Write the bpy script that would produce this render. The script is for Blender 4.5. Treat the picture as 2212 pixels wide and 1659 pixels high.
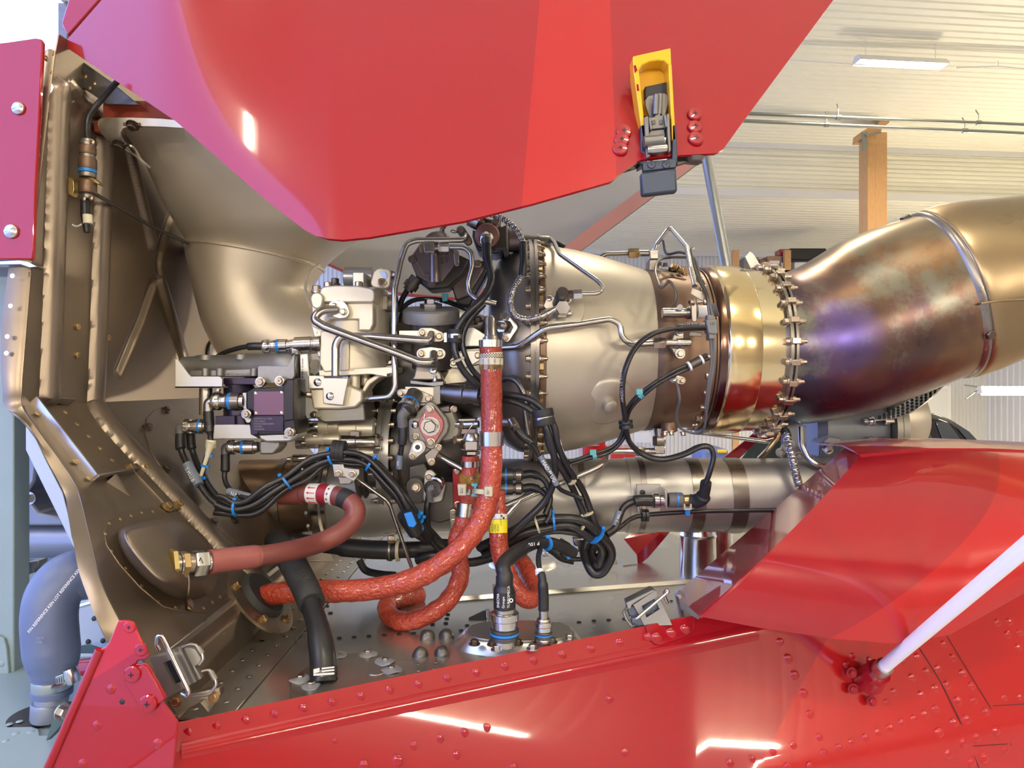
import bpy, math, random
from mathutils import Vector as V, Matrix as M, Quaternion as Q
random.seed(7)
sc = bpy.context.scene
COL = sc.collection
for o in list(bpy.data.objects): bpy.data.objects.remove(o)

# ---------------------------------------------------------------- camera, sky, exposure
F, CX, CY, CAMZ = 1475.0, 1106.0, 829.5, 2.55
cam_d = bpy.data.cameras.new('camera'); cam = bpy.data.objects.new('camera', cam_d); COL.objects.link(cam)
cam.location = (0, 0, CAMZ); cam.rotation_euler = (math.pi/2, 0, 0)
cam_d.sensor_width = 36.0; cam_d.lens = 36.0*F/2212.0; cam_d.clip_start = 0.02; cam_d.clip_end = 200
sc.camera = cam
w = bpy.data.worlds.new('sky'); sc.world = w; w.use_nodes = True
bgn = w.node_tree.nodes['Background']
bgn.inputs[0].default_value = (0.32, 0.44, 1.0, 1); bgn.inputs[1].default_value = 5.2
sc.view_settings.view_transform = 'Standard'; sc.view_settings.look = 'None'
sc.view_settings.gamma = 1.0; sc.view_settings.use_curve_mapping = False
sc.view_settings.exposure = -0.33

# ---------------------------------------------------------------- helpers
def P(x, y, Y): return V(((x-CX)/F*Y, Y, CAMZ-(y-CY)/F*Y))
def S(px, Y): return px*Y/F
def PP(pts, Y=None):
    out = []
    for p in pts: out.append(P(p[0], p[1], p[2] if len(p) > 2 else Y))
    return out
def proj(v): return (CX+v.x/v.y*F, CY-(v.z-CAMZ)/v.y*F)

class Plane:
    def __init__(s, p, n): s.p = V(p); s.n = V(n).normalized()
    def at(s, x, y, off=0.0):
        d = V(((x-CX)/F, 1.0, -(y-CY)/F)); c = V((0, 0, CAMZ))
        t = ((s.p-c).dot(s.n)+off)/d.dot(s.n)
        return c+d*t

MATS = {}
def mat(name, col, rough=.5, metal=0., col2=None, nscale=8., namt=.5, rvar=0., bump=None, coat=0., coatr=.05,
        stretch=None, spec=.5, emit=None, alpha=None, trans=0., ramp=None, sheen=0., ndetail=4.):
    m = bpy.data.materials.new(name); m.use_nodes = True; MATS[name] = m
    nt = m.node_tree; b = nt.nodes['Principled BSDF']; L = nt.links.new
    c = (*col, 1)
    b.inputs['Base Color'].default_value = c; b.inputs['Roughness'].default_value = rough
    b.inputs['Metallic'].default_value = metal; b.inputs['Specular IOR Level'].default_value = spec
    if coat: b.inputs['Coat Weight'].default_value = coat; b.inputs['Coat Roughness'].default_value = coatr
    if trans: b.inputs['Transmission Weight'].default_value = trans
    if alpha is not None: b.inputs['Alpha'].default_value = alpha
    if emit: b.inputs['Emission Color'].default_value = (*emit[0], 1); b.inputs['Emission Strength'].default_value = emit[1]
    tc = nt.nodes.new('ShaderNodeTexCoord'); src = tc.outputs['Object']
    if stretch:
        mp = nt.nodes.new('ShaderNodeMapping'); mp.inputs['Scale'].default_value = stretch
        L(src, mp.inputs['Vector']); src = mp.outputs['Vector']
    if col2 is not None or ramp or rvar:
        n = nt.nodes.new('ShaderNodeTexNoise'); n.inputs['Scale'].default_value = nscale; n.inputs['Detail'].default_value = ndetail
        n.inputs['Roughness'].default_value = .62
        L(src, n.inputs['Vector'])
        if ramp or col2 is not None:
            r = nt.nodes.new('ShaderNodeValToRGB'); e = r.color_ramp.elements
            if ramp:
                while len(e) > 1: e.remove(e[-1])
                for i, (t, cc) in enumerate(ramp):
                    el = e[0] if i == 0 else e.new(t)
                    el.position = t; el.color = (*cc, 1)
            else:
                e[0].position = .5-.5*namt*.6; e[0].color = c; e[1].position = .5+.5*namt*.6; e[1].color = (*col2, 1)
            L(n.outputs['Fac'], r.inputs['Fac']); L(r.outputs['Color'], b.inputs['Base Color'])
        if rvar:
            mr = nt.nodes.new('ShaderNodeMapRange'); mr.inputs['From Min'].default_value = .3; mr.inputs['From Max'].default_value = .7
            mr.inputs['To Min'].default_value = max(.02, rough-rvar); mr.inputs['To Max'].default_value = min(1, rough+rvar)
            L(n.outputs['Fac'], mr.inputs['Value']); L(mr.outputs['Result'], b.inputs['Roughness'])
    if bump:
        n2 = nt.nodes.new('ShaderNodeTexNoise'); n2.inputs['Scale'].default_value = bump[0]; n2.inputs['Detail'].default_value = 3
        L(src, n2.inputs['Vector'])
        bp = nt.nodes.new('ShaderNodeBump'); bp.inputs['Strength'].default_value = bump[1]; bp.inputs['Distance'].default_value = bump[2] if len(bump) > 2 else .002
        L(n2.outputs['Fac'], bp.inputs['Height']); L(bp.outputs['Normal'], b.inputs['Normal'])
    return m

class G:
    """collects geometry for ONE mesh"""
    def __init__(s): s.v = []; s.f = []; s.m = []
    def add(s, vs, fs, mi=0):
        o = len(s.v); s.v += [V(a) for a in vs]
        for f in fs: s.f.append([i+o for i in f]); s.m.append(mi)
        return s
    def tube(s, pts, r, seg=12, cap=True, mi=0, sq=1.0):
        n = len(pts)
        if not isinstance(r, (list, tuple)): r = [r]*n
        tg = []
        for i in range(n):
            a = pts[max(0, i-1)]; b = pts[min(n-1, i+1)]
            d = b-a; tg.append(d.normalized() if d.length > 1e-9 else V((0, 0, 1)))
        t = tg[0]; up = V((0, 0, 1)) if abs(t.z) < .9 else V((0, 1, 0))
        u = t.cross(up).normalized(); vs = []
        for i in range(n):
            if i:
                q = tg[i-1].rotation_difference(tg[i]); u = q @ u
            u = (u-tg[i]*u.dot(tg[i])).normalized(); w_ = tg[i].cross(u)
            for k in range(seg):
                a = 2*math.pi*k/seg
                vs.append(pts[i]+u*(math.cos(a)*r[i])+w_*(math.sin(a)*r[i]*sq))
        fs = [[i*seg+k, i*seg+(k+1) % seg, (i+1)*seg+(k+1) % seg, (i+1)*seg+k] for i in range(n-1) for k in range(seg)]
        if cap: fs.append(list(range(seg))[::-1]); fs.append([(n-1)*seg+k for k in range(seg)])
        return s.add(vs, fs, mi)
    def lathe(s, o, ax, prof, seg=32, cap=True, mi=0):
        ax = V(ax).normalized(); up = V((0, 0, 1)) if abs(ax.z) < .9 else V((0, 1, 0))
        u = ax.cross(up).normalized(); w_ = ax.cross(u); o = V(o); vs = []
        for t, r in prof:
            for k in range(seg):
                a = 2*math.pi*k/seg
                vs.append(o+ax*t+u*(math.cos(a)*r)+w_*(math.sin(a)*r))
        n = len(prof)
        fs = [[i*seg+(k+1) % seg, i*seg+k, (i+1)*seg+k, (i+1)*seg+(k+1) % seg] for i in range(n-1) for k in range(seg)]
        if cap: fs.append(list(range(seg))); fs.append([(n-1)*seg+k for k in range(seg)][::-1])
        return s.add(vs, fs, mi)
    def box(s, c, sx, sy, sz, R=None, mi=0):
        c = V(c); vs = []
        for i in (-1, 1):
            for j in (-1, 1):
                for k in (-1, 1):
                    p = V((i*sx/2, j*sy/2, k*sz/2))
                    if R is not None: p = R @ p
                    vs.append(c+p)
        return s.add(vs, [[0, 1, 3, 2], [4, 6, 7, 5], [0, 4, 5, 1], [2, 3, 7, 6], [0, 2, 6, 4], [1, 5, 7, 3]], mi)
    def pbox(s, x0, y0, x1, y1, Y, dep, mi=0):
        """box whose front face spans those pixels at distance Y, dep metres deep"""
        a = P(x0, y0, Y); b = P(x1, y1, Y); c = (a+b)/2; c.y = Y+dep/2
        return s.box(c, abs(b.x-a.x), dep, abs(b.z-a.z), mi=mi)
    def prism(s, poly, Y, dep, mi=0):
        """polygon given in pixels at distance Y, extruded dep metres away from the camera"""
        f = [P(x, y, Y) for x, y in poly]; return s.extr(f, V((0, dep, 0)), mi)
    def extr(s, poly, d, mi=0):
        n = len(poly); vs = list(poly)+[p+V(d) for p in poly]
        fs = [list(range(n)), [n+i for i in range(n)][::-1]]+[[i, n+i, n+(i+1) % n, (i+1) % n] for i in range(n)]
        return s.add(vs, fs, mi)
    def sheet(s, rows, th=.0015, mif=None, miback=None):
        """grid of points made into a sheet th thick (thickness away along -normal)"""
        R_, C_ = len(rows), len(rows[0]); nm = [[None]*C_ for _ in range(R_)]
        for i in range(R_):
            for j in range(C_):
                a = rows[min(i+1, R_-1)][j]-rows[max(i-1, 0)][j]; b = rows[i][min(j+1, C_-1)]-rows[i][max(j-1, 0)]
                n = b.cross(a)
                if n.length > 0: n.normalize()
                nm[i][j] = n
        o = len(s.v)
        for i in range(R_):
            for j in range(C_): s.v.append(rows[i][j].copy())
        for i in range(R_):
            for j in range(C_): s.v.append(rows[i][j]+nm[i][j]*th)
        N = R_*C_
        for i in range(R_-1):
            for j in range(C_-1):
                q = [i*C_+j, i*C_+j+1, (i+1)*C_+j+1, (i+1)*C_+j]
                mi = mif(i, j) if mif else 0
                s.f.append([o+k for k in q]); s.m.append(mi)
                s.f.append([o+N+k for k in q[::-1]]); s.m.append(miback if miback is not None else mi)
        rim = [(0, j) for j in range(C_)]+[(i, C_-1) for i in range(1, R_)]+[(R_-1, j) for j in range(C_-2, -1, -1)]+[(i, 0) for i in range(R_-2, 0, -1)]
        for k in range(len(rim)):
            a = rim[k][0]*C_+rim[k][1]; b_ = rim[(k+1) % len(rim)]; b = b_[0]*C_+b_[1]
            s.f.append([o+a, o+N+a, o+N+b, o+b]); s.m.append(0)
        return s
    def mesh(s, name, org, mats, sharp=38):
        me = bpy.data.meshes.new(name)
        me.from_pydata([v-org for v in s.v], [], s.f); me.validate()
        for m_ in mats: me.materials.append(MATS[m_] if isinstance(m_, str) else m_)
        if len(mats) > 1 and len(me.polygons) == len(s.m): me.polygons.foreach_set('material_index', s.m)
        me.shade_smooth(); me.set_sharp_from_angle(angle=math.radians(sharp))
        me.update(); return me

ORG = {}
def L(v): return v if isinstance(v, (list, tuple)) else [v]
def thing(name, label, cat, loc=(0, 0, 0), group=None):
    o = bpy.data.objects.new(name, None); COL.objects.link(o); o.location = loc; o.empty_display_size = .02
    o['label'] = label; o['category'] = cat
    if group: o['group'] = group
    ORG[o.name] = V(loc); return o
def addbev(o, bevel, seg=2):
    if bevel:
        b = o.modifiers.new('bevel', 'BEVEL'); b.width = bevel; b.segments = seg; b.limit_method = 'ANGLE'; b.angle_limit = math.radians(40)
        b.harden_normals = False
def part(name, g, m, parent, bevel=0, label=None, sharp=38):
    og = ORG[parent.name]
    me = g.mesh(name, og, L(m), sharp); o = bpy.data.objects.new(name, me); COL.objects.link(o); o.parent = parent
    ORG[o.name] = og; addbev(o, bevel)
    if label: o['label'] = label
    return o
def one(name, g, m, label, cat, bevel=0, group=None, kind=None, sharp=38):
    xs = [v.x for v in g.v]; ys = [v.y for v in g.v]; zs = [v.z for v in g.v]
    og = V(((min(xs)+max(xs))/2, (min(ys)+max(ys))/2, min(zs)))
    me = g.mesh(name, og, L(m), sharp); o = bpy.data.objects.new(name, me); COL.objects.link(o); o.location = og
    ORG[o.name] = og; addbev(o, bevel)
    if label: o['label'] = label
    if cat: o['category'] = cat
    if group: o['group'] = group
    if kind: o['kind'] = kind
    return o
def struct(name, g, m, bevel=0, label=None, sharp=38):
    o = one(name, g, m, label, None, bevel, kind='structure', sharp=sharp); return o

def cr(pts, n=8):
    """Catmull-Rom through points"""
    p = [pts[0]*2-pts[1]]+list(pts)+[pts[-1]*2-pts[-2]]; out = []
    for i in range(1, len(p)-2):
        a, b, c, d = p[i-1:i+3]
        for k in range(n):
            t = k/n
            out.append(.5*((2*b)+(c-a)*t+(2*a-5*b+4*c-d)*t*t+(3*b-a-3*c+d)*t**3))
    out.append(p[-2]); return out
def fil(pts, r, n=6):
    """polyline with rounded corners of radius r (bent metal pipe)"""
    out = [pts[0]]
    for i in range(1, len(pts)-1):
        a, b, c = pts[i-1], pts[i], pts[i+1]
        d1 = (a-b); d2 = (c-b); l1, l2 = d1.length, d2.length
        d1 = d1.normalized(); d2 = d2.normalized(); ang = d1.angle(d2, math.pi)
        if ang > math.pi-.03: out.append(b); continue
        t = min(r/math.tan(ang/2), l1*.48, l2*.48)
        s, e = b+d1*t, b+d2*t
        for k in range(n+1):
            u = k/n; out.append(s*(1-u)**2+b*(2*u*(1-u))+e*u*u)
    out.append(pts[-1]); return out

# ---------------------------------------------------------------- shared small fasteners (unit size, along +Z, head radius .5)
def _um(kind):
    g = G(); Z = (0, 0, 1); O = (0, 0, 0)
    if kind == 'hex':
        g.lathe(O, Z, [(0, .72), (.12, .72), (.12, .5)], 14); g.lathe((0, 0, .1), Z, [(0, .5), (.42, .5), (.5, .42)], 6)
    elif kind == 'twelve':
        g.lathe(O, Z, [(0, .62), (.16, .6), (.2, .46)], 14)
        g.lathe((0, 0, .15), Z, [(0, .45), (.55, .45), (.62, .38)], 12); g.lathe((0, 0, .77), Z, [(0, .22), (-.12, .2)], 8)
    elif kind == 'stud':
        g.lathe(O, Z, [(0, .62), (.15, .62), (.2, .5), (.6, .46), (.62, .27), (1.1, .27), (1.2, .2)], 12)
    elif kind == 'slot':
        g.lathe(O, Z, [(0, .5), (.12, .47), (.22, .3), (.25, .0)], 16); g.box((0, 0, .24), .75, .09, .06)
    elif kind == 'rivet':
        g.lathe(O, Z, [(0, .5), (.06, .44), (.11, .3), (.14, .12), (.145, 0)], 12)
    elif kind == 'dimple':
        g.lathe(O, Z, [(0, .5), (.1, .46), (.14, .38), (.1, .3), (.04, .27), (.12, .2), (.2, .12), (.22, 0)], 16)
    elif kind == 'hole':
        g.lathe(O, Z, [(0, .5), (.08, .48), (.1, .36), (.04, .3), (.03, 0)], 12)
    elif kind == 'cross':
        g.lathe(O, Z, [(0, .5), (.1, .48), (.16, .4), (.18, .0)], 18); g.box((0, 0, .18), .3, .07, .03, mi=1); g.box((0, 0, .18), .07, .3, .03, mi=1)
    return g
_UM = {}
def bolt(parent, pos, d, size, kind='twelve', m='bolt', name='bolt', roll=0., m2='dark'):
    key = (kind, m)
    if key not in _UM: _UM[key] = _um(kind).mesh(name, V((0, 0, 0)), [m, m2], 30)
    o = bpy.data.objects.new(name, _UM[key]); COL.objects.link(o); o.parent = parent
    o.location = V(pos)-ORG[parent.name]
    q = V(d).normalized().to_track_quat('Z', 'Y') @ Q((0, 0, 1), roll)
    o.rotation_mode = 'QUATERNION'; o.rotation_quaternion = q; o.scale = (size,)*3
    ORG[o.name] = V(pos); return o
def text(parent, s, pos, xdir, ydir, h, m, name='lettering', th=.0004):
    """flat lettering: xdir reading direction, ydir up direction of letters, h cap height in metres"""
    c = bpy.data.curves.new(name, 'FONT'); c.body = s; c.size = h/.7; c.extrude = 0; c.resolution_u = 2
    t = bpy.data.objects.new(name, c); COL.objects.link(t)
    dg = bpy.context.evaluated_depsgraph_get(); me = bpy.data.meshes.new_from_object(t.evaluated_get(dg))
    bpy.data.objects.remove(t); me.name = name
    x = V(xdir).normalized(); y = V(ydir); y = (y-x*y.dot(x)).normalized(); z = x.cross(y)
    mt = M((x, y, z)).transposed().to_4x4(); mt.translation = V(pos)-ORG[parent.name]+z*th
    me.transform(mt); me.materials.clear(); me.materials.append(MATS[m])
    o = bpy.data.objects.new(name, me); COL.objects.link(o); o.parent = parent; ORG[o.name] = ORG[parent.name]
    return o
def rad(poly_n, cx, cy, rx, ry, a0=0):
    return [(cx+rx*math.cos(a0+2*math.pi*k/poly_n), cy+ry*math.sin(a0+2*math.pi*k/poly_n)) for k in range(poly_n)]
def dseg(px, py, a, b):
    ax, ay = a; bx, by = b; dx, dy = bx-ax, by-ay; t = max(0, min(1, ((px-ax)*dx+(py-ay)*dy)/(dx*dx+dy*dy+1e-9)))
    return math.hypot(px-ax-t*dx, py-ay-t*dy)
def inpoly(x, y, poly):
    r = False; n = len(poly)
    for i in range(n):
        x1, y1 = poly[i]; x2, y2 = poly[(i+1) % n]
        if (y1 > y) != (y2 > y) and x < (x2-x1)*(y-y1)/(y2-y1)+x1: r = not r
    return r
# ---------------------------------------------------------------- materials
mat('red', (.325, .0055, .012), .28, 0, spec=.2, coat=1., coatr=.03, bump=(6., .04, .004))
mat('red_light', (.44, .0095, .010), .28, 0, spec=.2, coat=1., coatr=.03, bump=(6., .04, .004))
mat('red_anod', (.30, .02, .03), .35, .6)
mat('firewall', (.235, .19, .145), .38, .9, col2=(.315, .26, .205), nscale=5, namt=1., rvar=.1, bump=(30, .05, .002))
mat('firewall_plate', (.30, .24, .18), .36, .9, col2=(.23, .185, .14), nscale=9, namt=1., rvar=.1)
mat('duct', (.66, .585, .45), .46, .6, col2=(.75, .67, .53), nscale=7, namt=1., rvar=.09, bump=(130, .12, .001))
mat('duct_lip', (.52, .49, .40), .32, .85, col2=(.44, .41, .33), nscale=20, namt=1., rvar=.1)
mat('casing', (.50, .455, .365), .42, .65, col2=(.58, .53, .43), nscale=6, namt=1., rvar=.07)
mat('casing_dark', (.26, .235, .205), .34, .85, col2=(.34, .31, .27), nscale=5, namt=1., rvar=.08)
mat('casing_brown', (.17, .105, .07), .42, .7, col2=(.25, .165, .11), nscale=10, namt=1., rvar=.1)
mat('gold', (.80, .60, .29), .15, 1., col2=(.86, .71, .43), nscale=3, namt=1., stretch=(1, 14, 14), rvar=.03)
mat('gold_pale', (.84, .74, .50), .16, 1., col2=(.74, .60, .36), nscale=3, namt=1., rvar=.03)
mat('gold_dark', (.24, .13, .05), .2, 1., col2=(.05, .045, .11), nscale=5, namt=1.)
mat('exhaust', (.3, .2, .2), .33, .95, rvar=.09, nscale=9)
mat('tailpipe', (.30, .245, .165), .36, .95, col2=(.35, .235, .115), nscale=5, namt=1.1, rvar=.1)
mat('steel', (.56, .53, .49), .24, 1., rvar=.06, nscale=30)
mat('steel_dark', (.26, .24, .22), .32, .95, rvar=.08, nscale=20)
mat('steel_bright', (.72, .71, .69), .17, 1., rvar=.05, nscale=20)
mat('tube_grey', (.40, .39, .37), .44, .85, col2=(.49, .475, .45), nscale=9, namt=1., rvar=.1)
mat('tube_brown', (.29, .215, .15), .36, .85, col2=(.20, .14, .10), nscale=10, namt=1., rvar=.1)
mat('alu', (.68, .62, .48), .42, .5, col2=(.74, .68, .54), nscale=18, namt=1., rvar=.07)
mat('alu_pale', (.53, .52, .475), .33, .7, rvar=.06, nscale=14)
mat('alu_dark', (.20, .195, .165), .42, .7, col2=(.27, .255, .22), nscale=16, namt=1.)
mat('cast', (.28, .275, .26), .5, .7, col2=(.36, .35, .33), nscale=40, namt=1., bump=(160, .3, .0008))
mat('gunmetal', (.105, .10, .095), .38, .8, col2=(.15, .14, .13), nscale=12, namt=1.)
mat('mauve_metal', (.235, .19, .18), .34, .8, col2=(.30, .25, .235), nscale=14, namt=1.)
mat('rust_disc', (.24, .105, .08), .45, .5, col2=(.31, .15, .12), nscale=30, namt=1.)
mat('rose_plate', (.40, .145, .145), .42, .5)
mat('black_anod', (.022, .020, .028), .32, .5)
mat('purple_anod', (.038, .029, .056), .33, .6)
mat('purple_plate', (.15, .08, .125), .40, .6)
mat('dark', (.012, .012, .013), .5, 0)
mat('rubber', (.014, .014, .016), .42, 0, rvar=.1, nscale=40)
mat('rubber_matt', (.022, .022, .023), .62, 0, bump=(200, .2, .0008))
mat('cable', (.018, .018, .020), .33, 0, rvar=.08, nscale=30)
mat('sleeve_grey', (.12, .12, .12), .5, 0)
mat('tie_blue', (.01, .20, .62), .38, 0)
mat('tie_beige', (.50, .46, .30), .45, 0)
mat('tie_teal', (.10, .38, .40), .45, 0)
mat('ring_blue', (.03, .22, .62), .35, .2)
mat('hose_orange', (.46, .065, .03), .26, 0, col2=(.37, .042, .02), nscale=14, namt=1., bump=(230, 1., .004), coat=.5, coatr=.12)
mat('hose_maroon', (.235, .065, .055), .42, 0, col2=(.16, .045, .042), nscale=8, namt=1., rvar=.06)
mat('maroon_cuff', (.29, .085, .075), .40, 0)
mat('hose_blue', (.10, .135, .25), .42, 0, col2=(.13, .17, .29), nscale=4, namt=1.)
mat('teal', (.24, .32, .33), .45, 0, col2=(.28, .37, .385), nscale=6, namt=1.)
mat('teal_dark', (.07, .12, .12), .5, 0)
mat('pale_skin', (.52, .58, .64), .4, .2)
mat('gearbox_blue', (.26, .29, .36), .38, .4)
mat('bolt', (.48, .395, .31), .30, .95, rvar=.06, nscale=60)
mat('mount_cast', (.15, .16, .18), .5, .4, col2=(.19, .20, .22), nscale=20, namt=1.)
mat('bolt_gold', (.50, .36, .18), .32, .95)
mat('bolt_steel', (.60, .58, .54), .26, 1.)
mat('bolt_dark', (.15, .115, .09), .4, .9)
mat('brass', (.55, .43, .17), .28, .9)
mat('yellow', (.86, .47, .008), .33, 0, coat=.6, coatr=.1)
mat('latch_grey', (.20, .195, .185), .45, .8)
mat('latch_blue', (.055, .07, .10), .38, .6)
mat('deck', (.60, .585, .53), .26, .9, col2=(.69, .675, .62), nscale=3, namt=1.2, rvar=.07, )
mat('deck_dim', (.46, .44, .39), .34, .9, rvar=.08, nscale=8)
mat('sealant', (.25, .26, .28), .5, .2)
mat('cowl_inside', (.24, .225, .19), .42, .25, col2=(.29, .27, .235), nscale=5, namt=1., rvar=.06)
mat('pink_edge', (.60, .27, .23), .45, 0)
mat('seal_orange', (.36, .055, .025), .5, 0)
mat('white_paint', (.95, .97, .95), .33, 0)
mat('label_white', (.80, .79, .74), .5, 0)
mat('label_cream', (.72, .66, .50), .5, 0)
mat('label_yellow', (.85, .74, .02), .45, 0)
mat('label_red', (.33, .015, .03), .45, 0)
mat('ink', (.015, .015, .015), .5, 0)
mat('ink_red', (.6, .03, .02), .5, 0)
mat('ink_white', (.85, .85, .85), .5, 0)
mat('ink_dim', (.32, .29, .36), .5, 0)
mat('clear_sleeve', (.17, .21, .27), .22, 0, coat=.5)
mat('amber_tape', (.45, .22, .02), .14, 0, coat=1., col2=(.10, .06, .03), nscale=60, namt=.6)
mat('rod_grey', (.34, .36, .34), .34, .5)
mat('wood', (.52, .27, .09), .5, 0, col2=(.66, .38, .15), nscale=9, namt=1., stretch=(10, 10, .8))
mat('sheeting', (.88, .845, .64), .45, 0, col2=(.91, .875, .68), nscale=2, namt=1.)
mat('sheeting_wall', (.74, .73, .66), .45, 0)
mat('front_sheeting', (.46, .40, .31), .5)
mat('concrete', (.34, .34, .33), .35, 0, col2=(.40, .40, .385), nscale=2, namt=1.)
mat('lamp_glow', (1, 1, 1), .5, 0, emit=((1., .86, .66), 620.))
mat('fill_lamp_glow', (1, 1, 1), .5, 0, emit=((1., .88, .70), 1250.))  # glow of the added fill lamps behind the camera
mat('lamp_body', (.75, .73, .66), .4, 0)
mat('pipe_galv', (.25, .26, .24), .4, .8)
mat('glass_dark', (.06, .07, .075), .06, 0, coat=1.)
mat('black_gloss', (.015, .015, .017), .14, 0, coat=1.)
mat('cardboard', (.36, .21, .11), .7, 0)
mat('grey_plastic', (.16, .165, .16), .4, 0)
mat('orange_steel', (.55, .26, .04), .45, 0, col2=(.42, .20, .03), nscale=30, namt=1.)

def heat_tint():
    m = MATS['exhaust']; nt = m.node_tree; b = nt.nodes['Principled BSDF']; N = nt.nodes.new; K = nt.links.new
    ge = N('ShaderNodeNewGeometry')
    def noise_(sc_, det, off):
        mp = N('ShaderNodeMapping'); mp.inputs['Location'].default_value = off; K(ge.outputs['Position'], mp.inputs['Vector'])
        n = N('ShaderNodeTexNoise'); n.inputs['Scale'].default_value = sc_; n.inputs['Detail'].default_value = det; n.inputs['Roughness'].default_value = .65; K(mp.outputs[0], n.inputs['Vector']); return n.outputs['Fac']
    dp = N('ShaderNodeVectorMath'); dp.operation = 'DOT_PRODUCT'; dp.inputs[1].default_value = (1.75, 0, 2.3); K(ge.outputs['Position'], dp.inputs[0])
    # along the duct: blue near the turbine and below, bronze towards the upper tail end
    c0 = V((.50, 0, CAMZ-.12)).dot(V((1.75, 0, 2.3))); c1 = V((.85, 0, CAMZ+.25)).dot(V((1.75, 0, 2.3)))
    mr = N('ShaderNodeMapRange'); mr.inputs['From Min'].default_value = c0; mr.inputs['From Max'].default_value = c1; K(dp.outputs['Value'], mr.inputs['Value'])
    def math_(op, a, b_):
        n = N('ShaderNodeMath'); n.operation = op
        for i, v in enumerate((a, b_)):
            if isinstance(v, (int, float)): n.inputs[i].default_value = v
            else: K(v, n.inputs[i])
        return n.outputs[0]
    f = math_('ADD', mr.outputs['Result'], math_('MULTIPLY', math_('SUBTRACT', noise_(5.5, 3, (0, 0, 0)), .5), 1.15))
    r = N('ShaderNodeValToRGB'); e = r.color_ramp.elements
    cols = [(.0, (.085, .115, .17)), (.16, (.065, .08, .155)), (.30, (.115, .08, .13)), (.44, (.13, .085, .09)), (.58, (.165, .105, .088)), (.74, (.25, .155, .09)), (.9, (.28, .225, .155))]
    while len(e) > 1: e.remove(e[-1])
    for i, (t, c) in enumerate(cols):
        el = e[0] if i == 0 else e.new(t); el.position = t; el.color = (*c, 1)
    K(f, r.inputs['Fac'])
    # pale greenish scale patches
    p = N('ShaderNodeMapRange'); p.inputs['From Min'].default_value = .52; p.inputs['From Max'].default_value = .64; K(noise_(8.5, 6, (3, 1, 2)), p.inputs['Value'])
    mx = N('ShaderNodeMix'); mx.data_type = 'RGBA'; mx.inputs['B'].default_value = (.24, .25, .21, 1); K(math_('MULTIPLY', p.outputs['Result'], .75), mx.inputs['Factor']); K(r.outputs['Color'], mx.inputs['A'])
    # violet-blue bloom on the near flank
    d = N('ShaderNodeVectorMath'); d.operation = 'DISTANCE'; d.inputs[1].default_value = P(1835, 735, 1.16); K(ge.outputs['Position'], d.inputs[0])
    q = N('ShaderNodeMapRange'); q.inputs['From Min'].default_value = .085; q.inputs['From Max'].default_value = .01; K(math_('ADD', d.outputs['Value'], math_('MULTIPLY', math_('SUBTRACT', noise_(14, 4, (5, 5, 5)), .5), .09)), q.inputs['Value'])
    m2 = N('ShaderNodeMix'); m2.data_type = 'RGBA'; m2.inputs['B'].default_value = (.12, .10, .50, 1); K(math_('MULTIPLY', q.outputs['Result'], .6), m2.inputs['Factor']); K(mx.outputs['Result'], m2.inputs['A'])
    K(m2.outputs['Result'], b.inputs['Base Color'])
heat_tint()
# ---------------------------------------------------------------- hangar shell
TH = math.radians(5.5); HR = M.Rotation(TH, 3, 'Z')
def H(x, y, z): return HR @ V((x, y, z))
ZC, ZL = CAMZ+4.5, CAMZ+3.54
def corr(g, run, width, step, depth, y0, y1, mk, up):
    """trapezoid sheeting; mk(s, offset, side) gives a point at distance s across the ribs"""
    s = y0; a = []; 
    while s < y1:
        a += [(s, 0), (s+step*.62, 0), (s+step*.72, depth), (s+step*.90, depth)]; s += step
    a.append((y1, 0)); o = len(g.v)
    for sd in (0, 1):
        for s_, d in a: g.v.append(mk(s_, d, sd))
    n = len(a)
    for i in range(n-1):
        q = [o+i, o+i+1, o+n+i+1, o+n+i]; g.f.append(q if up else q[::-1]); g.m.append(0)
XL, XR = -4.5, 15.0
g = G(); g.add([H(-30, -30, 0), H(30, -30, 0), H(30, 30, 0), H(-30, 30, 0)], [[0, 1, 2, 3]]); struct('floor', g, 'concrete')
g = G(); corr(g, 0, 0, .15, .016, -6.1, 12.3, lambda s, d, k: H(XL if k == 0 else XR, s, ZC+d), True); ceil = struct('ceiling', g, 'sheeting', sharp=20)
g = G(); corr(g, 0, 0, .085, -.02, ZL, ZC, lambda s, d, k: H(XL if k == 0 else XR, 12.3-d, s), True); struct('wall_bulkhead', g, 'sheeting', sharp=20)
g = G(); corr(g, 0, 0, .20, .03, 12.3, 17.75, lambda s, d, k: H(XL if k == 0 else XR, s, ZL+d), True); struct('ceiling_low', g, 'sheeting', sharp=20)
g = G(); corr(g, 0, 0, .11, .025, XL, XR, lambda s, d, k: H(s, 17.7+d, 0 if k == 0 else ZL), True); struct('wall_back', g, 'sheeting_wall', sharp=20)
g = G(); corr(g, 0, 0, .2, .03, -9, 17.7, lambda s, d, k: H(XR+d, s, 0 if k == 0 else ZC), False); struct('wall_right', g, 'sheeting_wall', sharp=20)
g = G(); corr(g, 0, 0, .2, .03, XL, XR, lambda s, d, k: H(s, -6-d, 0 if k == 0 else ZC), False); struct('wall_front', g, 'front_sheeting', sharp=20)
for i, (z, y, h) in enumerate([(ZC-.04, 12.26, .10), (ZL+.03, 12.26, .14), (ZL-.06, 17.62, .14)]):
    g = G(); g.box(H(4.7, y, z), 20.5, .03, h, HR); struct('trim_%d' % (i+1), g, 'sheeting_wall')
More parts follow.
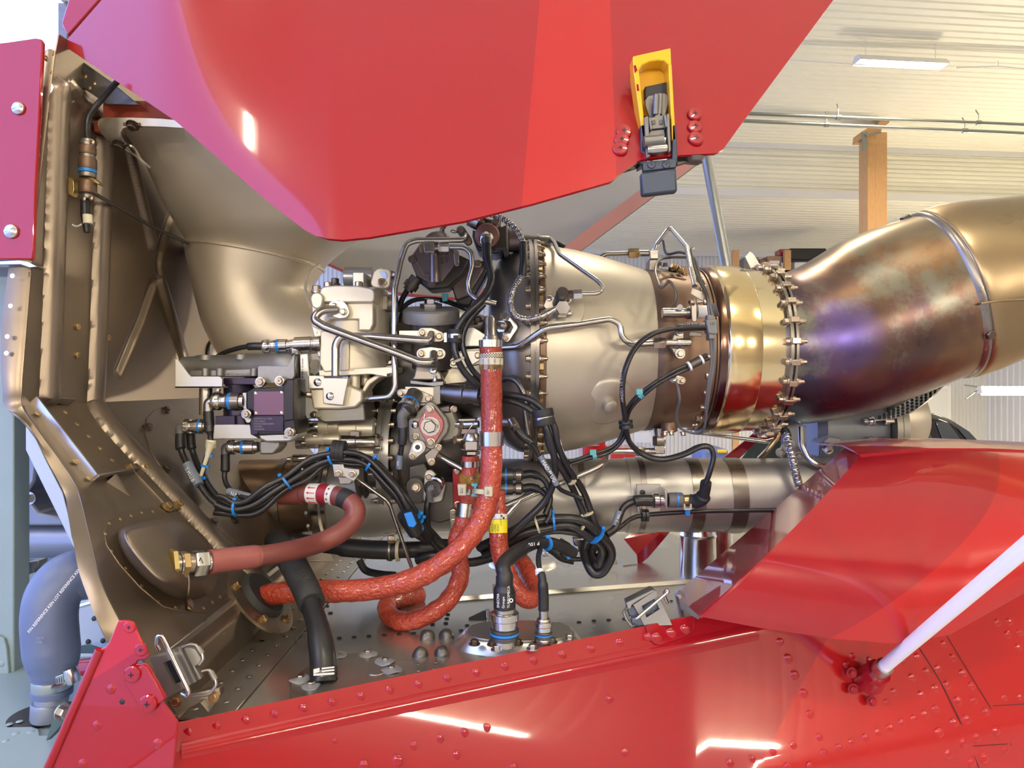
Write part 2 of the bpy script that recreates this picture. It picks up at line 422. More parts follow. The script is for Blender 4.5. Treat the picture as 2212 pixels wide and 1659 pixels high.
# door frame posts of the open side
for k, y in enumerate((8.6, 3.0)):
    g = G(); g.box(H(XL, y, ZC/2), .12, .12, ZC, HR); g.box(H(XL+.05, y, ZC/2), .02, .22, ZC, HR)
    one('steel_post', g, 'firewall_plate', ['bare steel door post against the bright sky in upper left corner', 'bare steel door post of open hangar side hidden behind red cowling'][k], 'post')
g = G(); g.box(H(XL+.2, 11.2, ZC-.9), .4, .08, 1.8, HR); struct('trim_4', g, 'sheeting')
# timber post and beam
t = thing('timber_post', 'laminated timber post with steel bracket rising behind the exhaust pipe', 'post', P(1890, 829, 11.6)-V((0, 0, CAMZ)))
a, b = P(1858, 290, 11.6), P(1902, 290, 11.6)
wdt = (b-a).length; c = (a+b)/2
for k, (dx, ww) in enumerate(((-.30, .40), (.20, .60))):
    g = G(); g.box((c.x+dx*wdt+.05, 11.6+.02*k, c.z/2), wdt*ww, .25, c.z, HR); part('post_board', g, 'wood', t, .004)
g = G(); g.extr(PP([(1860, 300), (1862, 284), (1876, 276), (1897, 270), (1899, 262), (1921, 258), (1922, 264), (1905, 278), (1902, 300)], 11.55), V((0, .3, 0))); part('beam_end', g, 'wood', t, .004)
g = G(); g.prism([(1862, 286), (1872, 284), (1874, 320), (1864, 326)], 11.4, .02); g.prism([(1870, 290), (1900, 283), (1904, 287), (1872, 295)], 11.38, .02); part('steel_bracket', g, 'pipe_galv', t)
# ceiling lamps
def lamp(x, y, z, ln, lab, wall=False):
    o = H(x, y, z); t = thing('strip_lamp', lab, 'lamp', o)
    g = G(); R = HR
    prof = [(-.10, -.07), (-.035, .02), (.035, .02), (.10, -.07), (.09, -.07), (.03, .008), (-.03, .008), (-.09, -.07)]
    pts = [o+R @ V((-ln/2, py, pz)) for py, pz in prof]
    g.extr(pts, R @ V((ln, 0, 0))); part('housing', g, 'lamp_body', t)
    for s in (-1, 1):
        g = G(); g.extr([o+R @ V((s*ln/2, py, pz)) for py, pz in prof[:4]], R @ V((s*.012, 0, 0))); part('end_cap', g, 'lamp_body', t)
    for s in (-1, 1):
        g = G(); g.tube([o+R @ V((s*ln*.4, 0, .01)), o+R @ V((s*ln*.4, 0, ZC-z+.01))], .006, 6); part('hanger_rod', g, 'lamp_body', t)
    g = G(); g.tube([o+R @ V((-ln/2+.02, 0, -.03)), o+R @ V((ln/2-.02, 0, -.03))], .022, 10); part('lamp_tube', g, 'lamp_glow', t)
    return t
lamp(5.95, 8.45, CAMZ+4.27, 1.22, 'white strip lamp hanging under the ceiling above the exhaust pipe')
g = G(); p0 = P(2114, 838, 12.2); p1 = P(2330, 838, 12.2)
t = thing('strip_lamp', 'lit strip lamp on a wall arm right of the exhaust elbow', 'lamp', p0)
o = (p0+p1)/2
g.extr([V((p0.x, 12.2+a, p0.z+b)) for a, b in ((-.1, -.10), (-.06, .03), (.06, .03), (.1, -.10))], V((p1.x-p0.x, 0, 0))); part('housing', g, 'lamp_body', t)
g = G(); g.extr([V((p0.x+.06, 12.1+a, p0.z+b)) for a, b in ((-.03, -.13), (-.01, -.02), (.15, -.02), (.12, -.13))], V((p1.x-p0.x-.1, 0, 0))); part('lamp_tube', g, 'lamp_glow', t)
g = G(); g.tube(PP([(2118, 838, 12.25), (2086, 862, 12.25)]), .012); g.tube(PP([(2084, 832, 12.25), (2116, 836, 12.25)]), .014); part('wall_arm', g, 'pipe_galv', t)
for x, y, w_ in ((-3.5, 3.0, 'above the open nose side'), (1.5, 3.2, 'straight above the engine'), (-3.5, -2.2, 'behind the viewer beside the open door side'), (1.2, -2.4, 'directly behind the viewer'), (6.2, -1.8, 'behind the viewer towards the tail'), (6.4, 3.4, 'above the tail boom'), (10.5, 8.6, 'towards the far right wall'), (10.8, 3.0, 'near the right hand wall')):
    lamp(x, y, CAMZ+4.27, 1.22, 'white strip lamp under the hangar ceiling '+w_)
for x, w_ in ((-3.2, 'nearest the open nose side'), (-.4, 'left of the viewer'), (2.6, 'right of the viewer'), (5.8, 'nearest the tail')):  # unseen fill lamps, added to brighten the camera-facing side of the engine
    o = H(x, -5.9, 3.7); t = thing('added_fill_lamp', 'added fill lamp, unseen, on the front wall behind the viewer '+w_, 'lamp', o)
    g = G(); g.box(o+H(0, -.03, .06), 1.2, .12, .05, HR); part('housing', g, 'lamp_body', t, .01)
    g = G(); g.tube([o+H(-.55, .02, 0), o+H(.55, .02, 0)], .013, 10); part('lamp_tube', g, 'fill_lamp_glow', t)
# conduits under the ceiling
for (y0, y1, Y) in ((246, 270, 9.4), (262, 289, 9.4)):
    a = P(1540, y0-4, Y*1.0); b = P(2300, y1+3, Y*1.04)
    t = thing('ceiling_conduit', ['upper', 'lower'][y0 > 250]+' grey steel conduit hung below the corrugated ceiling', 'conduit', a)
    g = G(); g.tube([a, b], .024, 10); part('pipe', g, 'pipe_galv', t)
    for kx in ((1804, 2108), (1779, 2078))[y0 > 250]:
        f_ = (kx-1540)/760; c = a.lerp(b, f_); g = G(); g.lathe(c-V((.03, 0, 0)), (1, 0, 0), [(0, .034), (.06, .034)], 12)
        g.tube([c, c+V((0, 0, .12))], .006, 6); g.tube([c+V((0, 0, .12)), c+V((.03, .1, .22))], .009, 6); part('hanger', g, 'pipe_galv', t)
g = G(); g.tube(PP([(1690, 128, 8.6), (1870, 140, 8.6)]), .008, 6); g.tube(PP([(2064, 146, 8.6), (2155, 143, 8.7), (2330, 160, 8.9)]), .008, 6); g.tube(PP([(2155, 143, 8.7), (2154, 132, 8.7)]), .012, 6)
one('ceiling_cable', g, 'lamp_body', 'thin white cable strung along the ceiling to the strip lamp', 'cable')
# ---------------------------------------------------------------- two-tone red paint: a lighter red between painted edges
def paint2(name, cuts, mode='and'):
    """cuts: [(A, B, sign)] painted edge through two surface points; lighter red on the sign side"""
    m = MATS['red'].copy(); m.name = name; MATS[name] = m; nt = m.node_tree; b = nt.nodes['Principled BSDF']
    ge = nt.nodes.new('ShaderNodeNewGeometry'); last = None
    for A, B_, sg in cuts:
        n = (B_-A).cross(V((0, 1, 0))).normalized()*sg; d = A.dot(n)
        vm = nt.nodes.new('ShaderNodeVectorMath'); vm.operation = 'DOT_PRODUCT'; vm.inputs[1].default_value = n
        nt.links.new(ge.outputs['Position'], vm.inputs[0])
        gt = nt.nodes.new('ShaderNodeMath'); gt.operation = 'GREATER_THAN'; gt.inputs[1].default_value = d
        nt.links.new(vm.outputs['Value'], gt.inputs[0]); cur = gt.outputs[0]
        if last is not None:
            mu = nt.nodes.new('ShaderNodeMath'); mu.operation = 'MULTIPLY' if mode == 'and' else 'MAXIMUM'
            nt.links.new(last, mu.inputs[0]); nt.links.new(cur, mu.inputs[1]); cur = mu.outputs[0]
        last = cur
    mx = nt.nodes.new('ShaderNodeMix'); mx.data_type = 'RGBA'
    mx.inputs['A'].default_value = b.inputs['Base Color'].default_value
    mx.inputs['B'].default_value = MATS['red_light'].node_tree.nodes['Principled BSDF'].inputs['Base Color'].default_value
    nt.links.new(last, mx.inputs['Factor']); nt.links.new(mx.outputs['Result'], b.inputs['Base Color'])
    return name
def interp(tab, x):
    if x <= tab[0][0]: return tab[0][1]
    for (x0, y0), (x1, y1) in zip(tab, tab[1:]):
        if x <= x1: return y0+(y1-y0)*(x-x0)/(x1-x0)
    return tab[-1][1]

# ---------------------------------------------------------------- planes of the engine bay
ZD = CAMZ-.37                                   # engine deck
FWU = Plane((-.62, 1, CAMZ), (1, 0, 0))         # upper firewall
RAMP = Plane((-.62, 1, CAMZ-.028), (1, 0, .86)) # sloping lower firewall
DECK = Plane((0, 1, ZD), (0, 0, 1))

# deck
fw = thing('firewall', 'bronze titanium firewall with pressed beads closing the engine bay on the left', 'firewall', (-.62, 1.2, ZD))
dk = thing('engine_deck', 'bare metal engine deck with rivet rows below the engine', 'deck', (.3, 1.3, ZD))
def deckpt(x, y): return DECK.at(x, y)
g = G(); g.extr([V((-.395, .73, ZD)), V((-.345, .735, ZD)), V((.27, 1.035, ZD)), V((1.6, 1.25, ZD)), V((1.6, 1.72, ZD)), V((-.395, 1.72, ZD))][::-1], V((0, 0, -.003))); part('deck_sheet', g, 'deck', dk)
# raised step of the far deck
g = G(); a, b = deckpt(960, 1300), deckpt(1560, 1255); g.extr([a, a+V((0, .004, .006)), V((a.x, 1.70, ZD+.006)), V((a.x, 1.70, ZD))], V((0, 0, 0)) if False else (b-a)); part('doubler_sheet', g, 'deck', dk)
# far kerb of the deck
g = G(); g.extr([V((-.4, 1.70, ZD)), V((-.4, 1.72, ZD+.02)), V((-.4, 1.75, ZD+.02)), V((-.4, 1.75, ZD-.05))], V((2.0, 0, 0))); part('deck_edge', g, 'deck_dim', dk)
# angle strip along firewall foot
XF = -.385
g = G()
g.extr([V((XF, .75, ZD)), V((XF+.075, .75, ZD+.001)), V((XF+.075, .75, ZD+.003)), V((XF+.012, .75, ZD+.004)), V((XF+.004, .75, ZD+.012)), V((XF+.004, .75, ZD+.075)), V((XF, .75, ZD+.075))], V((0, .90, 0)))
part('corner_angle', g, 'deck_dim', dk, .001)
for k in range(26):
    y = .77+.034*k
    for dx in (.028, .056): bolt(dk, (XF+dx, y+(.017 if dx > .04 else 0), ZD+.004), (0, 0, 1), .008, 'rivet', 'bolt_steel', 'rivet')
for k in range(9): bolt(dk, (XF+.004, .80+.085*k, ZD+.05), (1, 0, .1), .013, 'hex', 'bolt_gold')

# firewall sheet with beads
beadsU = [([(124, 190), (120, 300), (112, 560), (102, 860)], 17, .013), ([(222, 300), (216, 480), (207, 760), (202, 872)], 14, .012),
          ([(152, 190), (205, 245), (330, 330)], 12, .008)]
xst = [([(276, 320), (300, 420), (326, 528)], 9, .007), ([(384, 430), (362, 480), (345, 535)], 9, -.007), ([(345, 535), (338, 570), (344, 605)], 8, -.005), ([(344, 605), (364, 670), (398, 790)], 9, .007), ([(326, 616), (300, 690), (254, 800)], 9, -.007)]
beadsR = [([(202, 872), (222, 908), (260, 950), (480, 1185), (590, 1290)], 14, .011)]
def near_edge_up(z):   # near edge (Y) of the upper firewall by height
    return interp([(-.1, .862), (.0, .862), (.2, .885), (.45, .925), (.55, .95)], z-CAMZ)
def bead_disp(p, lst):
    x, y = proj(p); h = 0
    for pl, wd, ht in lst:
        d = min(dseg(x, y, a, b) for a, b in zip(pl, pl[1:]))
        if d < wd: t = d/wd; h_ = ht*(1-t*t)**.5 if abs(ht) > .008 else ht*min(1, (1-t)*2.2); h = h_ if abs(h_) > abs(h) else h
    return h
rows = []
NZ, NY = 120, 300
for i in range(NZ+1):
    z = CAMZ+.58-(.58+.028)*i/NZ; r = []
    yn = near_edge_up(z)
    for j in range(NY+1):
        Y = yn+(1.80-yn)*(j/NY)**1.15
        xp = CX-.62/Y*F; zt = min(z, P(xp, 92+(xp-128)*.675-16, Y).z)
        p = V((-.62, Y, zt)); p.x += bead_disp(p, beadsU+xst); r.append(p)
    rows.append(r)
g = G(); g.sheet(rows, -.002); part('upper_panel', g, 'firewall', fw, sharp=50)
IN_E = [(45, 872), (70, 915), (100, 958), (135, 1006), (165, 1057), (176, 1098), (190, 1158), (204, 1218), (219, 1267), (254, 1339), (300, 1420), (385, 1560)]
OUT_E = [(10, 880), (42, 900), (66, 925), (98, 988), (137, 1061), (146, 1100), (156, 1155), (168, 1225), (185, 1278), (208, 1336), (231, 1382), (262, 1450)]
EDGE_R = []
for x_, y_ in IN_E:
    q = RAMP.at(x_, y_); EDGE_R.append(((CAMZ-.028-q.z)/.285, q.y))
EDGE_R = [(t_, max(y_, .716)) for t_, y_ in EDGE_R if -.1 < t_ < 1.05]
rows = []
def rampp(t, Y):  # t 0..1 down the slope
    z = -.028-.285*t; return V((-.62+.86*(-.028-z), Y, CAMZ+z))
for i in range(151):
    t = i/150; r = []; yn = interp(EDGE_R, t)
    for j in range(221):
        Y = yn+(1.70-yn)*(j/220)**1.1; p = rampp(t, Y); h = bead_disp(p, beadsR); p += RAMP.n*h; r.append(p)
    rows.append(r)
for i in range(1, 9):
    r = []
    for j in range(221):
        Y = .716+.984*(j/220)**1.1; p = rampp(1, Y); p.z -= .055*i/8; p.x = max(p.x-.0*i, XF-.01); r.append(p)
    rows.append(r)
g = G(); g.sheet(rows, -.002); part('ramp_panel', g, 'firewall', fw, sharp=50)
# rim flange along the near edge, bent forward (away from the bay)
r0, r1, r2 = [], [], []
for i in range(26):
    z = CAMZ+.452-(.452+.028)*i/25; p = V((-.62, near_edge_up(z), z)); x_, y_ = proj(p)
    r0.append(p+V((.002, -.001, 0))); r1.append(p+V((-.004, -.005, 0))); r2.append(P(x_-interp([(100, 20), (560, 46), (700, 54), (800, 46), (870, 36)], y_), y_, p.y-.004))
for (a, b), (c, d) in zip(IN_E[1:-1], OUT_E[1:-1]):
    p = RAMP.at(a, b); r0.append(p+V((.002, -.001, 0))); r1.append(p+V((-.003, -.005, -.001))); r2.append(P(c, d, p.y-.006))
r0, r1, r2 = cr(r0, 3), cr(r1, 3), cr(r2, 3)
g = G(); g.sheet([r0, r1, r2], .002); part('rim_flange', g, 'firewall_plate', fw, sharp=60)
for x_, y_ in ((27, 596), (23, 661), (16, 727), (14, 763)): bolt(fw, P(x_, y_, .855), (0, -1, 0), S(11, .86), 'hole', 'label_white', 'rivet')
# fasteners of the rim
for x, y in [(99, 126), (116, 117), (112, 158), (128, 146), (128, 176), (86, 206), (86, 250), (84, 292), (82, 333), (79, 374), (77, 417), (74, 459), (71, 501), (69, 545), (65, 594), (64, 632), (62, 676), (60, 720), (56, 764), (54, 810)]:
    bolt(fw, FWU.at(x, y), (1, 0, 0), S(13, .9), 'dimple', 'bolt_gold' if y > 700 or y < 180 else 'firewall_plate', 'rivet')
for x, y in [(162, 706), (162, 768), (229, 729)]:
    bolt(fw, FWU.at(x, y), (1, 0, 0), S(15, .98), 'hex', 'bolt_gold')
def plate(parent, name, poly, pl, th, m, off=.001, bevel=.0006):
    g = G(); f = [pl.at(x, y, off) for x, y in poly]; g.extr(f, pl.n*th); return part(name, g, m, parent, bevel)
# riveted tray on the ramp
pl_ = Plane((RAMP.p+RAMP.n*.004), RAMP.n)
plate(fw, 'tray', [(66, 876), (140, 880), (282, 1022), (194, 1040)], RAMP, .004, 'firewall_plate', .001)
g = G()
for a, b in (((62, 874), (192, 1042)), ((192, 1042), (284, 1024)), ((62, 874), (144, 876))):
    p, q = RAMP.at(*a), RAMP.at(*b); d = RAMP.n*.016; s = (q-p).cross(RAMP.n).normalized()*.0025
    g.extr([p, p+s, p+s+d, p+d], q-p)
part('tray_lip', g, 'steel', fw)
for x, y in [(81, 893), (142, 890), (167, 916), (192, 942), (217, 968), (243, 994), (162, 997), (268, 1021), (192, 1033)]:
    bolt(fw, RAMP.at(x, y, .005), RAMP.n, S(13, .85), 'rivet', 'bolt_gold', 'rivet')
plate(fw, 'cover_strip', [(273, 1006), (308, 1000), (394, 1102), (368, 1107)], RAMP, .003, 'firewall_plate')
for x, y in [(281, 1013), (313, 1011), (360, 1096), (384, 1091)]: bolt(fw, RAMP.at(x, y, .004), RAMP.n, S(19, .9), 'hex', 'bolt_gold')
plate(fw, 'name_tag', [(298, 1061), (314, 1058), (318, 1067), (302, 1070)], RAMP, .0006, 'label_cream')
g = G(); A = RAMP.at(236, 1036); B_ = RAMP.at(290, 1084); n = 10
rws = [[A.lerp(B_, i/n)+(RAMP.n.cross(B_-A).normalized()*(j-4)/4*.014*(1-i/n)+RAMP.n*.012*(1-i/n)*(1-((j-4)/4)**2)) for j in range(9)] for i in range(n+1)]
g.sheet(rws, .001); part('pressed_gusset', g, 'firewall', fw)
# large round access plate
plate(fw, 'access_plate', [(311, 940), (314, 905), (330, 888), (352, 880), (385, 884), (420, 896), (470, 930), (560, 1010), (690, 1140), (720, 1215), (640, 1212), (560, 1196), (515, 1180), (430, 1110), (380, 1062), (345, 1010), (325, 980)], RAMP, .0025, 'firewall_plate', .0008)
for x, y in [(358, 886), (319, 923), (357, 1014), (460, 1128), (508, 1122)]: bolt(fw, RAMP.at(x, y, .0035), RAMP.n, S(16, 1), 'hex', 'bolt_dark')
# raised box with riveted skirt
sk = [(222, 1150), (232, 1128), (262, 1108), (300, 1098), (345, 1100), (382, 1112), (440, 1160), (480, 1215), (494, 1258), (490, 1290), (445, 1326), (395, 1324), (350, 1312), (300, 1270), (255, 1220), (228, 1180)]
plate(fw, 'skirt_plate', sk, RAMP, .002, 'firewall_plate')
for x, y in [(237, 1130), (261, 1121), (284, 1114), (307, 1107), (331, 1105), (228, 1152), (243, 1190), (274, 1227), (307, 1265), (343, 1300), (380, 1311), (441, 1313), (460, 1301), (476, 1290)]: bolt(fw, RAMP.at(x, y, .003), RAMP.n, S(9, .9), 'rivet', 'bolt_gold', 'rivet')
bx_out = [(250, 1150), (262, 1138), (300, 1124), (350, 1118), (400, 1124), (440, 1162), (468, 1215), (474, 1260), (452, 1292), (400, 1298), (352, 1285), (300, 1240), (262, 1195)]
bx_top = [(268, 1152), (280, 1146), (310, 1138), (345, 1136), (368, 1142), (378, 1165), (384, 1205), (382, 1235), (366, 1252), (345, 1254), (330, 1240), (300, 1205), (276, 1172)]
n = len(bx_out); 
lv = [[RAMP.at(*p, .002) for p in bx_out]]
for t, h in ((.25, .018), (.55, .042), (.85, .056), (1.0, .060)):
    lv.append([RAMP.at(x0+(x1-x0)*t, y0+(y1-y0)*t, .002+h*.8) for (x0, y0), (x1, y1) in zip(bx_out, bx_top)])
g = G(); vs = [p for r in lv for p in r]; fs = [[i*n+k, i*n+(k+1) % n, (i+1)*n+(k+1) % n, (i+1)*n+k] for i in range(len(lv)-1) for k in range(n)]+[[4*n+k for k in range(n)]]
g.add(vs, fs); o = part('pressed_box', g, 'firewall', fw, sharp=180); sm = o.modifiers.new('s', 'SUBSURF'); sm.levels = 2; sm.render_levels = 2
# grommet where the orange hose passes
c = RAMP.at(560, 1292, .002); g = G(); g.lathe(c, RAMP.n, [(0, .064), (.004, .064), (.005, .058), (.005, .03)], 36); part('grommet_ring', g, 'firewall_plate', fw)
g = G(); g.lathe(c, RAMP.n, [(0, .040), (.010, .038), (.014, .034), (.012, .028)], 30); part('grommet_seal', g, 'rubber_matt', fw)
for a in range(5):
    an = a*1.257+.4; u = RAMP.n.cross(V((0, 1, 0))).normalized(); v_ = V((0, 1, 0)); bolt(fw, c+u*(.051*math.cos(an))+v_*(.051*math.sin(an))+RAMP.n*.005, RAMP.n, .011, 'hex', 'bolt_gold')
c = FWU.at(462, 765, .004); g = G(); g.lathe(c, (1, 0, 0), [(0, .03), (.004, .03), (.008, .022)], 24); part('port_ring', g, 'steel_dark', fw)

# ---------------------------------------------------------------- open cowling (near side)
cb = [(128, 92), (380, 262), (480, 350), (560, 420), (620, 468), (660, 498), (682, 509), (705, 515), (740, 518), (800, 512), (1000, 478), (1150, 440), (1320, 392), (1338, 376), (1372, 352), (1384, 345), (1470, 335), (1545, 331), (1562, 323), (1600, 270), (1800, 0), (2170, -499)]
def ctop(x): return max(-480, 96-(x-136)*1.15) if x < 700 else -480
def cowlY(x, y):
    t = (515-y)/515.
    q = max(0., min(1., (x-330)/430.)); q = .08+.92*q*q*(3-2*q)
    Y = .78+q*(.125*t+.03*max(0, t)**2)
    if x < 720: Y += .165*((720-x)/590.)**1.15
    if x > 1250: Y += .05*((x-1250)/500.)**1.6
    return Y
co = thing('engine_cowling', 'glossy red engine cowling swung up over the engine with lighter red stripe', 'cowling', (0, 1.1, CAMZ+.2))
xs = sorted(set([136+(2155-136)*i/120 for i in range(121)]+[b for b, _ in cb if 136 < b <= 2155]))
rows = []
for i in range(61):
    r = []
    for x in xs:
        yb = interp(cb, x); yt = ctop(x); yt = min(yt, yb-2)
        y = yt+(yb-yt)*i/60; r.append(P(x, y, cowlY(x, y)))
    rows.append(r)
paint2('cowl_paint', [(P(1166, 0, cowlY(1166, 0)), P(1127, 440, cowlY(1127, 440)), 1), (P(1318, 0, cowlY(1318, 0)), P(1332, 395, cowlY(1332, 395)), -1)])
MATS['cowl_paint'].node_tree.nodes['Principled BSDF'].inputs['Coat Roughness'].default_value = .07
g = G(); g.sheet(rows, .004, miback=1)
o = part('outer_skin', g, ['cowl_paint', 'cowl_inside'], co, sharp=60)
fx = [v for v in g.v[:3]]
# flip check is done by render
# forward flap above it
t = [(146, 77), (132, 50), (165, -60), (300, -60), (222, -8)]
g = G(); g.extr([P(x, y, .96) for x, y in t], V((0, .02, .0))); part('forward_flap', g, 'red', co, .002)
# far side of the same cowling, grey inside
g = G()
edge = [(690, 560), (740, 582), (860, 632), (1040, 648), (1240, 552), (1510, 350)]
rows = []
for i in range(12):
    r = []
    for x in [690+820*j/40 for j in range(41)]:
        yb = interp(edge, x); yt = 300 if x < 1400 else 300+(x-1400)*.2; y = yt+(yb-yt)*i/11
        r.append(P(x, y, 1.95-.16*(i/11)-.05*(x-690)/820))
    rows.append(r)
g.sheet(rows, .004, miback=1); part('far_skin', g, ['cowl_inside', 'red'], co, sharp=60)
g = G(); e2 = [P(x, y, 1.77-.05*(x-690)/820) for x, y in edge]; 
for a, b in zip(e2[3:], e2[4:]): g.extr([a, a+V((-.055, -.004, .0)), a+V((-.055, -.003, .0)), a+V((.0, .006, 0))], b-a)
part('far_edge_strip', g, 'pink_edge', co)
g = G(); 
for a, b in zip(e2[:3], e2[1:4]): g.extr([a, a+V((0, -.004, -.006)), a+V((0, .0, -.008)), a+V((0, .006, 0))], b-a)
part('far_lower_edge', g, 'red', co)
# screws beside the latch
for x, y, s in [(1348, 285, 34), (1343, 303, 34), (1340, 322, 34), (1500, 248, 32), (1501, 275, 33), (1503, 300, 35)]:
    Y = cowlY(x, y); bolt(co, P(x, y, Y-.002), (-.05 if x < 1400 else .1, -1, .3), S(s, Y), 'cross', 'red', 'screw')
# forward red fixed panel on the left, with two slotted screws
lp = thing('fixed_cowling', 'red fixed cowling panel at left edge with two slotted screws', 'panel', P(0, 560, .86))
g = G(); g.extr([P(x, y, .872) for x, y in ((-600, 160), (20, 90), (76, 82), (88, 84), (92, 92), (84, 260), (76, 400), (72, 540), (70, 560), (-600, 560))], V((0, .006, 0))); part('skin', g, 'red', lp, .0015)
face_g = G(); face_g.extr([P(x, y, .862) for x, y in ((-40, 566), (40, 562), (62, 566), (80, 576), (64, 578), (44, 571), (-40, 572))], V((0, .02, 0))); part('hinge_tab', face_g, 'steel_bright', lp, .0006)
bolt(lp, P(40, 234, .871), (0, -1, 0), S(28, .87), 'slot', 'bolt_steel', 'screw', .2); bolt(lp, P(25, 500, .871), (0, -1, 0), S(31, .87), 'slot', 'bolt_steel', 'screw', .1)

# ---------------------------------------------------------------- lower red fuselage side
def ptop(x): return 1560-(x-385)*.2063
def panelY(x, y):
    yt = ptop(x); Y0 = .70+.30*(x-385)/1115. if x < 1500 else 1.0+.14*(x-1500)/700.
    t = min(1.5, (y-yt)/250.)
    return Y0-.006-.035*t-.02*t*abs(t)*.5+(0 if t > .22 else .010*(1-t/.22))
fs_ = thing('fuselage_side', 'riveted red fuselage side skin running along the bottom of the picture', 'fuselage', (.2, .9, CAMZ-.6))
xs = [372+(2420-372)*i/90 for i in range(91)]; rows = []
for i in range(61):
    f_ = (i/60)**1.7
    rows.append([P(x, ptop(x)+(2600-ptop(x))*f_, panelY(x, ptop(x)+(2600-ptop(x))*f_)) for x in xs])
A, B_ = P(1784, 1385, panelY(1784, 1385)), P(1640, 1659, panelY(1640, 1659))
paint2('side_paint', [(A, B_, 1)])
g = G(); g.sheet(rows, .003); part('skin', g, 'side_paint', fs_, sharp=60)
rv = []
for i in range(36):
    x = 405+i*(1500-405)/17.6
    if x < 1420: rv.append((x, ptop(x)+26, 22))
rv += [(723, 1601, 14), (893, 1612, 22), (950, 1596, 22), (1003, 1583, 22), (1051, 1572, 22), (985, 1632, 22), (858, 1644, 30), (785, 1655, 26), (1110, 1659, 22), (1316, 1511, 20), (1349, 1627, 20), (1577, 1650, 20), (1625, 1640, 18), (1670, 1626, 18), (1714, 1611, 18), (1750, 1655, 18), (1702, 1656, 18), (1780, 1627, 18), (1813, 1615, 18), (1841, 1604, 18), (1870, 1594, 18), (1897, 1583, 18), (1923, 1574, 18), (1948, 1562, 18), (1975, 1553, 18), (1998, 1543, 18), (2021, 1532, 18), (1770, 1593, 18), (1750, 1544, 20), (1685, 1387, 20), (1702, 1423, 24), (1716, 1459, 24), (1736, 1498, 22), (1828, 1436, 16), (1842, 1417, 16), (1877, 1426, 16), (1952, 1430, 18), (1970, 1464, 20), (1880, 1511, 16), (1915, 1518, 16), (1931, 1496, 18), (1990, 1502, 20), (2021, 1488, 20), (2002, 1452, 20), (1982, 1420, 20), (2026, 1445, 18), (2046, 1480, 20), (2069, 1515, 22), (2088, 1555, 22), (2109, 1594, 22), (2125, 1638, 24), (2039, 1392, 18), (2058, 1421, 18), (2080, 1455, 20), (2099, 1483, 20), (2104, 1514, 18), (2130, 1539, 20), (2152, 1580, 20), (2170, 1620, 20), (2061, 1562, 22), (2080, 1605, 22), (2098, 1648, 22), (2029, 1583, 22), (2048, 1629, 22), (2155, 1345, 18), (2180, 1343, 18), (2177, 1371, 18), (2203, 1367, 18), (2200, 1399, 18), (2170, 1508, 16), (2203, 1506, 16)]
for x, y, s in rv: bolt(fs_, P(x, y, panelY(x, y)-.0008), (0, -1, .12), S(s*.9, panelY(x, y)), 'rivet', 'red_light' if (x-1784)/(1640-1784) < (y-1385)/(1659-1385) and x > 1600 else 'red', 'rivet')
# overlapping doubler with curved end and crease seams
def onpanel(pts, off): return [P(x, y, panelY(x, y)-off) for x, y in pts]
g = G(); g.extr(onpanel([(1395, 1352), (1470, 1335), (1500, 1331), (1500, 1357), (1494, 1366), (1472, 1378), (1426, 1394), (1412, 1390), (1402, 1378)], .003), V((0, .003, 0))); part('doubler', g, 'red', fs_, .0008)
for x, y in [(1418, 1378), (1449, 1368), (1479, 1360)]: bolt(fs_, P(x, y, panelY(x, y)-.004), (0, -1, .1), S(22, 1.05), 'rivet', 'red', 'rivet')
g = G(); g.tube(cr(onpanel([(1980, 1390), (2030, 1470), (2075, 1560), (2115, 1659), (2130, 1700)], .0004), 4), .0007, 6); g.tube(onpanel([(2046, 1374), (2139, 1527), (2185, 1610)], .0004), .0005, 6); g.tube(onpanel([(2145, 1525), (2260, 1518)], .0004), .0005, 6); g.tube(onpanel([(2103, 1612), (2176, 1607)], .0004), .0005, 6); part('panel_seam', g, 'dark', fs_)
rows = []
for k, (dy, off) in enumerate(((44, .0), (52, .0015), (62, .0022), (72, .0015), (82, 0))):
    rows.append([P(x, ptop(x)+dy, panelY(x, ptop(x)+dy)-off-.0003) for x in [392+(1640-392)*i/40 for i in range(41)]])
g = G(); g.sheet(rows, .001); part('crease', g, 'red', fs_, sharp=60)
# left corner skin
cs = thing('corner_skin', 'red corner skin with latch pad and big screws at lower left', 'panel', P(250, 1659, .74))
CP = Plane(P(385, 1560, .668), V((-.04, -1, .05)))
out = [(254, 1341), (277, 1340), (293, 1358), (321, 1416), (316, 1424), (297, 1428), (294, 1436), (314, 1432), (322, 1440), (360, 1507), (350, 1513), (384, 1560), (371, 1700), (340, 2400), (-225, 2400), (105, 1659), (216, 1403), (227, 1398), (235, 1388)]
g = G(); g.extr([CP.at(x, y) for x, y in out], V((.0, .003, 0)))
paint2('corner_paint', [(CP.at(197, 1470), CP.at(300, 1404), 1)])
part('skin', g, 'corner_paint', cs, .0012)
g = G(); a, b = CP.at(216, 1403), CP.at(-219, 2400); g.tube([a, b], .0045, 10); part('rolled_edge', g, 'red', cs)
g = G(); g.extr([CP.at(x, y) for x, y in ((272, 1470), (285, 1446), (312, 1434), (322, 1440), (360, 1507), (352, 1514), (340, 1520), (330, 1534), (312, 1536), (303, 1524))], CP.n*.003); part('latch_pad', g, 'red', cs, .001)
for x, y, s in [(281, 1354, 26), (306, 1403, 28), (287, 1456, 36), (321, 1519, 38)]: bolt(cs, CP.at(x, y, .003 if y > 1420 else .0), CP.n, S(s, .70), 'cross', 'red_light' if y < 1400 else 'red', 'screw')
for x, y in [(240, 1489), (209, 1568), (341, 1607), (178, 1651)]: bolt(cs, CP.at(x, y), CP.n, S(22, .70), 'rivet', 'red', 'rivet')
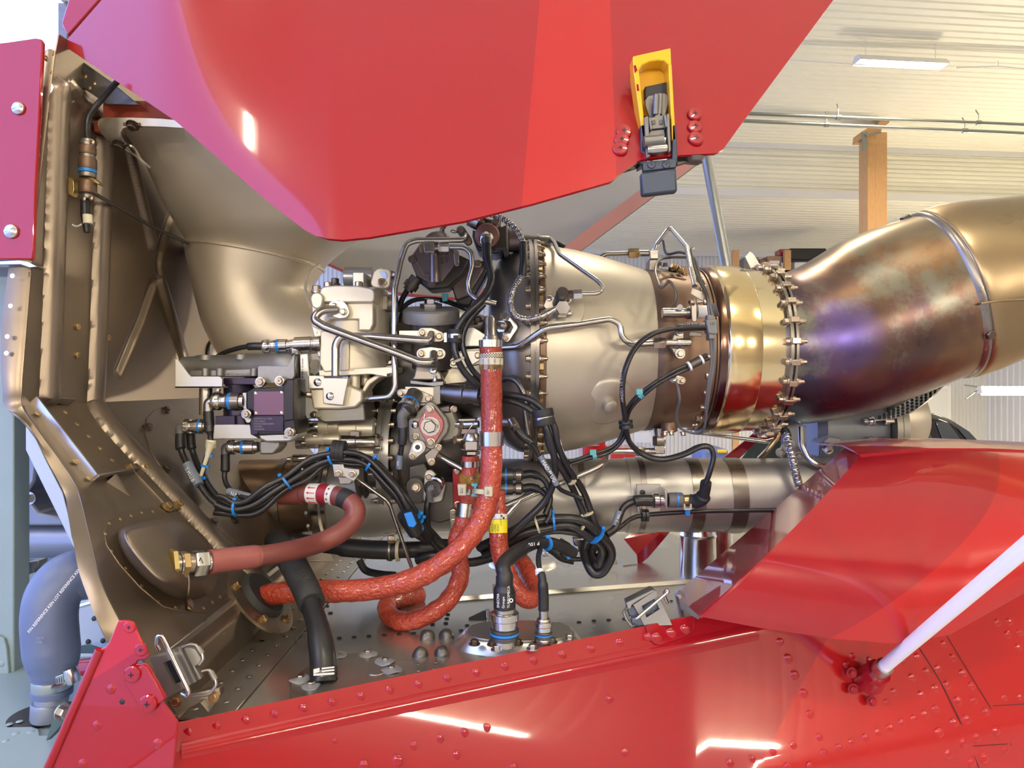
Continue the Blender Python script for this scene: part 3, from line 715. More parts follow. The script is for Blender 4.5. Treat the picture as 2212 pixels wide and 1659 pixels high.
bolt(cs, CP.at(264, 1516, .0), CP.n, S(12, .70), 'rivet', 'dark', 'rivet_hole')

# ---------------------------------------------------------------- red aft fairing on the right
ft = thing('aft_fairing', 'glossy red aft fairing lying over the fuselage side at right', 'fairing', P(1800, 1390, 1.0))
tc_ = [(0, 1858, 985), (.3, 2000, 972), (.6, 2130, 972), (1, 2420, 985)]
bc_ = [(0, 1512, 1332), (.15, 1640, 1356), (.33, 1800, 1380), (.48, 1930, 1390), (.6, 2050, 1372), (.78, 2212, 1282), (1, 2420, 1160)]
def i2(tab, u): return interp([(a, b) for a, b, c in tab], u), interp([(a, c) for a, b, c in tab], u)
def fairY(u, v): return 1.12-.215*math.sin(v**.8*math.pi*.58)+.02*u
rows = []
for i in range(37):
    v = i/36; r = []
    for j in range(71):
        u = j/70; a = i2(tc_, u); b = i2(bc_, u); bow = 4*v*(1-v)
        r.append(P(a[0]+(b[0]-a[0])*v+bow*(12 if u < .9 else 0)*(1-u), a[1]+(b[1]-a[1])*v, fairY(u, v)))
    rows.append(r)
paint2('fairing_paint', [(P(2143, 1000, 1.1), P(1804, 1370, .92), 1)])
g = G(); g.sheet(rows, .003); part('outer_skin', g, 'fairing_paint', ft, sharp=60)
left = [rows[i][0] for i in range(37)]
back = [P(1836-(1836-1458)*(i/36), 958+(1284-958)*(i/36), 1.20+.0*(i/36)) for i in range(37)]
mid = [a.lerp(b, .5) for a, b in zip(left, back)]
g = G(); g.sheet([back, mid, left], -.003); part('front_facet', g, 'red', ft, sharp=60)
top0 = rows[0]; topb = [p+V((0, .16, .004)) for p in top0]
topm = [p+V((0, .06, .010)) for p in top0]
g = G(); g.sheet([topb, topm, top0], -.003); part('top_skin', g, 'red', ft, sharp=60)
bolt(ft, P(1908, 1335, .945), (0, -1, .1), S(22, .95), 'hex', 'bolt_dark')
g = G(); g.extr(PP([(1458, 1282, 1.195), (1466, 1275, 1.19), (1520, 1328, .93), (1508, 1338, .93), (1462, 1310, 1.18)]), V((.004, .006, 0))); part('end_plate', g, 'mauve_metal', ft)
# ---------------------------------------------------------------- engine main casings
YE = 1.30; AX = 757.
def ex(px): return P(px, AX, YE).x
def ep(px, r): return (ex(px), S(r, YE))
ZA = P(0, AX, YE).z
def lat(prof, seg=72, cap=True): return G().lathe((0, YE, ZA), (1, 0, 0), [ep(a, r) for a, r in prof], seg, cap)
def ring(parent, px, r, n, d, size, kind, m, a0=0., lo=-180, hi=180, dist=0., name='bolt'):
    for k in range(n):
        an = a0+2*math.pi*k/n; dg = math.degrees(an) % 360; dg = dg-360 if dg > 180 else dg
        if not (lo <= dg <= hi): continue
        p = V((ex(px)+dist, YE-math.cos(an)*S(r, YE), ZA+math.sin(an)*S(r, YE))); bolt(parent, p, (d, 0, 0), size, kind, m, name, an)
en = thing('turbine_casing', 'grey round turbine casing with bolted flange in the middle of engine', 'engine', (ex(1250), YE, ZA-S(225, YE)))
part('front_dome', lat([(1058, 90), (1060, 140), (1066, 165), (1078, 190), (1095, 206), (1118, 217), (1140, 221)]), 'casing_dark', en, sharp=60)
part('front_flange', lat([(1140, 205), (1140, 238), (1146, 238), (1146, 233), (1150, 233), (1150, 238), (1156, 238), (1156, 205)]), 'steel_dark', en)
part('combustor_case', lat([(1156, 222), (1162, 226), (1174, 224), (1200, 220), (1240, 213), (1290, 201), (1340, 186), (1388, 171)]), 'casing', en, sharp=60)
part('edge_band', lat([(1157, 223), (1158, 227.5), (1168, 227), (1170, 224)]), 'casing_brown', en)
part('aft_band', lat([(1386, 171.5), (1387, 173), (1420, 171), (1450, 168), (1480, 166), (1492, 166)]), 'casing_brown', en, sharp=60)
part('aft_flange', lat([(1490, 150), (1490, 172), (1496, 172), (1496, 168), (1499, 168), (1499, 173), (1505, 173), (1505, 150)]), 'casing_brown', en)
ring(en, 1156, 231, 44, 1, .0115, 'stud', 'bolt', .03, -88, 88); ring(en, 1140, 231, 44, -1, .011, 'twelve', 'bolt', .03, -88, 88)
ring(en, 1490, 166, 28, -1, .012, 'twelve', 'bolt', .1, -88, 88)
for a in range(44):
    an = .03+2*math.pi*(a+.5)/44; dg = math.degrees(an) % 360; dg = dg-360 if dg > 180 else dg
    if abs(dg) < 85 and a % 2 == 0:
        p = V((ex(1158), YE-math.cos(an)*S(229, YE), ZA+math.sin(an)*S(229, YE)))
        g = G(); g.box(p+V((.002, 0, 0)), .006, .012, .010, M.Rotation(an, 3, 'X')); part('nut_strip', g, 'bolt_gold', en)
# cone boss seen low on the casing and port boss
def cas(px, deg, r):
    a = math.radians(deg); return V((ex(px), YE-math.cos(a)*S(r, YE), ZA+math.sin(a)*S(r, YE))), V((0, -math.cos(a), math.sin(a)))
p, d = cas(1290, -33, 196); g = G(); g.lathe(p, d+V((.2, 0, 0)), [(-.01, .05), (.0, .047), (.004, .040), (.006, .012), (.018, .012), (.02, .009)], 32); part('cone_boss', g, 'casing', en, sharp=50)
p, d = cas(1196, 18, 216); g = G(); g.lathe(p, d, [(-.004, .040), (.002, .039), (.004, .032), (.006, .024), (.008, .0)], 32); part('port_boss', g, 'casing', en, sharp=50)
# power turbine ring in heat-coloured gold
gt = thing('turbine_ring', 'polished gold coloured turbine ring between casing and exhaust duct', 'engine part', (ex(1580), YE, ZA-S(180, YE)))
part('dark_band', lat([(1500, 160), (1503, 176), (1507, 178), (1518, 178)]), 'gold_dark', gt)
part('gold_band', lat([(1518, 178), (1522, 181), (1526, 181.5), (1582, 178.5), (1584, 177)]), 'gold', gt)
part('pale_band', lat([(1584, 175), (1600, 174), (1622, 172), (1640, 170)]), 'gold_pale', gt)
part('aft_flange', lat([(1636, 160), (1636, 180), (1642, 180), (1642, 172), (1646, 172), (1646, 181), (1651, 181), (1651, 160)]), 'steel_dark', gt)
ring(gt, 1636, 176, 28, -1, .0125, 'twelve', 'bolt', .05, -95, 95); ring(gt, 1651, 176, 28, 1, .0125, 'stud', 'bolt', .05, -95, 95)
for a in range(28):
    an = .05+2*math.pi*a/28; dg = math.degrees(an) % 360; dg = dg-360 if dg > 180 else dg
    if abs(dg) < 95:
        p = V((ex(1643.5), YE-math.cos(an)*S(180, YE), ZA+math.sin(an)*S(180, YE))); g = G(); g.box(p, .015, .014, .010, M.Rotation(-an, 3, 'X')); part('clamp_lug', g, 'bolt', gt, .001)
g = G(); g.extr([V((ex(1618), YE-.01, ZA+S(175, YE))), V((ex(1606), YE-.01, ZA+S(200, YE))), V((ex(1616), YE-.01, ZA+S(212, YE))), V((ex(1624), YE-.01, ZA+S(206, YE))), V((ex(1640), YE-.01, ZA+S(178, YE)))], V((0, .003, 0))); part('lifting_lug', g, 'steel_dark', gt)
# exhaust
def loft(secs, seg=56, sub=5):
    """secs: (px, py, rpx, depth radius m, tilt deg)"""
    rows = []
    full = []
    n = len(secs)
    for i in range(n-1):
        a0 = secs[max(0, i-1)]; a = secs[i]; b = secs[i+1]; b1 = secs[min(n-1, i+2)]
        for k in range(sub):
            t = k/sub; full.append([.5*(2*a[q]+(b[q]-a0[q])*t+(2*a0[q]-5*a[q]+4*b[q]-b1[q])*t*t+(3*a[q]-a0[q]-3*b[q]+b1[q])*t**3) for q in range(len(a))])
    full.append(list(secs[-1]))
    for s in full:
        Yc = s[5] if len(s) > 5 else YE
        c = P(s[0], s[1], Yc); ti = math.radians(s[4]); u = V((-math.sin(ti), 0, math.cos(ti))); r = S(s[2], Yc)
        rows.append([c+u*(r*math.sin(2*math.pi*k/seg))+V((0, -1, 0))*(s[3]*math.cos(2*math.pi*k/seg)) for k in range(seg)])
    g = G(); n = len(rows); vs = [p for r in rows for p in r]
    fs = [[i*seg+k, (i+1)*seg+k, (i+1)*seg+(k+1) % seg, i*seg+(k+1) % seg] for i in range(n-1) for k in range(seg)]
    g.add(vs, fs); return g
xh = thing('exhaust_duct', 'heat-tinted blue and purple exhaust duct elbow behind the turbine ring', 'exhaust', P(1800, 920, YE))
part('elbow', loft([(1650, 757, 168, S(168, YE), 0), (1690, 755, 164, .143, 2), (1740, 746, 168, .140, 7), (1800, 728, 176, .132, 13), (1870, 700, 184, .122, 18), (1950, 668, 185, .115, 19), (2026, 641, 181, .113, 18)]), 'exhaust', xh, sharp=180)
part('rolled_bead', loft([(2020, 643, 180, .113, 18), (2026, 641, 186, .117, 18), (2034, 638, 187, .118, 18), (2040, 636, 182, .114, 18)], sub=2), 'steel_dark', xh, sharp=70)
tp = thing('tail_pipe', 'bronze tail pipe leaving the picture at right with two bolts', 'exhaust', P(2120, 800, YE))
part('pipe', loft([(2036, 638, 180, .112, 18), (2042, 636, 189, .119, 18), (2090, 622, 188, .120, 16), (2160, 607, 178, .120, 10), (2230, 598, 174, .120, 5), (2420, 585, 172, .120, 2), (2900, 575, 172, .120, 1)]), 'tailpipe', tp, sharp=180)
for x, y, Y in ((2086, 513, 1.222), (2134, 722, 1.206)):
    bolt(tp, P(x, y, Y), (.1, -1, .55 if y < 600 else -.25), S(22, 1.2), 'hex', 'bolt_dark'); g = G(); 
g = G(); g.tube([P(2118, 656, 1.181), P(2160, 650, 1.178), P(2230, 646, 1.178), P(2400, 640, 1.178)], .0022, 6); part('weld_seam', g, 'tailpipe', tp)
g = G(); g.tube([P(1950, 478, 1.3), P(1964, 470, 1.3)], .008, 8); part('clip', g, 'dark', xh)
# perforated heat guard below the exhaust
hg = thing('heat_guard', 'perforated metal guard tucked under the exhaust elbow', 'guard', P(1990, 870, 1.4))
rows = []
for i in range(5):
    f_ = i/4; rows.append([P(1890+(2050-1890)*j/16, (900-(900-815)*j/16)*(1-f_)+(868-(868-830)*0-(868-822)*max(0, (j-11)/5)+12*(1-j/16))*f_ if False else 905-88*j/16-0+f_*(2+26*math.sin(math.pi*j/16)), 1.36-.06*f_) for j in range(17)])
g = G(); g.sheet(rows, .002); part('guard_sheet', g, 'steel_dark', hg)
for i in range(4):
    for j in range(1, 16):
        p = (rows[i][j]+rows[i+1][j])/2; bolt(hg, p, (0, -1, -.2), .0065, 'hole', 'dark', 'perforation')
# lower drive shaft tube
YT = 1.30
def ltube(prof, seg=56): return G().lathe((0, YT, P(0, 1069, YT).z), (1, 0, 0), [(P(a, 0, YT).x, S(r, YT)) for a, r in prof], seg)
lt = thing('drive_tube', 'long grey drive shaft tube lying below the turbine casing', 'tube', P(1400, 1150, YT))
part('tube', ltube([(880, 77), (1240, 78), (1640, 78.5), (1760, 79)]), 'tube_grey', lt)
for a, b, m in ((1244, 1257, 'steel_dark'), (1478, 1504, 'steel_dark'), (1560, 1592, 'steel_dark')): part('clamp_band', ltube([(a, 78), (a, 80), (b, 80), (b, 78)]), m, lt)
part('saddle_band', ltube([(1350, 78), (1350, 80.5), (1412, 80.5), (1412, 78)]), 'tube_grey', lt); part('clamp_band', ltube([(1372, 80), (1372, 82), (1384, 82), (1384, 80)]), 'steel_dark', lt)
ds = thing('drive_coupling', 'brown drive shaft housing between firewall and engine with flange bolts', 'shaft', P(640, 1150, YT))
part('brown_tube', ltube([(420, 74), (560, 76), (640, 78), (694, 78)]), 'tube_brown', ds)
part('brown_clamp', ltube([(612, 78), (612, 81), (626, 81), (626, 78)]), 'steel_dark', ds)
part('rear_flange', ltube([(690, 78), (692, 92), (700, 94), (712, 94), (716, 88), (724, 88), (726, 84)]), 'steel', ds)
part('grey_cone', ltube([(724, 84), (740, 86), (800, 90), (850, 86), (880, 79), (890, 78)]), 'tube_grey', ds, sharp=60)
for k in range(16):
    an = 2*math.pi*k/16+.1
    if math.cos(an) > -.1: bolt(ds, V((P(691, 0, YT).x, YT-math.cos(an)*S(86, YT), P(0, 1069, YT).z+math.sin(an)*S(86, YT))), (-1, 0, 0), .012, 'hex', 'bolt_steel')
# ---------------------------------------------------------------- intake duct
it = thing('intake_duct', 'dented grey air intake duct curving down from the cowling to engine', 'duct', P(560, 780, 1.3))
def sect(c, u, v, n=56): return [c+u*math.cos(2*math.pi*k/n)+v*math.sin(2*math.pi*k/n) for k in range(n)]
def loft2(secs, n=56, sub=6):
    """secs: (center, u, v) vectors, smooth interpolation"""
    full = []; m_ = len(secs)
    for i in range(m_-1):
        a0, a, b, b1 = secs[max(0, i-1)], secs[i], secs[i+1], secs[min(m_-1, i+2)]
        for k in range(sub):
            t = k/sub; full.append([.5*(2*a[q]+(b[q]-a0[q])*t+(2*a0[q]-5*a[q]+4*b[q]-b1[q])*t*t+(3*a[q]-a0[q]-3*b[q]+b1[q])*t**3) for q in range(3)])
    full.append(secs[-1]); rows = [sect(*s, n) for s in full]; g = G(); vs = [p for r in rows for p in r]
    g.add(vs, [[i*n+k, (i+1)*n+k, (i+1)*n+(k+1) % n, i*n+(k+1) % n] for i in range(len(rows)-1) for k in range(n)]); return g
def isec(xl, yl, xr, yr, dep, Y):
    a, b = P(xl, yl, Y), P(xr, yr, Y); return ((a+b)/2, (b-a)/2, V((0, -dep, 0)))
def isec2(xl, yl, Yl, xr, yr, Yr, dep):
    a, b = P(xl, yl, Yl), P(xr, yr, Yr); u = (b-a)/2; w_ = V((u.y, -u.x, 0)).normalized(); w_ = w_ if w_.y < 0 else -w_
    return ((a+b)/2, u, w_*dep)
part('horn', loft2([isec2(264, 276, 1.045, 1080, 320, 1.42, .14), isec2(306, 335, 1.09, 960, 400, 1.40, .15), isec2(352, 430, 1.15, 840, 470, 1.38, .145), isec2(390, 500, 1.22, 740, 545, 1.34, .135), isec(411, 538, 692, 582, .125, 1.30)]), 'duct', it, sharp=180)
part('elbow', loft2([isec(411, 538, 692, 582, .125, 1.30), isec(424, 600, 668, 622, .118, 1.30), isec(436, 655, 672, 640, .114, 1.30), isec(455, 720, 690, 655, .112, 1.30), isec(500, 790, 715, 665, .110, 1.30), isec(580, 840, 750, 670, .105, 1.30), isec(690, 862, 790, 675, .10, 1.30)]), 'duct', it, sharp=180)
sc1 = isec(410, 535, 694, 580, .127, 1.30); g = G(); pts = sect(*sc1, 64); pts.append(pts[0]); g.tube(pts, .0035, 8, cap=False); part('weld_bead', g, 'duct', it)
g = G(); g.tube(cr(PP([(690, 572, 1.24), (668, 590, 1.215), (660, 625, 1.205), (672, 665, 1.21)]), 6), .003, 6); part('side_seam', g, 'duct', it)
# flat mouth flange with toggles
g = G()
fo = [(400, 262), (350, 257), (290, 255), (232, 255), (220, 258), (214, 264), (213, 274), (218, 287), (232, 300), (262, 318), (297, 342), (322, 364)]
fi = [(400, 278), (350, 275), (310, 274), (280, 275), (268, 279), (263, 286), (264, 294), (270, 306), (278, 318), (290, 334), (308, 352), (324, 366)]
g.sheet([[P(x, y, .998+.05*max(0, y-290)/80) for x, y in fo], [P(x, y, 1.0+.05*max(0, y-290)/80) for x, y in fi]], .004); part('mouth_flange', g, 'duct_lip', it, .0006)
g = G(); g.extr([P(x, y, 1.006) for x, y in ((203, 284), (201, 272), (205, 262), (222, 252), (222, 222), (234, 216), (300, 217), (480, 222), (480, 262), (226, 260), (216, 268), (215, 284))], V((.0, .03, 0))); part('orange_seal', g, 'seal_orange', it, .001)
for x, y in ((287, 270), (258, 312)): bolt(it, P(x, y, .995), (0, -.6, -1), .013, 'hex', 'bolt_dark'); 
g = G()
for x, y in ((287, 270), (258, 312)): g.box(P(x, y, .997), .024, .008, .004)
part('toggle_plate', g, 'bolt_dark', it)
# ---------------------------------------------------------------- helpers for accessories
def hull(pts):
    pts = sorted(set(pts))
    def half(ps):
        h = []
        for p in ps:
            while len(h) > 1 and (h[-1][0]-h[-2][0])*(p[1]-h[-2][1])-(h[-1][1]-h[-2][1])*(p[0]-h[-2][0]) <= 0: h.pop()
            h.append(p)
        return h
    a, b = half(pts), half(pts[::-1]); return a[:-1]+b[:-1]
def lobes(cs, n=12):
    return hull([(round(x+r*math.cos(2*math.pi*k/n), 3), round(y+r*math.sin(2*math.pi*k/n), 3)) for x, y, r in cs for k in range(n)])
def face(parent, name, poly, Y, dep, m, bevel=.0008, tilt=None):
    g = G(); g.prism(poly, Y, dep)
    if tilt:
        c = sum(g.v, V())/len(g.v); R = M.Rotation(math.radians(tilt[1]), 3, tilt[0]); g.v = [c+R @ (v-c) for v in g.v]
    return part(name, g, m, parent, bevel)
def cyl(parent, name, a, b, prof, m, seg=24):
    """prof: (fraction along a-b, radius metres)"""
    d = b-a; g = G(); g.lathe(a, d, [(t*d.length, r) for t, r in prof], seg); return part(name, g, m, parent)
def nut(parent, a, b, r, m='steel', name='nut', seg=6):
    d = b-a; g = G(); g.lathe(a, d, [(0, r*.9), (d.length*.12, r), (d.length*.88, r), (d.length, r*.9)], seg); return part(name, g, m, parent)
def flange2(parent, cx, cy, dx, dy, r0, r1, Y, th, m, bs=14, mb='bolt', tiltv=(0, -1, 0), name='flange'):
    o = face(parent, name, lobes([(cx, cy, r0), (cx+dx, cy+dy, r1), (cx-dx, cy-dy, r1)]), Y, th, m)
    for s in (1, -1): bolt(o, P(cx+s*dx, cy+s*dy, Y), tiltv, S(bs, Y), 'twelve', mb)
    return o
def plug(parent, a, b, r, ring=.62, knurl='steel_dark', mnut='steel_bright', ml='steel'):
    """round electrical connector: coupling nut at a, blue ring, body end at b"""
    L_ = (b-a).length; d = (b-a).normalized()
    def seg_(n_, prof, m, sg=28):
        g = G(); g.lathe(a, d, [(t*L_, q*r) for t, q in prof], sg); return part(n_, g, m, parent)
    seg_('coupling_nut', [(0, .55), (0, .92), (.03, 1.0), (.2, 1.0), (.24, .9), (.24, .6)], mnut, 12)
    seg_('shell', [(.22, .72), (.30, .70), (.32, .80), (.44, .82), (.46, .74), (.5, .78), (.98, .74), (1, .6)], ml)
    seg_('knurled_ring', [(.44, .7), (.46, .92), (ring-.05, .95), (ring-.05, .7)], knurl, 30)
    seg_('blue_ring', [(ring-.05, .7), (ring-.05, .955), (ring+.05, .955), (ring+.05, .7)], 'ring_blue', 30)
    seg_('knurled_ring', [(ring+.05, .7), (ring+.05, .95), (.84, .92), (.86, .7)], knurl, 30)
def pipe(name, pts, rpx, m, label, bend=.018, Y=None, cat='pipe', seg=12):
    g = G(); pp = PP(pts, Y); g.tube(fil(pp, bend), S(rpx, sum(p.y for p in pp)/len(pp)), seg); return one(name, g, m, label, cat)

# ---------------------------------------------------------------- reduction gearbox behind the accessories
gb = thing('gearbox_housing', 'dark gearbox housing hidden behind the pipes left of turbine casing', 'gearbox', P(930, 1150, 1.25))
g = G(); g.lathe((0, 1.33, P(0, 790, 1.33).z), (1, 0, 0), [(P(a, 0, 1.33).x, S(r, 1.33)) for a, r in ((770, 70), (790, 110), (830, 122), (900, 128), (985, 128), (1010, 120), (1070, 100))], 40); part('upper_case', g, 'gunmetal', gb, sharp=50)
g = G(); g.lathe((0, 1.30, P(0, 975, 1.30).z), (1, 0, 0), [(P(a, 0, 1.30).x, S(r, 1.30)) for a, r in ((800, 88), (812, 116), (842, 118), (842, 124), (862, 124), (862, 112), (900, 112), (1000, 96), (1030, 60))], 48); part('lower_case', g, 'gunmetal', gb, sharp=50)
g = G(); g.lathe((0, 1.30, P(0, 975, 1.30).z), (1, 0, 0), [(P(a, 0, 1.30).x, S(r, 1.30)) for a, r in ((836, 110), (836, 131), (846, 133), (846, 126), (852, 126), (852, 133), (862, 133), (862, 110))], 56); part('case_flange', g, 'alu_pale', gb)
for k in range(24):
    an = 2*math.pi*k/24
    if math.cos(an) > .1 and abs(math.sin(an)) < .93:
        for d_, px_, kd in ((-1, 836, 'stud'), (1, 862, 'twelve')): bolt(gb, V((P(px_, 0, 1.3).x, 1.30-math.cos(an)*S(129, 1.3), P(0, 975, 1.3).z+math.sin(an)*S(129, 1.3))), (d_, 0, 0), .0115, kd, 'steel' if d_ < 0 else 'bolt')
text(gb, '0292121530', P(867, 1000, 1.178), (0, 0, 1), (-1, 0, 0), S(9, 1.18), 'ink')
g = G(); g.lathe((0, 1.30, P(0, 975, 1.30).z), (1, 0, 0), [(P(a, 0, 1.30).x, S(r, 1.30)) for a, r in ((790, 100), (790, 118), (796, 124), (801, 124), (801, 120), (806, 120), (806, 124), (811, 124), (816, 118), (816, 100))], 56); part('band_clamp', g, 'steel_dark', gb)
face(gb, 'clamp_buckle', [(800, 944), (824, 944), (824, 950), (818, 950), (818, 980), (806, 980), (806, 950), (800, 950)], 1.178, .012, 'steel'); 
cyl(gb, 'clamp_pin', P(802, 968, 1.172), P(822, 968, 1.172), [(0, .004), (1, .004)], 'steel', 12); bolt(gb, P(813, 946, 1.176), (0, -.3, 1), .011, 'hex', 'bolt')
# lower castings below the gearbox
face(gb, 'lower_bracket', [(883, 1010), (918, 1000), (928, 1040), (990, 1040), (990, 1118), (950, 1130), (905, 1120), (883, 1090)], 1.17, .08, 'gunmetal', .002)
face(gb, 'mount_ear', lobes([(896, 1052, 20), (902, 1070, 18)]), 1.14, .03, 'gunmetal', .001); bolt(gb, P(899, 1054, 1.14), (0, -1, .2), S(17, 1.14), 'twelve')
face(gb, 'pale_flange', lobes([(928, 1026, 11), (950, 1050, 12), (926, 1076, 12), (948, 1076, 8)]), 1.135, .01, 'alu_pale'); bolt(gb, P(927, 1029, 1.135), (0, -1, 0), S(14, 1.13), 'twelve')
face(gb, 'red_spacer', [(977, 1012), (996, 1012), (996, 1140), (980, 1140)], 1.16, .05, 'red_anod'); 
for y in (1018, 1090): bolt(gb, P(988, y, 1.158), (0, -1, 0), S(12, 1.15), 'twelve')
face(gb, 'lower_strip', [(970, 1102), (984, 1102), (984, 1150), (974, 1150)], 1.14, .02, 'alu_dark')
for y in (1106, 1127): bolt(gb, P(979, y, 1.138), (0, -1, 0), S(10, 1.14), 'twelve')

# ---------------------------------------------------------------- fuel control unit (tan housing)
fc = thing('fuel_control', 'pale tan fuel control housing with lobed lid in front of intake duct', 'fuel control', P(750, 880, 1.13))
cyl(fc, 'barrel', P(766, 802, 1.175), P(766, 630, 1.175), [(0, .062), (.05, .060), (.9, .058), (1, .056)], 'alu', 40)
face(fc, 'front_block', [(672, 648), (690, 645), (806, 648), (806, 700), (800, 714), (774, 714), (774, 690), (712, 690), (690, 712), (675, 706)], 1.11, .08, 'alu', .002)
face(fc, 'left_block', [(675, 650), (700, 650), (700, 770), (686, 772), (680, 740), (672, 704)], 1.125, .07, 'alu', .002)
face(fc, 'lower_block', [(692, 715), (755, 715), (755, 800), (700, 804), (690, 785)], 1.112, .06, 'alu', .002)
face(fc, 'lid', lobes([(684, 636, 15), (708, 624, 10)])and hull(lobes([(704, 632, 14), (724, 626, 10), (774, 630, 13), (797, 634, 12), (700, 645, 8), (800, 645, 8)])), 1.098, .13, 'alu', .002)
face(fc, 'lid_lip', hull([(700, 640), (700, 650), (808, 650), (808, 638), (700, 636)]), 1.102, .12, 'alu_pale', .001)
face(fc, 'corner_lug', lobes([(684, 645, 14), (684, 655, 12)]), 1.09, .03, 'alu', .002); bolt(fc, P(684, 632, 1.105), (0, -.1, 1), S(20, 1.1), 'twelve', 'bolt')
face(fc, 'dark_clip', [(672, 624), (697, 622), (697, 634), (690, 636), (690, 628), (676, 630), (676, 640), (671, 640)], 1.10, .02, 'gunmetal')
for x, y, Y in ((708, 622, 1.115), (724, 614, 1.16), (775, 621, 1.115)): bolt(fc, P(x, y+2, Y), (0, 0, 1), S(19, Y), 'twelve', 'bolt_dark' if x == 724 else 'bolt')
cyl(fc, 'lid_solenoid', P(745, 599, 1.17), P(806, 599, 1.17), [(0, S(20, 1.17)), (.03, S(22, 1.17)), (1, S(22, 1.17))], 'alu_pale', 28)
face(fc, 'solenoid_block', [(762, 588), (786, 588), (786, 622), (762, 622)], 1.125, .04, 'alu_pale', .001)
face(fc, 'end_bracket', lobes([(822, 596, 18), (834, 590, 10), (832, 612, 10), (812, 610, 12)]), 1.12, .03, 'alu', .002); cyl(fc, 'bracket_boss', P(838, 597, 1.14), P(826, 597, 1.12), [(0, .010), (1, .008)], 'alu_pale')
bolt(fc, P(824, 610, 1.118), (.2, -1, 0), S(15, 1.12), 'twelve'); bolt(fc, P(846, 594, 1.13), (1, -.3, 0), S(15, 1.13), 'twelve')
flange2(fc, 732, 668, 10, 6, 20, 13, 1.098, .014, 'alu_pale', 13)
face(fc, 'sensor_pad', [(826, 640), (836, 640), (836, 668), (826, 668)], 1.15, .03, 'alu'); cyl(fc, 'side_stub', P(836, 655, 1.165), P(858, 655, 1.165), [(0, .015), (1, .015)], 'casing_dark')
face(fc, 'base_flange', [(688, 800), (850, 792), (850, 806), (836, 808), (836, 814), (800, 808), (690, 814)], 1.115, .10, 'alu', .001)
face(fc, 'rear_foot', [(836, 790), (850, 788), (850, 812), (820, 816), (800, 830), (786, 850), (780, 846), (790, 822), (810, 810)], 1.14, .05, 'alu', .002); bolt(fc, P(843, 786, 1.16), (0, 0, 1), S(12, 1.15), 'hex')
face(fc, 'side_rib', [(646, 764), (666, 762), (668, 808), (690, 902), (662, 906), (650, 880)], 1.12, .05, 'alu_pale', .002)
face(fc, 'pale_bracket', [(666, 811), (700, 811), (700, 816), (752, 816), (752, 822), (741, 876), (698, 872), (697, 840), (666, 840)], 1.10, .018, 'alu_pale', .0012)
for x, y in ((686, 826), (713, 856)): bolt(fc, P(x, y, 1.10), (0, -1, 0), S(18, 1.1), 'rivet', 'steel_bright', 'plug'); 
cyl(fc, 'bushing', P(765, 838, 1.14), P(765, 810, 1.14), [(0, .010), (1, .010)], 'alu', 20); cyl(fc, 'bushing', P(790, 832, 1.16), P(790, 810, 1.16), [(0, .008), (1, .008)], 'alu', 20)
face(fc, 'lower_body', [(668, 840), (752, 830), (782, 845), (782, 866), (768, 880), (732, 884), (676, 884)], 1.115, .09, 'alu', .003)
face(fc, 'foot_casting', [(690, 880), (778, 866), (786, 872), (790, 910), (700, 914), (676, 900)], 1.13, .09, 'alu_dark', .003)
bolt(fc, P(672, 852, 1.115), (-1, -.4, 0), S(14, 1.1), 'twelve'); bolt(fc, P(680, 896, 1.12), (-.3, -1, 0), S(14, 1.1), 'twelve'); bolt(fc, P(687, 718, 1.13), (-1, -.2, 0), S(12, 1.1), 'twelve')
for y0, y1 in ((774, 788), (789, 795), (797, 810), (812, 818), (820, 830)): face(fc, 'stamped_mark', [(652, y0), (655, y0), (655, y1), (652, y1)], 1.1196, .001, 'mauve_metal', 0)
face(fc, 'clip_bracket', [(668, 764), (690, 762), (694, 800), (680, 812), (668, 804)], 1.13, .03, 'alu_dark'); cyl(fc, 'pivot', P(681, 788, 1.128), P(681, 788, 1.15), [(0, .009), (1, .009)], 'gunmetal')
# valve cluster of turned cylinders below it
vc = thing('valve_cluster', 'cluster of turned gold-grey steel cylinders below the fuel control', 'valve', P(720, 990, 1.17))
for x0, x1, y, r, Y, m in ((640, 700, 922, 15, 1.19, 'steel'), (690, 735, 920, 21, 1.19, 'alu'), (735, 812, 926, 26, 1.2, 'alu'), (660, 735, 948, 13, 1.16, 'alu'), (728, 812, 955, 16, 1.17, 'steel'), (640, 690, 958, 12, 1.18, 'tube_grey'), (690, 812, 978, 15, 1.19, 'alu'), (632, 692, 990, 9, 1.18, 'steel')):
    cyl(vc, 'cylinder', P(x0, y, Y), P(x1, y, Y), [(0, S(r*.8, Y)), (.04, S(r, Y)), (.5, S(r, Y)), (.52, S(r*.9, Y)), (.96, S(r*.92, Y)), (1, S(r*.8, Y))], m, 20)
bolt(vc, P(640, 945, 1.15), (-1, -.2, 0), S(15, 1.15), 'twelve', 'bolt_dark'); face(vc, 'rose_pad', [(756, 930), (776, 932), (776, 972), (756, 968)], 1.165, .02, 'mauve_metal')
for x, y in ((684, 942), (660, 957), (628, 992)): bolt(vc, P(x, y, 1.155), (-1, -.3, 0), S(11, 1.15), 'twelve')
face(vc, 'cross_plate', [(690, 908), (780, 903), (782, 990), (760, 1000), (700, 1000), (688, 960)], 1.205, .04, 'alu', .002)

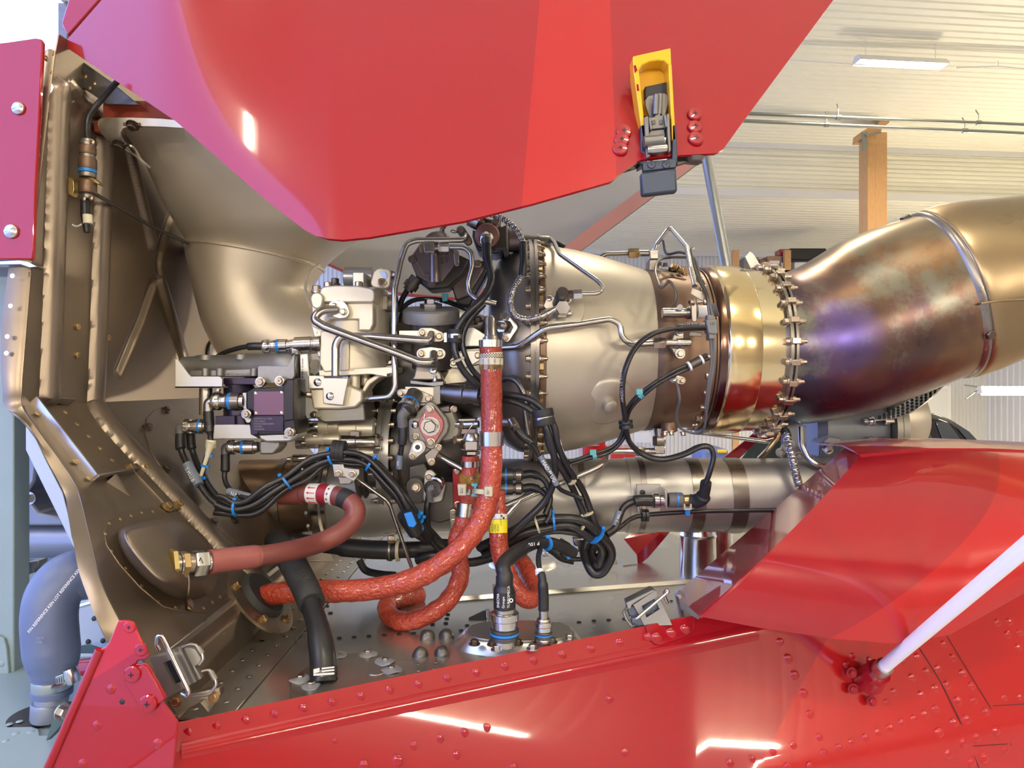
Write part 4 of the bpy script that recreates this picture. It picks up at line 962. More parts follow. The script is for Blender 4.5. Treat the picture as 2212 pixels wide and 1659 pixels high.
# ---------------------------------------------------------------- actuator stack on the left
ac = thing('fuel_actuator', 'black and purple electric actuator with engraved plate below grey casting', 'actuator', P(560, 960, 1.10))
face(ac, 'black_case', [(533, 846), (549, 838), (613, 836), (613, 818), (635, 818), (635, 908), (641, 938), (541, 939), (539, 900), (533, 880)], 1.06, .07, 'black_anod', .0012)
face(ac, 'case_step', [(612, 820), (634, 820), (634, 906), (612, 910)], 1.054, .02, 'black_anod', .001)
face(ac, 'purple_cover', [(548, 845), (613, 845), (613, 897), (548, 897)], 1.054, .008, 'purple_plate', .0006)
for x, y in ((552, 850), (608, 848), (553, 893), (608, 892)): bolt(ac, P(x, y, 1.054), (0, -1, 0), S(8, 1.05), 'slot', 'steel_bright', 'screw', x*.7)
face(ac, 'text_plate', [(542, 898), (612, 898), (612, 932), (558, 932), (556, 938), (542, 938)], 1.0575, .006, 'purple_anod', .0004)
tpl = [o for o in ac.children if o.name.startswith('text_plate')][0]
for k, s in enumerate(('SERMAT S.A 17926', 'P/N:13006-2', 'P/N:EC:704A4329007', 'S/N:3391', 'Date:06/18')):
    text(tpl, s, P(549, 906+5.6*k, 1.0574), (1, 0, 0), (0, 0, 1), S(3.4, 1.057), 'ink_dim')
for x, y, mm in ((564, 825, 'bolt'), (606, 823, 'bolt'), (534, 894, 'bolt'), (627, 934, 'bolt')):
    bolt(ac, P(x, y, 1.050), (0, -1, 0), S(15, 1.05), 'twelve', mm); g = G(); g.lathe(P(x, y, 1.056), (0, -1, 0), [(0, S(12, 1.05)), (.004, S(11, 1.05))], 20); part('washer', g, 'steel_bright', ac)
bolt(ac, P(617, 943, 1.055), (0, -1, 0), S(9, 1.05), 'cross', 'bolt', 'screw')
face(ac, 'tie_down_ear', lobes([(534, 894, 10), (536, 908, 6)]), 1.058, .02, 'alu_pale')
face(ac, 'grey_bracket', [(556, 793), (560, 790), (620, 790), (628, 776), (636, 764), (636, 812), (620, 838), (604, 838), (602, 828), (568, 828), (566, 838), (556, 838)], 1.066, .006, 'cast', .001)
cyl(ac, 'casting', P(393, 790, 1.13), P(648, 790, 1.13), [(0, S(15, 1.13)), (.01, S(19, 1.13)), (.12, S(21, 1.13)), (.13, S(23, 1.13)), (.53, S(24, 1.13)), (.55, S(28, 1.13)), (.8, S(28, 1.13)), (.81, S(30, 1.13)), (.96, S(30, 1.13)), (1, S(26, 1.13))], 'cast', 32)
for x, y in ((445, 770), (521, 769)): cyl(ac, 'casting_boss', P(x, y+8, 1.12), P(x, y-4, 1.12), [(0, .010), (.9, .009), (1, .007)], 'cast')
cyl(ac, 'eyelet', P(638, 766, 1.12), P(638, 753, 1.12), [(0, .009), (.2, .010), (.9, .010), (1, .005)], 'steel')
face(ac, 'casting_foot', [(408, 800), (556, 796), (556, 814), (408, 814)], 1.105, .05, 'cast', .002)
face(ac, 'stamped_strip', [(474, 804), (548, 803), (548, 812), (474, 813)], 1.1035, .01, 'cast', .0006); text(ac, 'RGE789 DC90GUG.JAR18 ES 9G02', P(476, 811, 1.1034), (1, 0, 0), (0, 0, 1), S(4.5, 1.1), 'ink')
for x in (444, 475, 549): cyl(ac, 'casting_rib', P(x, 812, 1.10), P(x, 796, 1.10), [(0, .006), (1, .006)], 'cast', 16)
face(ac, 'folded_bracket', [(378, 776), (383, 776), (411, 813), (474, 813), (480, 818), (480, 838), (378, 838)], 1.072, .004, 'alu_pale', .0006)
face(ac, 'bracket_base', [(378, 834), (480, 834), (480, 838), (378, 838)], 1.072, .06, 'alu_pale', .0006); bolt(ac, P(472, 840, 1.085), (0, 0, -1), S(10, 1.08), 'hex', 'steel')
face(ac, 'purple_spacer', [(482, 816), (554, 816), (554, 831), (482, 831)], 1.095, .05, 'purple_anod', .001)
cyl(ac, 'motor', P(517, 900, 1.115), P(517, 831, 1.115), [(0, S(32, 1.115)), (.9, S(32, 1.115)), (1, S(28, 1.115))], 'purple_anod', 32)
face(ac, 'purple_foot', [(465, 899), (507, 898), (507, 918), (465, 918)], 1.075, .04, 'purple_anod', .001); cyl(ac, 'maroon_motor', P(525, 920, 1.10), P(525, 897, 1.10), [(0, .020), (1, .020)], 'purple_anod', 24)
cyl(ac, 'steel_sleeve', P(445, 896, 1.11), P(445, 838, 1.11), [(0, S(14, 1.11)), (1, S(14, 1.11))], 'steel', 24)
face(ac, 'lower_bracket', [(462, 917), (540, 917), (545, 939), (560, 948), (460, 948)], 1.074, .05, 'alu_pale', .001)
face(ac, 'rounded_foot', hull([(556, 938), (646, 934), (640, 946), (626, 955), (575, 956), (562, 950)]), 1.07, .05, 'alu_pale', .003)
face(ac, 'end_casting', [(560, 952), (604, 950), (604, 966), (590, 982), (560, 982)], 1.09, .04, 'cast', .003)
face(ac, 'elbow_flange', [(523, 848), (533, 848), (533, 884), (525, 884)], 1.075, .035, 'steel_bright', .001)
face(ac, 'ribbed_side', [(636, 820), (648, 824), (648, 920), (641, 930), (636, 900)], 1.09, .05, 'black_anod', .002)
# plugs into the actuator
pg = thing('actuator_plug', 'upper electrical plug with blue ring entering the black actuator', 'connector', P(450, 890, 1.08))
plug(pg, P(461, 867, 1.08), P(530, 867, 1.08), S(20, 1.08), .55); g = G(); g.tube(fil(PP([(450, 892, 1.08), (450, 868, 1.08), (463, 868, 1.08)]), .012), S(10, 1.08), 16); part('elbow', g, 'steel', pg)
pg = thing('actuator_plug', 'lower electrical plug with blue ring near the firewall access plate', 'connector', P(392, 940, 1.10))
plug(pg, P(400, 921, 1.10), P(450, 921, 1.10), S(17, 1.1), .66, 'steel'); g = G(); g.tube(fil(PP([(390, 942, 1.10), (390, 922, 1.10), (402, 922, 1.10)]), .012), S(10, 1.1), 16); part('elbow', g, 'sleeve_grey', pg)
pg = thing('casting_plug', 'electrical plug with blue ring entering the small grey casting under the actuator', 'connector', P(487, 990, 1.10))
plug(pg, P(493, 966, 1.10), P(560, 966, 1.10), S(16, 1.1), .5, 'steel_bright'); g = G(); g.tube(fil(PP([(487, 984, 1.10), (487, 966, 1.10), (495, 966, 1.10)]), .010), S(9, 1.1), 16); part('elbow', g, 'sleeve_grey', pg)
pg = thing('sensor_plug', 'horizontal sensor plug with black lead in front of the intake duct', 'connector', P(640, 760, 1.12))
plug(pg, P(568, 748, 1.12), P(630, 746, 1.12), S(15, 1.12), .55, 'steel'); cyl(pg, 'sensor_barrel', P(628, 745, 1.12), P(694, 742, 1.12), [(0, .009), (.15, .009), (.15, .0125), (.7, .0125), (.72, .0115), (.76, .0115), (.78, .0128), (1, .0128)], 'steel', 24)
g = G(); g.tube(cr(PP([(470, 770, 1.16), (490, 760, 1.14), (520, 751, 1.125), (545, 748, 1.12), (570, 748, 1.12)]), 6), [.0042]*16+[.0065]*9, 12); part('lead', g, 'cable', pg)

# ---------------------------------------------------------------- oil filter
TV = V((0, -.22, 1)).normalized()
fl = thing('oil_filter', 'grey canister filter with thick round lid and hex nut', 'filter', P(930, 830, 1.14))
c = P(932, 692, 1.15)
def fil_part(n_, prof, m, sg=44): g = G(); g.lathe(c, TV, prof, sg); return part(n_, g, m, fl)
fil_part('lid', [(-.004, .040), (-.003, .0465), (.0, .0475), (.016, .0475), (.019, .045), (.020, .02)], 'cast')
fil_part('lid_nut', [(.020, .018), (.021, .0185), (.028, .0185), (.029, .012)], 'steel', 6); fil_part('lid_bolt', [(.029, .011), (.036, .011), (.037, .009)], 'steel_bright', 6)
fil_part('canister', [(-.085, .026), (-.080, .035), (-.004, .036)], 'gunmetal'); fil_part('canister_base', [(-.118, .020), (-.108, .021), (-.094, .026), (-.085, .030)], 'casing_dark')
bolt(fl, P(945, 652, 1.14), TV, S(12, 1.14), 'slot', 'steel_bright', 'screw')
flange2(fl, 931, 723, 18, 4, 15, 11, 1.106, .008, 'alu', 13); flange2(fl, 931, 764, 20, 0, 15, 12, 1.104, .008, 'alu_pale', 13)
face(fl, 'name_plate', [(862, 714), (908, 714), (905, 727), (862, 727)], 1.12, .003, 'alu_pale', .0004); 
face(fl, 'ear_clip', [(958, 718), (966, 718), (966, 740), (958, 740)], 1.104, .004, 'steel')
face(fl, 'neck', [(898, 790), (935, 790), (952, 805), (957, 822), (886, 822), (893, 812)], 1.125, .05, 'casing_dark', .003); bolt(fl, P(936, 800, 1.122), (0, -1, .2), S(17, 1.12), 'rivet', 'steel_bright', 'plug')
face(fl, 'neck_flange', [(886, 821), (925, 826), (958, 823), (958, 832), (940, 835), (886, 829)], 1.115, .06, 'cast', .001); bolt(fl, P(940, 824, 1.12), (0, 0, 1), S(11, 1.12), 'stud', 'steel')
# sensor block beneath
sb = thing('sensor_block', 'pale green-grey valve block with angled sensor plug below the filter', 'valve', P(914, 880, 1.12))
face(sb, 'block', [(875, 835), (936, 836), (951, 832), (951, 872), (936, 877), (875, 876)], 1.115, .07, 'alu', .001)
face(sb, 'block_side', [(936, 836), (951, 833), (951, 872), (936, 876)], 1.113, .004, 'alu_dark', .0004)
flange2(sb, 896, 855, 30, 6, 15, 9, 1.108, .008, 'alu_pale', 13); bolt(sb, P(955, 863, 1.13), (1, -.4, 0), S(10, 1.12), 'twelve')
a, b = P(897, 851, 1.105), P(874, 896, 1.07); cyl(sb, 'sensor_barrel', a, b, [(0, .0135), (.3, .0135), (.32, .0155), (.42, .0155), (.44, .0135)], 'steel_dark', 24)
cyl(sb, 'blue_ring', a.lerp(b, .44), a.lerp(b, .5), [(0, .0158), (1, .0158)], 'ring_blue'); cyl(sb, 'coupling_nut', a.lerp(b, .5), a.lerp(b, .8), [(0, .0155), (.5, .016), (.6, .0175), (1, .0175)], 'steel_bright', 24)
g = G(); g.tube(fil([a.lerp(b, .8), P(868, 897, 1.075), P(870, 922, 1.078)], .012), S(11, 1.07), 16); part('elbow', g, 'sleeve_grey', sb)
g = G(); g.tube(cr(PP([(870, 920, 1.078), (870, 945, 1.078), (868, 962, 1.08), (865, 982, 1.085)]), 5), [S(9.5, 1.08)]*10+[S(6, 1.08)]*6, 14); part('boot', g, 'rubber', sb)
cyl(sb, 'clear_marker', P(864, 982, 1.086), P(862, 1012, 1.09), [(0, S(7, 1.09)), (1, S(7, 1.09))], 'clear_sleeve', 14); text(sb, 'NTL', P(861, 1006, 1.0795), (.05, 0, 1), (-1, 0, 0), S(4, 1.08), 'ink_white')
g = G(); g.tube(cr(PP([(862, 1010, 1.09), (866, 1040, 1.10), (878, 1070, 1.12)]), 5), S(4, 1.09), 10); part('lead', g, 'cable', sb)
cyl(sb, 'side_sensor', P(952, 848, 1.13), P(1040, 855, 1.10), [(0, .014), (.1, .0155), (.55, .0155), (.56, .0165), (.62, .0165), (.64, .014), (.85, .014), (.86, .0165), (1, .0165)], 'steel_dark', 26)
# pump cover with rose plate
pc = thing('pump_cover', 'rose-red oval pump cover with large hex bolt below the sensor block', 'cover', P(930, 990, 1.12))
face(pc, 'base_casting', lobes([(929, 880, 13), (940, 920, 30), (931, 957, 14), (893, 912, 11), (892, 950, 9)]), 1.098, .06, 'cast', .002)
o = face(pc, 'rose_plate', lobes([(929, 884, 9), (931, 918, 27.5), (931, 955, 9)], 24), 1.084, .012, 'rose_plate', .0012)
for y in (884, 955): bolt(o, P(929+(y-884)*.03, y, 1.0838), (0, -1, 0), S(15, 1.08), 'twelve')
bolt(o, P(930, 921, 1.0838), (0, -1, 0), S(29, 1.08), 'hex', 'bolt_steel', 'centre_bolt', .3)
g = G(); g.tube(cr(PP([(918, 895, 1.080), (917, 905, 1.079), (932, 906, 1.078), (944, 915, 1.078), (946, 925, 1.079)]), 4), .0008, 6); part('lock_wire', g, 'steel', pc)
bolt(pc, P(896, 917, 1.096), (0, -1, 0), S(17, 1.09), 'rivet', 'steel_bright', 'plug'); bolt(pc, P(898, 943, 1.096), (0, -1, 0), S(13, 1.09), 'twelve')
face(pc, 'port_plate', lobes([(904, 966, 16), (891, 985, 9)]), 1.086, .010, 'alu_pale', .001); cyl(pc, 'port_ring', P(902, 966, 1.087), P(902, 966, 1.081), [(0, .0075), (.8, .0075), (.8, .005), (1, .005)], 'steel', 20); cyl(pc, 'port_hole', P(902, 966, 1.086), P(902, 966, 1.0805), [(0, .0042), (1, .0042)], 'dark', 16); bolt(pc, P(891, 985, 1.0855), (0, -1, 0), S(13, 1.08), 'twelve')
face(pc, 'pipe_flange', hull([(915, 982), (940, 962), (952, 972), (936, 1000), (922, 1002)]), 1.10, .03, 'casing_dark', .002)
for x, y in ((947, 967), (932, 998)): bolt(pc, P(x, y, 1.099), (.2, -1, 0), S(13, 1.1), 'twelve')
pb2 = thing('scavenge_pump', 'dark rounded pump body with steel tubes beside the rose cover', 'pump', P(980, 960, 1.15))
face(pb2, 'body', lobes([(968, 893, 16), (972, 930, 26), (960, 945, 14)]), 1.125, .08, 'alu_dark', .006); face(pb2, 'top_block', hull([(946, 878), (972, 874), (974, 892), (946, 892)]), 1.12, .05, 'gunmetal', .003)
bolt(pb2, P(980, 884, 1.124), (.3, -1, 0), S(13, 1.12), 'twelve'); cyl(pb2, 'tube', P(985, 918, 1.13), P(1034, 916, 1.12), [(0, .006), (1, .006)], 'steel', 16); cyl(pb2, 'tube', P(980, 950, 1.13), P(1004, 950, 1.13), [(0, .006), (1, .006)], 'bolt', 16)
face(pb2, 'guide_plate', [(990, 905), (1030, 904), (1030, 909), (990, 910)], 1.125, .03, 'steel', .0006); face(pb2, 'guide_block', [(986, 926), (1028, 926), (1028, 938), (986, 938)], 1.13, .03, 'mauve_metal', .001)
for x, y in ((996, 918), (982, 950)): nut(pb2, P(x-3, y, 1.125), P(x+5, y, 1.125), S(9, 1.12), 'bolt')
# pale backing plates right of filter
bp = thing('mount_plate', 'pale alloy mounting plates behind the orange hose top', 'plate', P(990, 830, 1.17))
face(bp, 'lower_plate', [(930, 780), (975, 768), (1000, 755), (1036, 752), (1036, 800), (1004, 826), (962, 830), (940, 800)], 1.16, .02, 'alu', .001)
face(bp, 'upper_plate', [(994, 712), (1022, 706), (1048, 722), (1048, 748), (1004, 748), (990, 735)], 1.15, .03, 'alu_pale', .001)
flange2(bp, 1006, 776, 26, -8, 18, 11, 1.15, .008, 'alu_pale', 12); bolt(bp, P(1030, 795, 1.15), (0, -1, 0), S(14, 1.15), 'twelve')
face(bp, 'dark_cap', [(1020, 790), (1038, 784), (1040, 818), (1022, 812)], 1.14, .03, 'steel_dark', .002)
for x, y in ((1008, 690), (1032, 694), (1020, 700)): bolt(bp, P(x, y, 1.15), (0, -.4, 1), S(17, 1.15), 'hex', 'bolt_dark')
# ---------------------------------------------------------------- bleed valve cover with hex outline (mauve)
bv = thing('bleed_valve', 'mauve-grey bleed valve with wire-locked hex screws near the cowling edge', 'valve', P(935, 620, 1.18))
face(bv, 'cover', [(886, 556), (905, 529), (925, 518), (962, 524), (986, 541), (983, 570), (956, 608), (930, 613), (900, 596), (890, 575)], 1.15, .022, 'mauve_metal', .002)
face(bv, 'body', [(892, 566), (910, 540), (985, 545), (1015, 562), (1000, 590), (965, 622), (925, 625), (900, 606)], 1.172, .06, 'gunmetal', .003)
cyl(bv, 'bowl', P(945, 520, 1.185), P(943, 503, 1.185), [(0, .024), (.6, .020), (1, .012)], 'mauve_metal', 24)
g = G(); g.tube(PP([(939, 610, 1.150), (938, 560, 1.148), (937, 535, 1.15)]), [.010, .0085, .009], 14); part('rib', g, 'mauve_metal', bv)
for x, y in ((890, 560), (924, 597), (933, 612)): bolt(bv, P(x, y, 1.148), (0, -1, .1), S(12, 1.15), 'hex', 'mauve_metal')
g = G(); g.tube(cr(PP([(893, 557, 1.143), (906, 575, 1.141), (916, 594, 1.143), (924, 596, 1.143)]), 4), .0006, 6); part('lock_wire', g, 'steel', bv)
face(bv, 'steel_block', [(914, 523), (938, 523), (938, 545), (916, 545)], 1.125, .02, 'steel', .001); face(bv, 'tab', [(905, 527), (913, 527), (913, 545), (907, 545)], 1.13, .004, 'bolt_gold'); nut(bv, P(947, 535, 1.135), P(970, 535, 1.135), S(11, 1.13), 'steel')
cyl(bv, 'spigot', P(936, 535, 1.135), P(948, 535, 1.135), [(0, .005), (1, .005)], 'bolt')
text(bv, 'A-J20\n L-620', P(962, 545, 1.149), (0, 0, -1), (1, 0, 0), S(7, 1.15), 'ink')
face(bv, 'lead_seal', lobes([(985, 545, 6), (987, 570, 5)]), 1.14, .006, 'steel'); face(bv, 'strut', [(975, 620), (1030, 560), (1048, 580), (1012, 640), (985, 650)], 1.21, .03, 'mauve_metal', .003)
bolt(bv, P(1032, 570, 1.205), (0, -1, 0), S(14, 1.2), 'twelve'); face(bv, 'dark_bracket', [(985, 600), (1005, 560), (1060, 565), (1048, 600), (1015, 660), (985, 660)], 1.22, .04, 'gunmetal', .003)
cyl(bv, 'cable_gland', P(900, 600, 1.17), P(880, 628, 1.17), [(0, .011), (.4, .011), (.4, .013), (.8, .013), (.8, .009), (1, .009)], 'gunmetal', 20)
# ---------------------------------------------------------------- ignition head at the top
ig = thing('ignition_unit', 'rust-brown igniter disc with black cable under the red cowling edge', 'igniter', P(1050, 545, 1.17))
cyl(ig, 'disc', P(1054, 508, 1.17), P(1051, 510, 1.14), [(0, S(26, 1.15)), (.6, S(27, 1.15)), (.9, S(25, 1.15)), (1, S(16, 1.14))], 'rust_disc', 36)
cyl(ig, 'white_ring', P(1051, 514, 1.142), P(1050, 518, 1.128), [(0, .013), (.5, .0125), (.9, .010), (1, .007)], 'steel_bright', 28); cyl(ig, 'gland', P(1050, 516, 1.13), P(1052, 532, 1.125), [(0, .0085), (1, .008)], 'gunmetal', 20)
face(ig, 'housing', [(1022, 482), (1040, 468), (1075, 474), (1084, 490), (1096, 482), (1100, 540), (1070, 548), (1030, 540), (1020, 510)], 1.18, .07, 'gunmetal', .004)
face(ig, 'bracket', [(1070, 535), (1098, 535), (1098, 552), (1090, 552), (1088, 540), (1072, 540)], 1.15, .02, 'gunmetal', .001); cyl(ig, 'spool', P(1018, 478, 1.17), P(1038, 488, 1.16), [(0, .012), (1, .012)], 'steel', 20)
bolt(ig, P(1072, 481, 1.165), (0, -1, 0), S(18, 1.16), 'twelve'); bolt(ig, P(1046, 474, 1.175), (0, -.3, 1), S(12, 1.16), 'hex', 'bolt_dark')
flange2(ig, 1003, 508, 8, 12, 9, 9, 1.155, .010, 'alu_dark', 11); g = G(); g.tube(cr(PP([(990, 502, 1.15), (978, 497, 1.15), (974, 500, 1.15), (982, 503, 1.15), (990, 501, 1.15)]), 4), .0008, 6); part('lock_wire', g, 'ink', ig)
cyl(ig, 'side_can', P(1097, 518, 1.22), P(1127, 518, 1.22), [(0, .020), (.1, .022), (.9, .022), (1, .017)], 'mauve_metal', 24)
# pressure transducer beyond flange
tr = thing('pressure_sensor', 'small grey cylindrical sensor on top of the turbine flange', 'sensor', P(1160, 545, 1.25))
cyl(tr, 'barrel', P(1128, 524, 1.24), P(1190, 526, 1.24), [(0, .012), (.06, .014), (.5, .014), (.5, .016), (.58, .016), (.58, .014), (.9, .014), (1, .012)], 'alu_dark', 24); cyl(tr, 'rubber_foot', P(1198, 528, 1.26), P(1216, 540, 1.26), [(0, .010), (1, .012)], 'rubber', 16)
# casing bosses: injector, drain, starter injector, sensor fittings
p, d = cas(1196, 18, 218)
ij = thing('fuel_injector', 'fuel injector with hex unions bolted on the turbine casing', 'injector', p)
g = G(); f_ = [P(x, y, 1.092) for x, y in lobes([(1188, 645, 7), (1232, 676, 6), (1205, 665, 18), (1180, 660, 6)])]; g.extr(f_, V((0, .012, 0))); part('flange', g, 'casing_dark', ij, .001)
for x, y in ((1187, 644), (1229, 674), (1227, 649)): bolt(ij, P(x, y, 1.091), d, S(14, 1.09), 'rivet', 'bolt_steel', 'screw')
cyl(ij, 'body', P(1208, 655, 1.09), P(1216, 630, 1.06), [(0, .011), (.8, .009), (.82, .010), (1, .009)], 'steel_dark', 20); nut(ij, P(1222, 637, 1.07), P(1238, 636, 1.07), S(10, 1.07), 'bolt_dark'); nut(ij, P(1238, 636, 1.07), P(1257, 635, 1.07), S(11, 1.07), 'steel_bright')
nut(ij, P(1213, 672, 1.088), P(1216, 664, 1.062), S(17, 1.08), 'steel_bright'); 
fx_ = thing('start_injector', 'union block with rhombic ears feeding the aft casing band', 'fitting', P(1475, 790, 1.13))
nut(fx_, P(1411, 741, 1.10), P(1437, 741, 1.10), S(13, 1.1), 'bolt'); cyl(fx_, 'stub', P(1437, 741, 1.10), P(1464, 741, 1.10), [(0, .0055), (1, .0055)], 'steel'); 
cyl(fx_, 'block', P(1462, 740, 1.10), P(1492, 740, 1.10), [(0, .0075), (.9, .0075), (1, .006)], 'steel', 16)
face(fx_, 'ears', lobes([(1468, 718, 9), (1462, 745, 14), (1469, 764, 11)]), 1.115, .012, 'casing_dark', .001); bolt(fx_, P(1469, 764, 1.113), (0, -1, 0), S(15, 1.11), 'hex', 'steel'); bolt(fx_, P(1468, 716, 1.112), (0, -1, 0), S(13, 1.11), 'hex', 'steel')
# thermocouple clamp and igniter stub on the aft flange
th_ = thing('thermocouple_clamp', 'steel stub and white ceramic collar clamped over the aft flange', 'sensor', P(1480, 700, 1.12))
cyl(th_, 'stub', P(1430, 676, 1.125), P(1482, 676, 1.125), [(0, .006), (.01, .0085), (1, .0085)], 'steel', 20); cyl(th_, 'collar', P(1482, 676, 1.125), P(1498, 676, 1.125), [(0, .010), (.4, .011), (1, .010)], 'steel_dark', 20)
cyl(th_, 'ceramic', P(1506, 674, 1.125), P(1530, 674, 1.125), [(0, .011), (1, .011)], 'label_white', 20); cyl(th_, 'cap', P(1530, 674, 1.125), P(1550, 668, 1.12), [(0, .009), (1, .012)], 'sleeve_grey', 10)
face(th_, 'plate', lobes([(1499, 654, 6), (1500, 690, 5)]), 1.105, .004, 'casing_dark', .0006); bolt(th_, P(1498, 653, 1.105), (-1, -.3, 0), S(13, 1.1), 'twelve'); bolt(th_, P(1506, 652, 1.105), (1, -.3, 0), S(11, 1.1), 'stud')
g = G(); g.tube([P(1469, 664, 1.11), P(1469, 664, 1.118)], .005, 12); part('ring', g, 'steel', th_)
face(th_, 'strap', [(1496, 622), (1516, 630), (1522, 642), (1518, 650), (1492, 634)], 1.11, .002, 'label_cream'); face(th_, 'dark_strap', [(1490, 715), (1518, 720), (1516, 727), (1488, 726)], 1.10, .003, 'gunmetal')
# bottom drain fittings
df = thing('drain_fitting', 'stacked drain fittings hanging below the aft casing band', 'fitting', P(1425, 975, 1.25))
cyl(df, 'cap', P(1445, 912, 1.2), P(1446, 934, 1.2), [(0, .012), (.3, .014), (.9, .014), (1, .010)], 'casing_brown', 20); cyl(df, 'neck', P(1424, 925, 1.25), P(1424, 945, 1.25), [(0, .012), (1, .009)], 'steel', 16)
nut(df, P(1424, 942, 1.25), P(1424, 962, 1.25), .012, 'steel_dark'); face(df, 'union_block', [(1414, 962), (1437, 962), (1437, 981), (1414, 981)], 1.235, .025, 'steel', .002)
for x, y in ((1436, 932), (1450, 931), (1475, 932)): bolt(df, P(x, y, 1.19), (.1, -.2, -1), S(12, 1.2), 'twelve')
nut(df, P(1372, 975, 1.24), P(1392, 975, 1.24), S(11, 1.24), 'casing_dark'); cyl(df, 'pipe_end', P(1392, 975, 1.24), P(1416, 975, 1.24), [(0, .006), (1, .006)], 'steel')
tb = thing('top_union', 'union block and bracket standing on top of the aft casing band', 'fitting', P(1420, 590, 1.3))
nut(tb, P(1357, 547, 1.28), P(1380, 547, 1.28), S(11, 1.28), 'bolt_gold'); cyl(tb, 'sleeve', P(1380, 547, 1.28), P(1404, 547, 1.28), [(0, .006), (1, .006)], 'steel')
face(tb, 'block', [(1402, 538), (1423, 538), (1423, 560), (1404, 560)], 1.27, .025, 'steel', .002); face(tb, 'stem', [(1402, 560), (1424, 560), (1424, 580), (1446, 580), (1446, 594), (1400, 590)], 1.27, .03, 'casing_dark', .002)
for x, y in ((1424, 570), (1437, 572)): bolt(tb, P(x, y+4, 1.265), (0, -.2, 1), S(11, 1.26), 'twelve', 'bolt_dark')
cyl(tb, 'plug', P(1446, 584, 1.26), P(1462, 582, 1.26), [(0, .007), (1, .005)], 'dark'); 
for k, (x, y) in enumerate(((1458, 578), (1471, 585), (1480, 598))): bolt(tb, P(x, y, 1.24), (-1, -.6, .5), S(13, 1.24), 'twelve', 'bolt_gold')
face(tb, 'heat_strap', [(1466, 574), (1484, 576), (1500, 600), (1505, 640), (1496, 640), (1486, 604)], 1.25, .004, 'casing_brown')
sb2 = thing('casing_sensor', 'small two-bolt sensor with thin lead on the brown casing band', 'sensor', P(1466, 832, 1.12))
flange2(sb2, 1464, 820, 9, 2, 9, 9, 1.125, .006, 'steel', 11); cyl(sb2, 'tip', P(1458, 819, 1.124), P(1456, 818, 1.105), [(0, .005), (1, .004)], 'steel', 12)
g = G(); g.tube(cr(PP([(1456, 820, 1.108), (1464, 835, 1.108), (1468, 865, 1.11), (1463, 885, 1.13), (1462, 905, 1.15), (1470, 925, 1.17), (1500, 936, 1.17), (1520, 928, 1.15), (1530, 860, 1.11), (1540, 790, 1.10), (1542, 730, 1.10)]), 5), .0022, 8); part('lead', g, 'sleeve_grey', sb2)
from mathutils import noise
# ---------------------------------------------------------------- hoses
def lumpy(g, amp, fr):
    for i, v in enumerate(g.v): g.v[i] = v+V((noise.noise(v*fr), noise.noise(v*fr+V((9, 1, 4))), noise.noise(v*fr+V((2, 7, 5)))))*amp
def band(parent, a, b, r, m, name='band', seg=28, n=1):
    d = b-a; g = G(); g.lathe(a, d, [(0, r*.97), (0, r), (d.length, r), (d.length, r*.97)], seg, True); return part(name, g, m, parent)
def along(path, f):
    """point on a dense path at fraction f"""
    L_ = [0]; 
    for a, b in zip(path, path[1:]): L_.append(L_[-1]+(b-a).length)
    t = f*L_[-1]
    for i in range(len(path)-1):
        if L_[i+1] >= t: return path[i].lerp(path[i+1], (t-L_[i])/(L_[i+1]-L_[i]+1e-9))
    return path[-1]
def sub(path, f0, f1, n=8): return [along(path, f0+(f1-f0)*k/n) for k in range(n+1)]
def wrap(parent, path, f0, f1, r, m, name, seg=24):
    g = G(); g.tube(sub(path, f0, f1, 6), r, seg); return part(name, g, m, parent)

oh = thing('orange_hose', 'thick wet-looking orange hose hanging straight down then sweeping left to firewall', 'hose', P(1060, 1280, 1.02))
OP = cr(PP([(1060, 738, 1.045), (1061, 800, 1.04), (1062, 880, 1.04), (1062, 950, 1.035), (1061, 1010, 1.03), (1057, 1060, 1.02), (1046, 1105, 1.01), (1026, 1145, 1.0), (992, 1186, .99), (945, 1224, .985), (890, 1252, .98), (820, 1270, .98), (740, 1277, .98), (660, 1277, .985), (600, 1282, .995), (563, 1291, 1.012), (530, 1300, 1.04)]), 14)
g = G(); n = len(OP); g.tube(OP, [S(23.5+.9*math.sin(i*.63)*(1 if 70 < i < 150 else .25), OP[i].y) for i in range(n)], 36); lumpy(g, .0010, 150); part('sleeve', g, 'hose_orange', oh, sharp=180)
for y0, y1, m in ((735, 750, 'steel_bright'), (932, 962, 'steel_bright')): band(oh, P(1060 if y0 < 800 else 1062, y0, 1.044 if y0 < 800 else 1.0355), P(1060 if y0 < 800 else 1062, y1, 1.044 if y0 < 800 else 1.0355), S(26, 1.04), m, 'crimp_band')
band(oh, P(1060, 763, 1.0412), P(1061, 774, 1.0412), S(26, 1.04), 'label_cream', 'dotted_label'); band(oh, P(1061, 774, 1.0412), P(1061, 788, 1.0412), S(26, 1.04), 'label_cream', 'printed_label'); band(oh, P(1061, 788, 1.0412), P(1061, 799, 1.0412), S(26, 1.04), 'amber_tape', 'tape')
for r_ in range(4):
    for k in range(13):
        a = -1.35+2.7*(k+.5*(r_ % 2))/12; p = P(1060.5, 765+2.6*r_, 1.0412); R_ = S(26.1, 1.04); q = p+V((math.sin(a)*R_, -math.cos(a)*R_, 0)); bolt(oh, q, (math.sin(a), -math.cos(a), 0), .0019, 'rivet', 'ink', 'dot')
for k, s in enumerate(('MV DW', 'HOT AIR', 'AIR CHAUD', 'MV DW')):
    a = -.75+.5*k; p = P(1061, 776, 1.0412); R_ = S(26.2, 1.04); text(oh, s, p+V((math.sin(a)*R_, -math.cos(a)*R_, 0)), (0, 0, -1), (math.cos(a), math.sin(a), 0), .0028, 'ink')
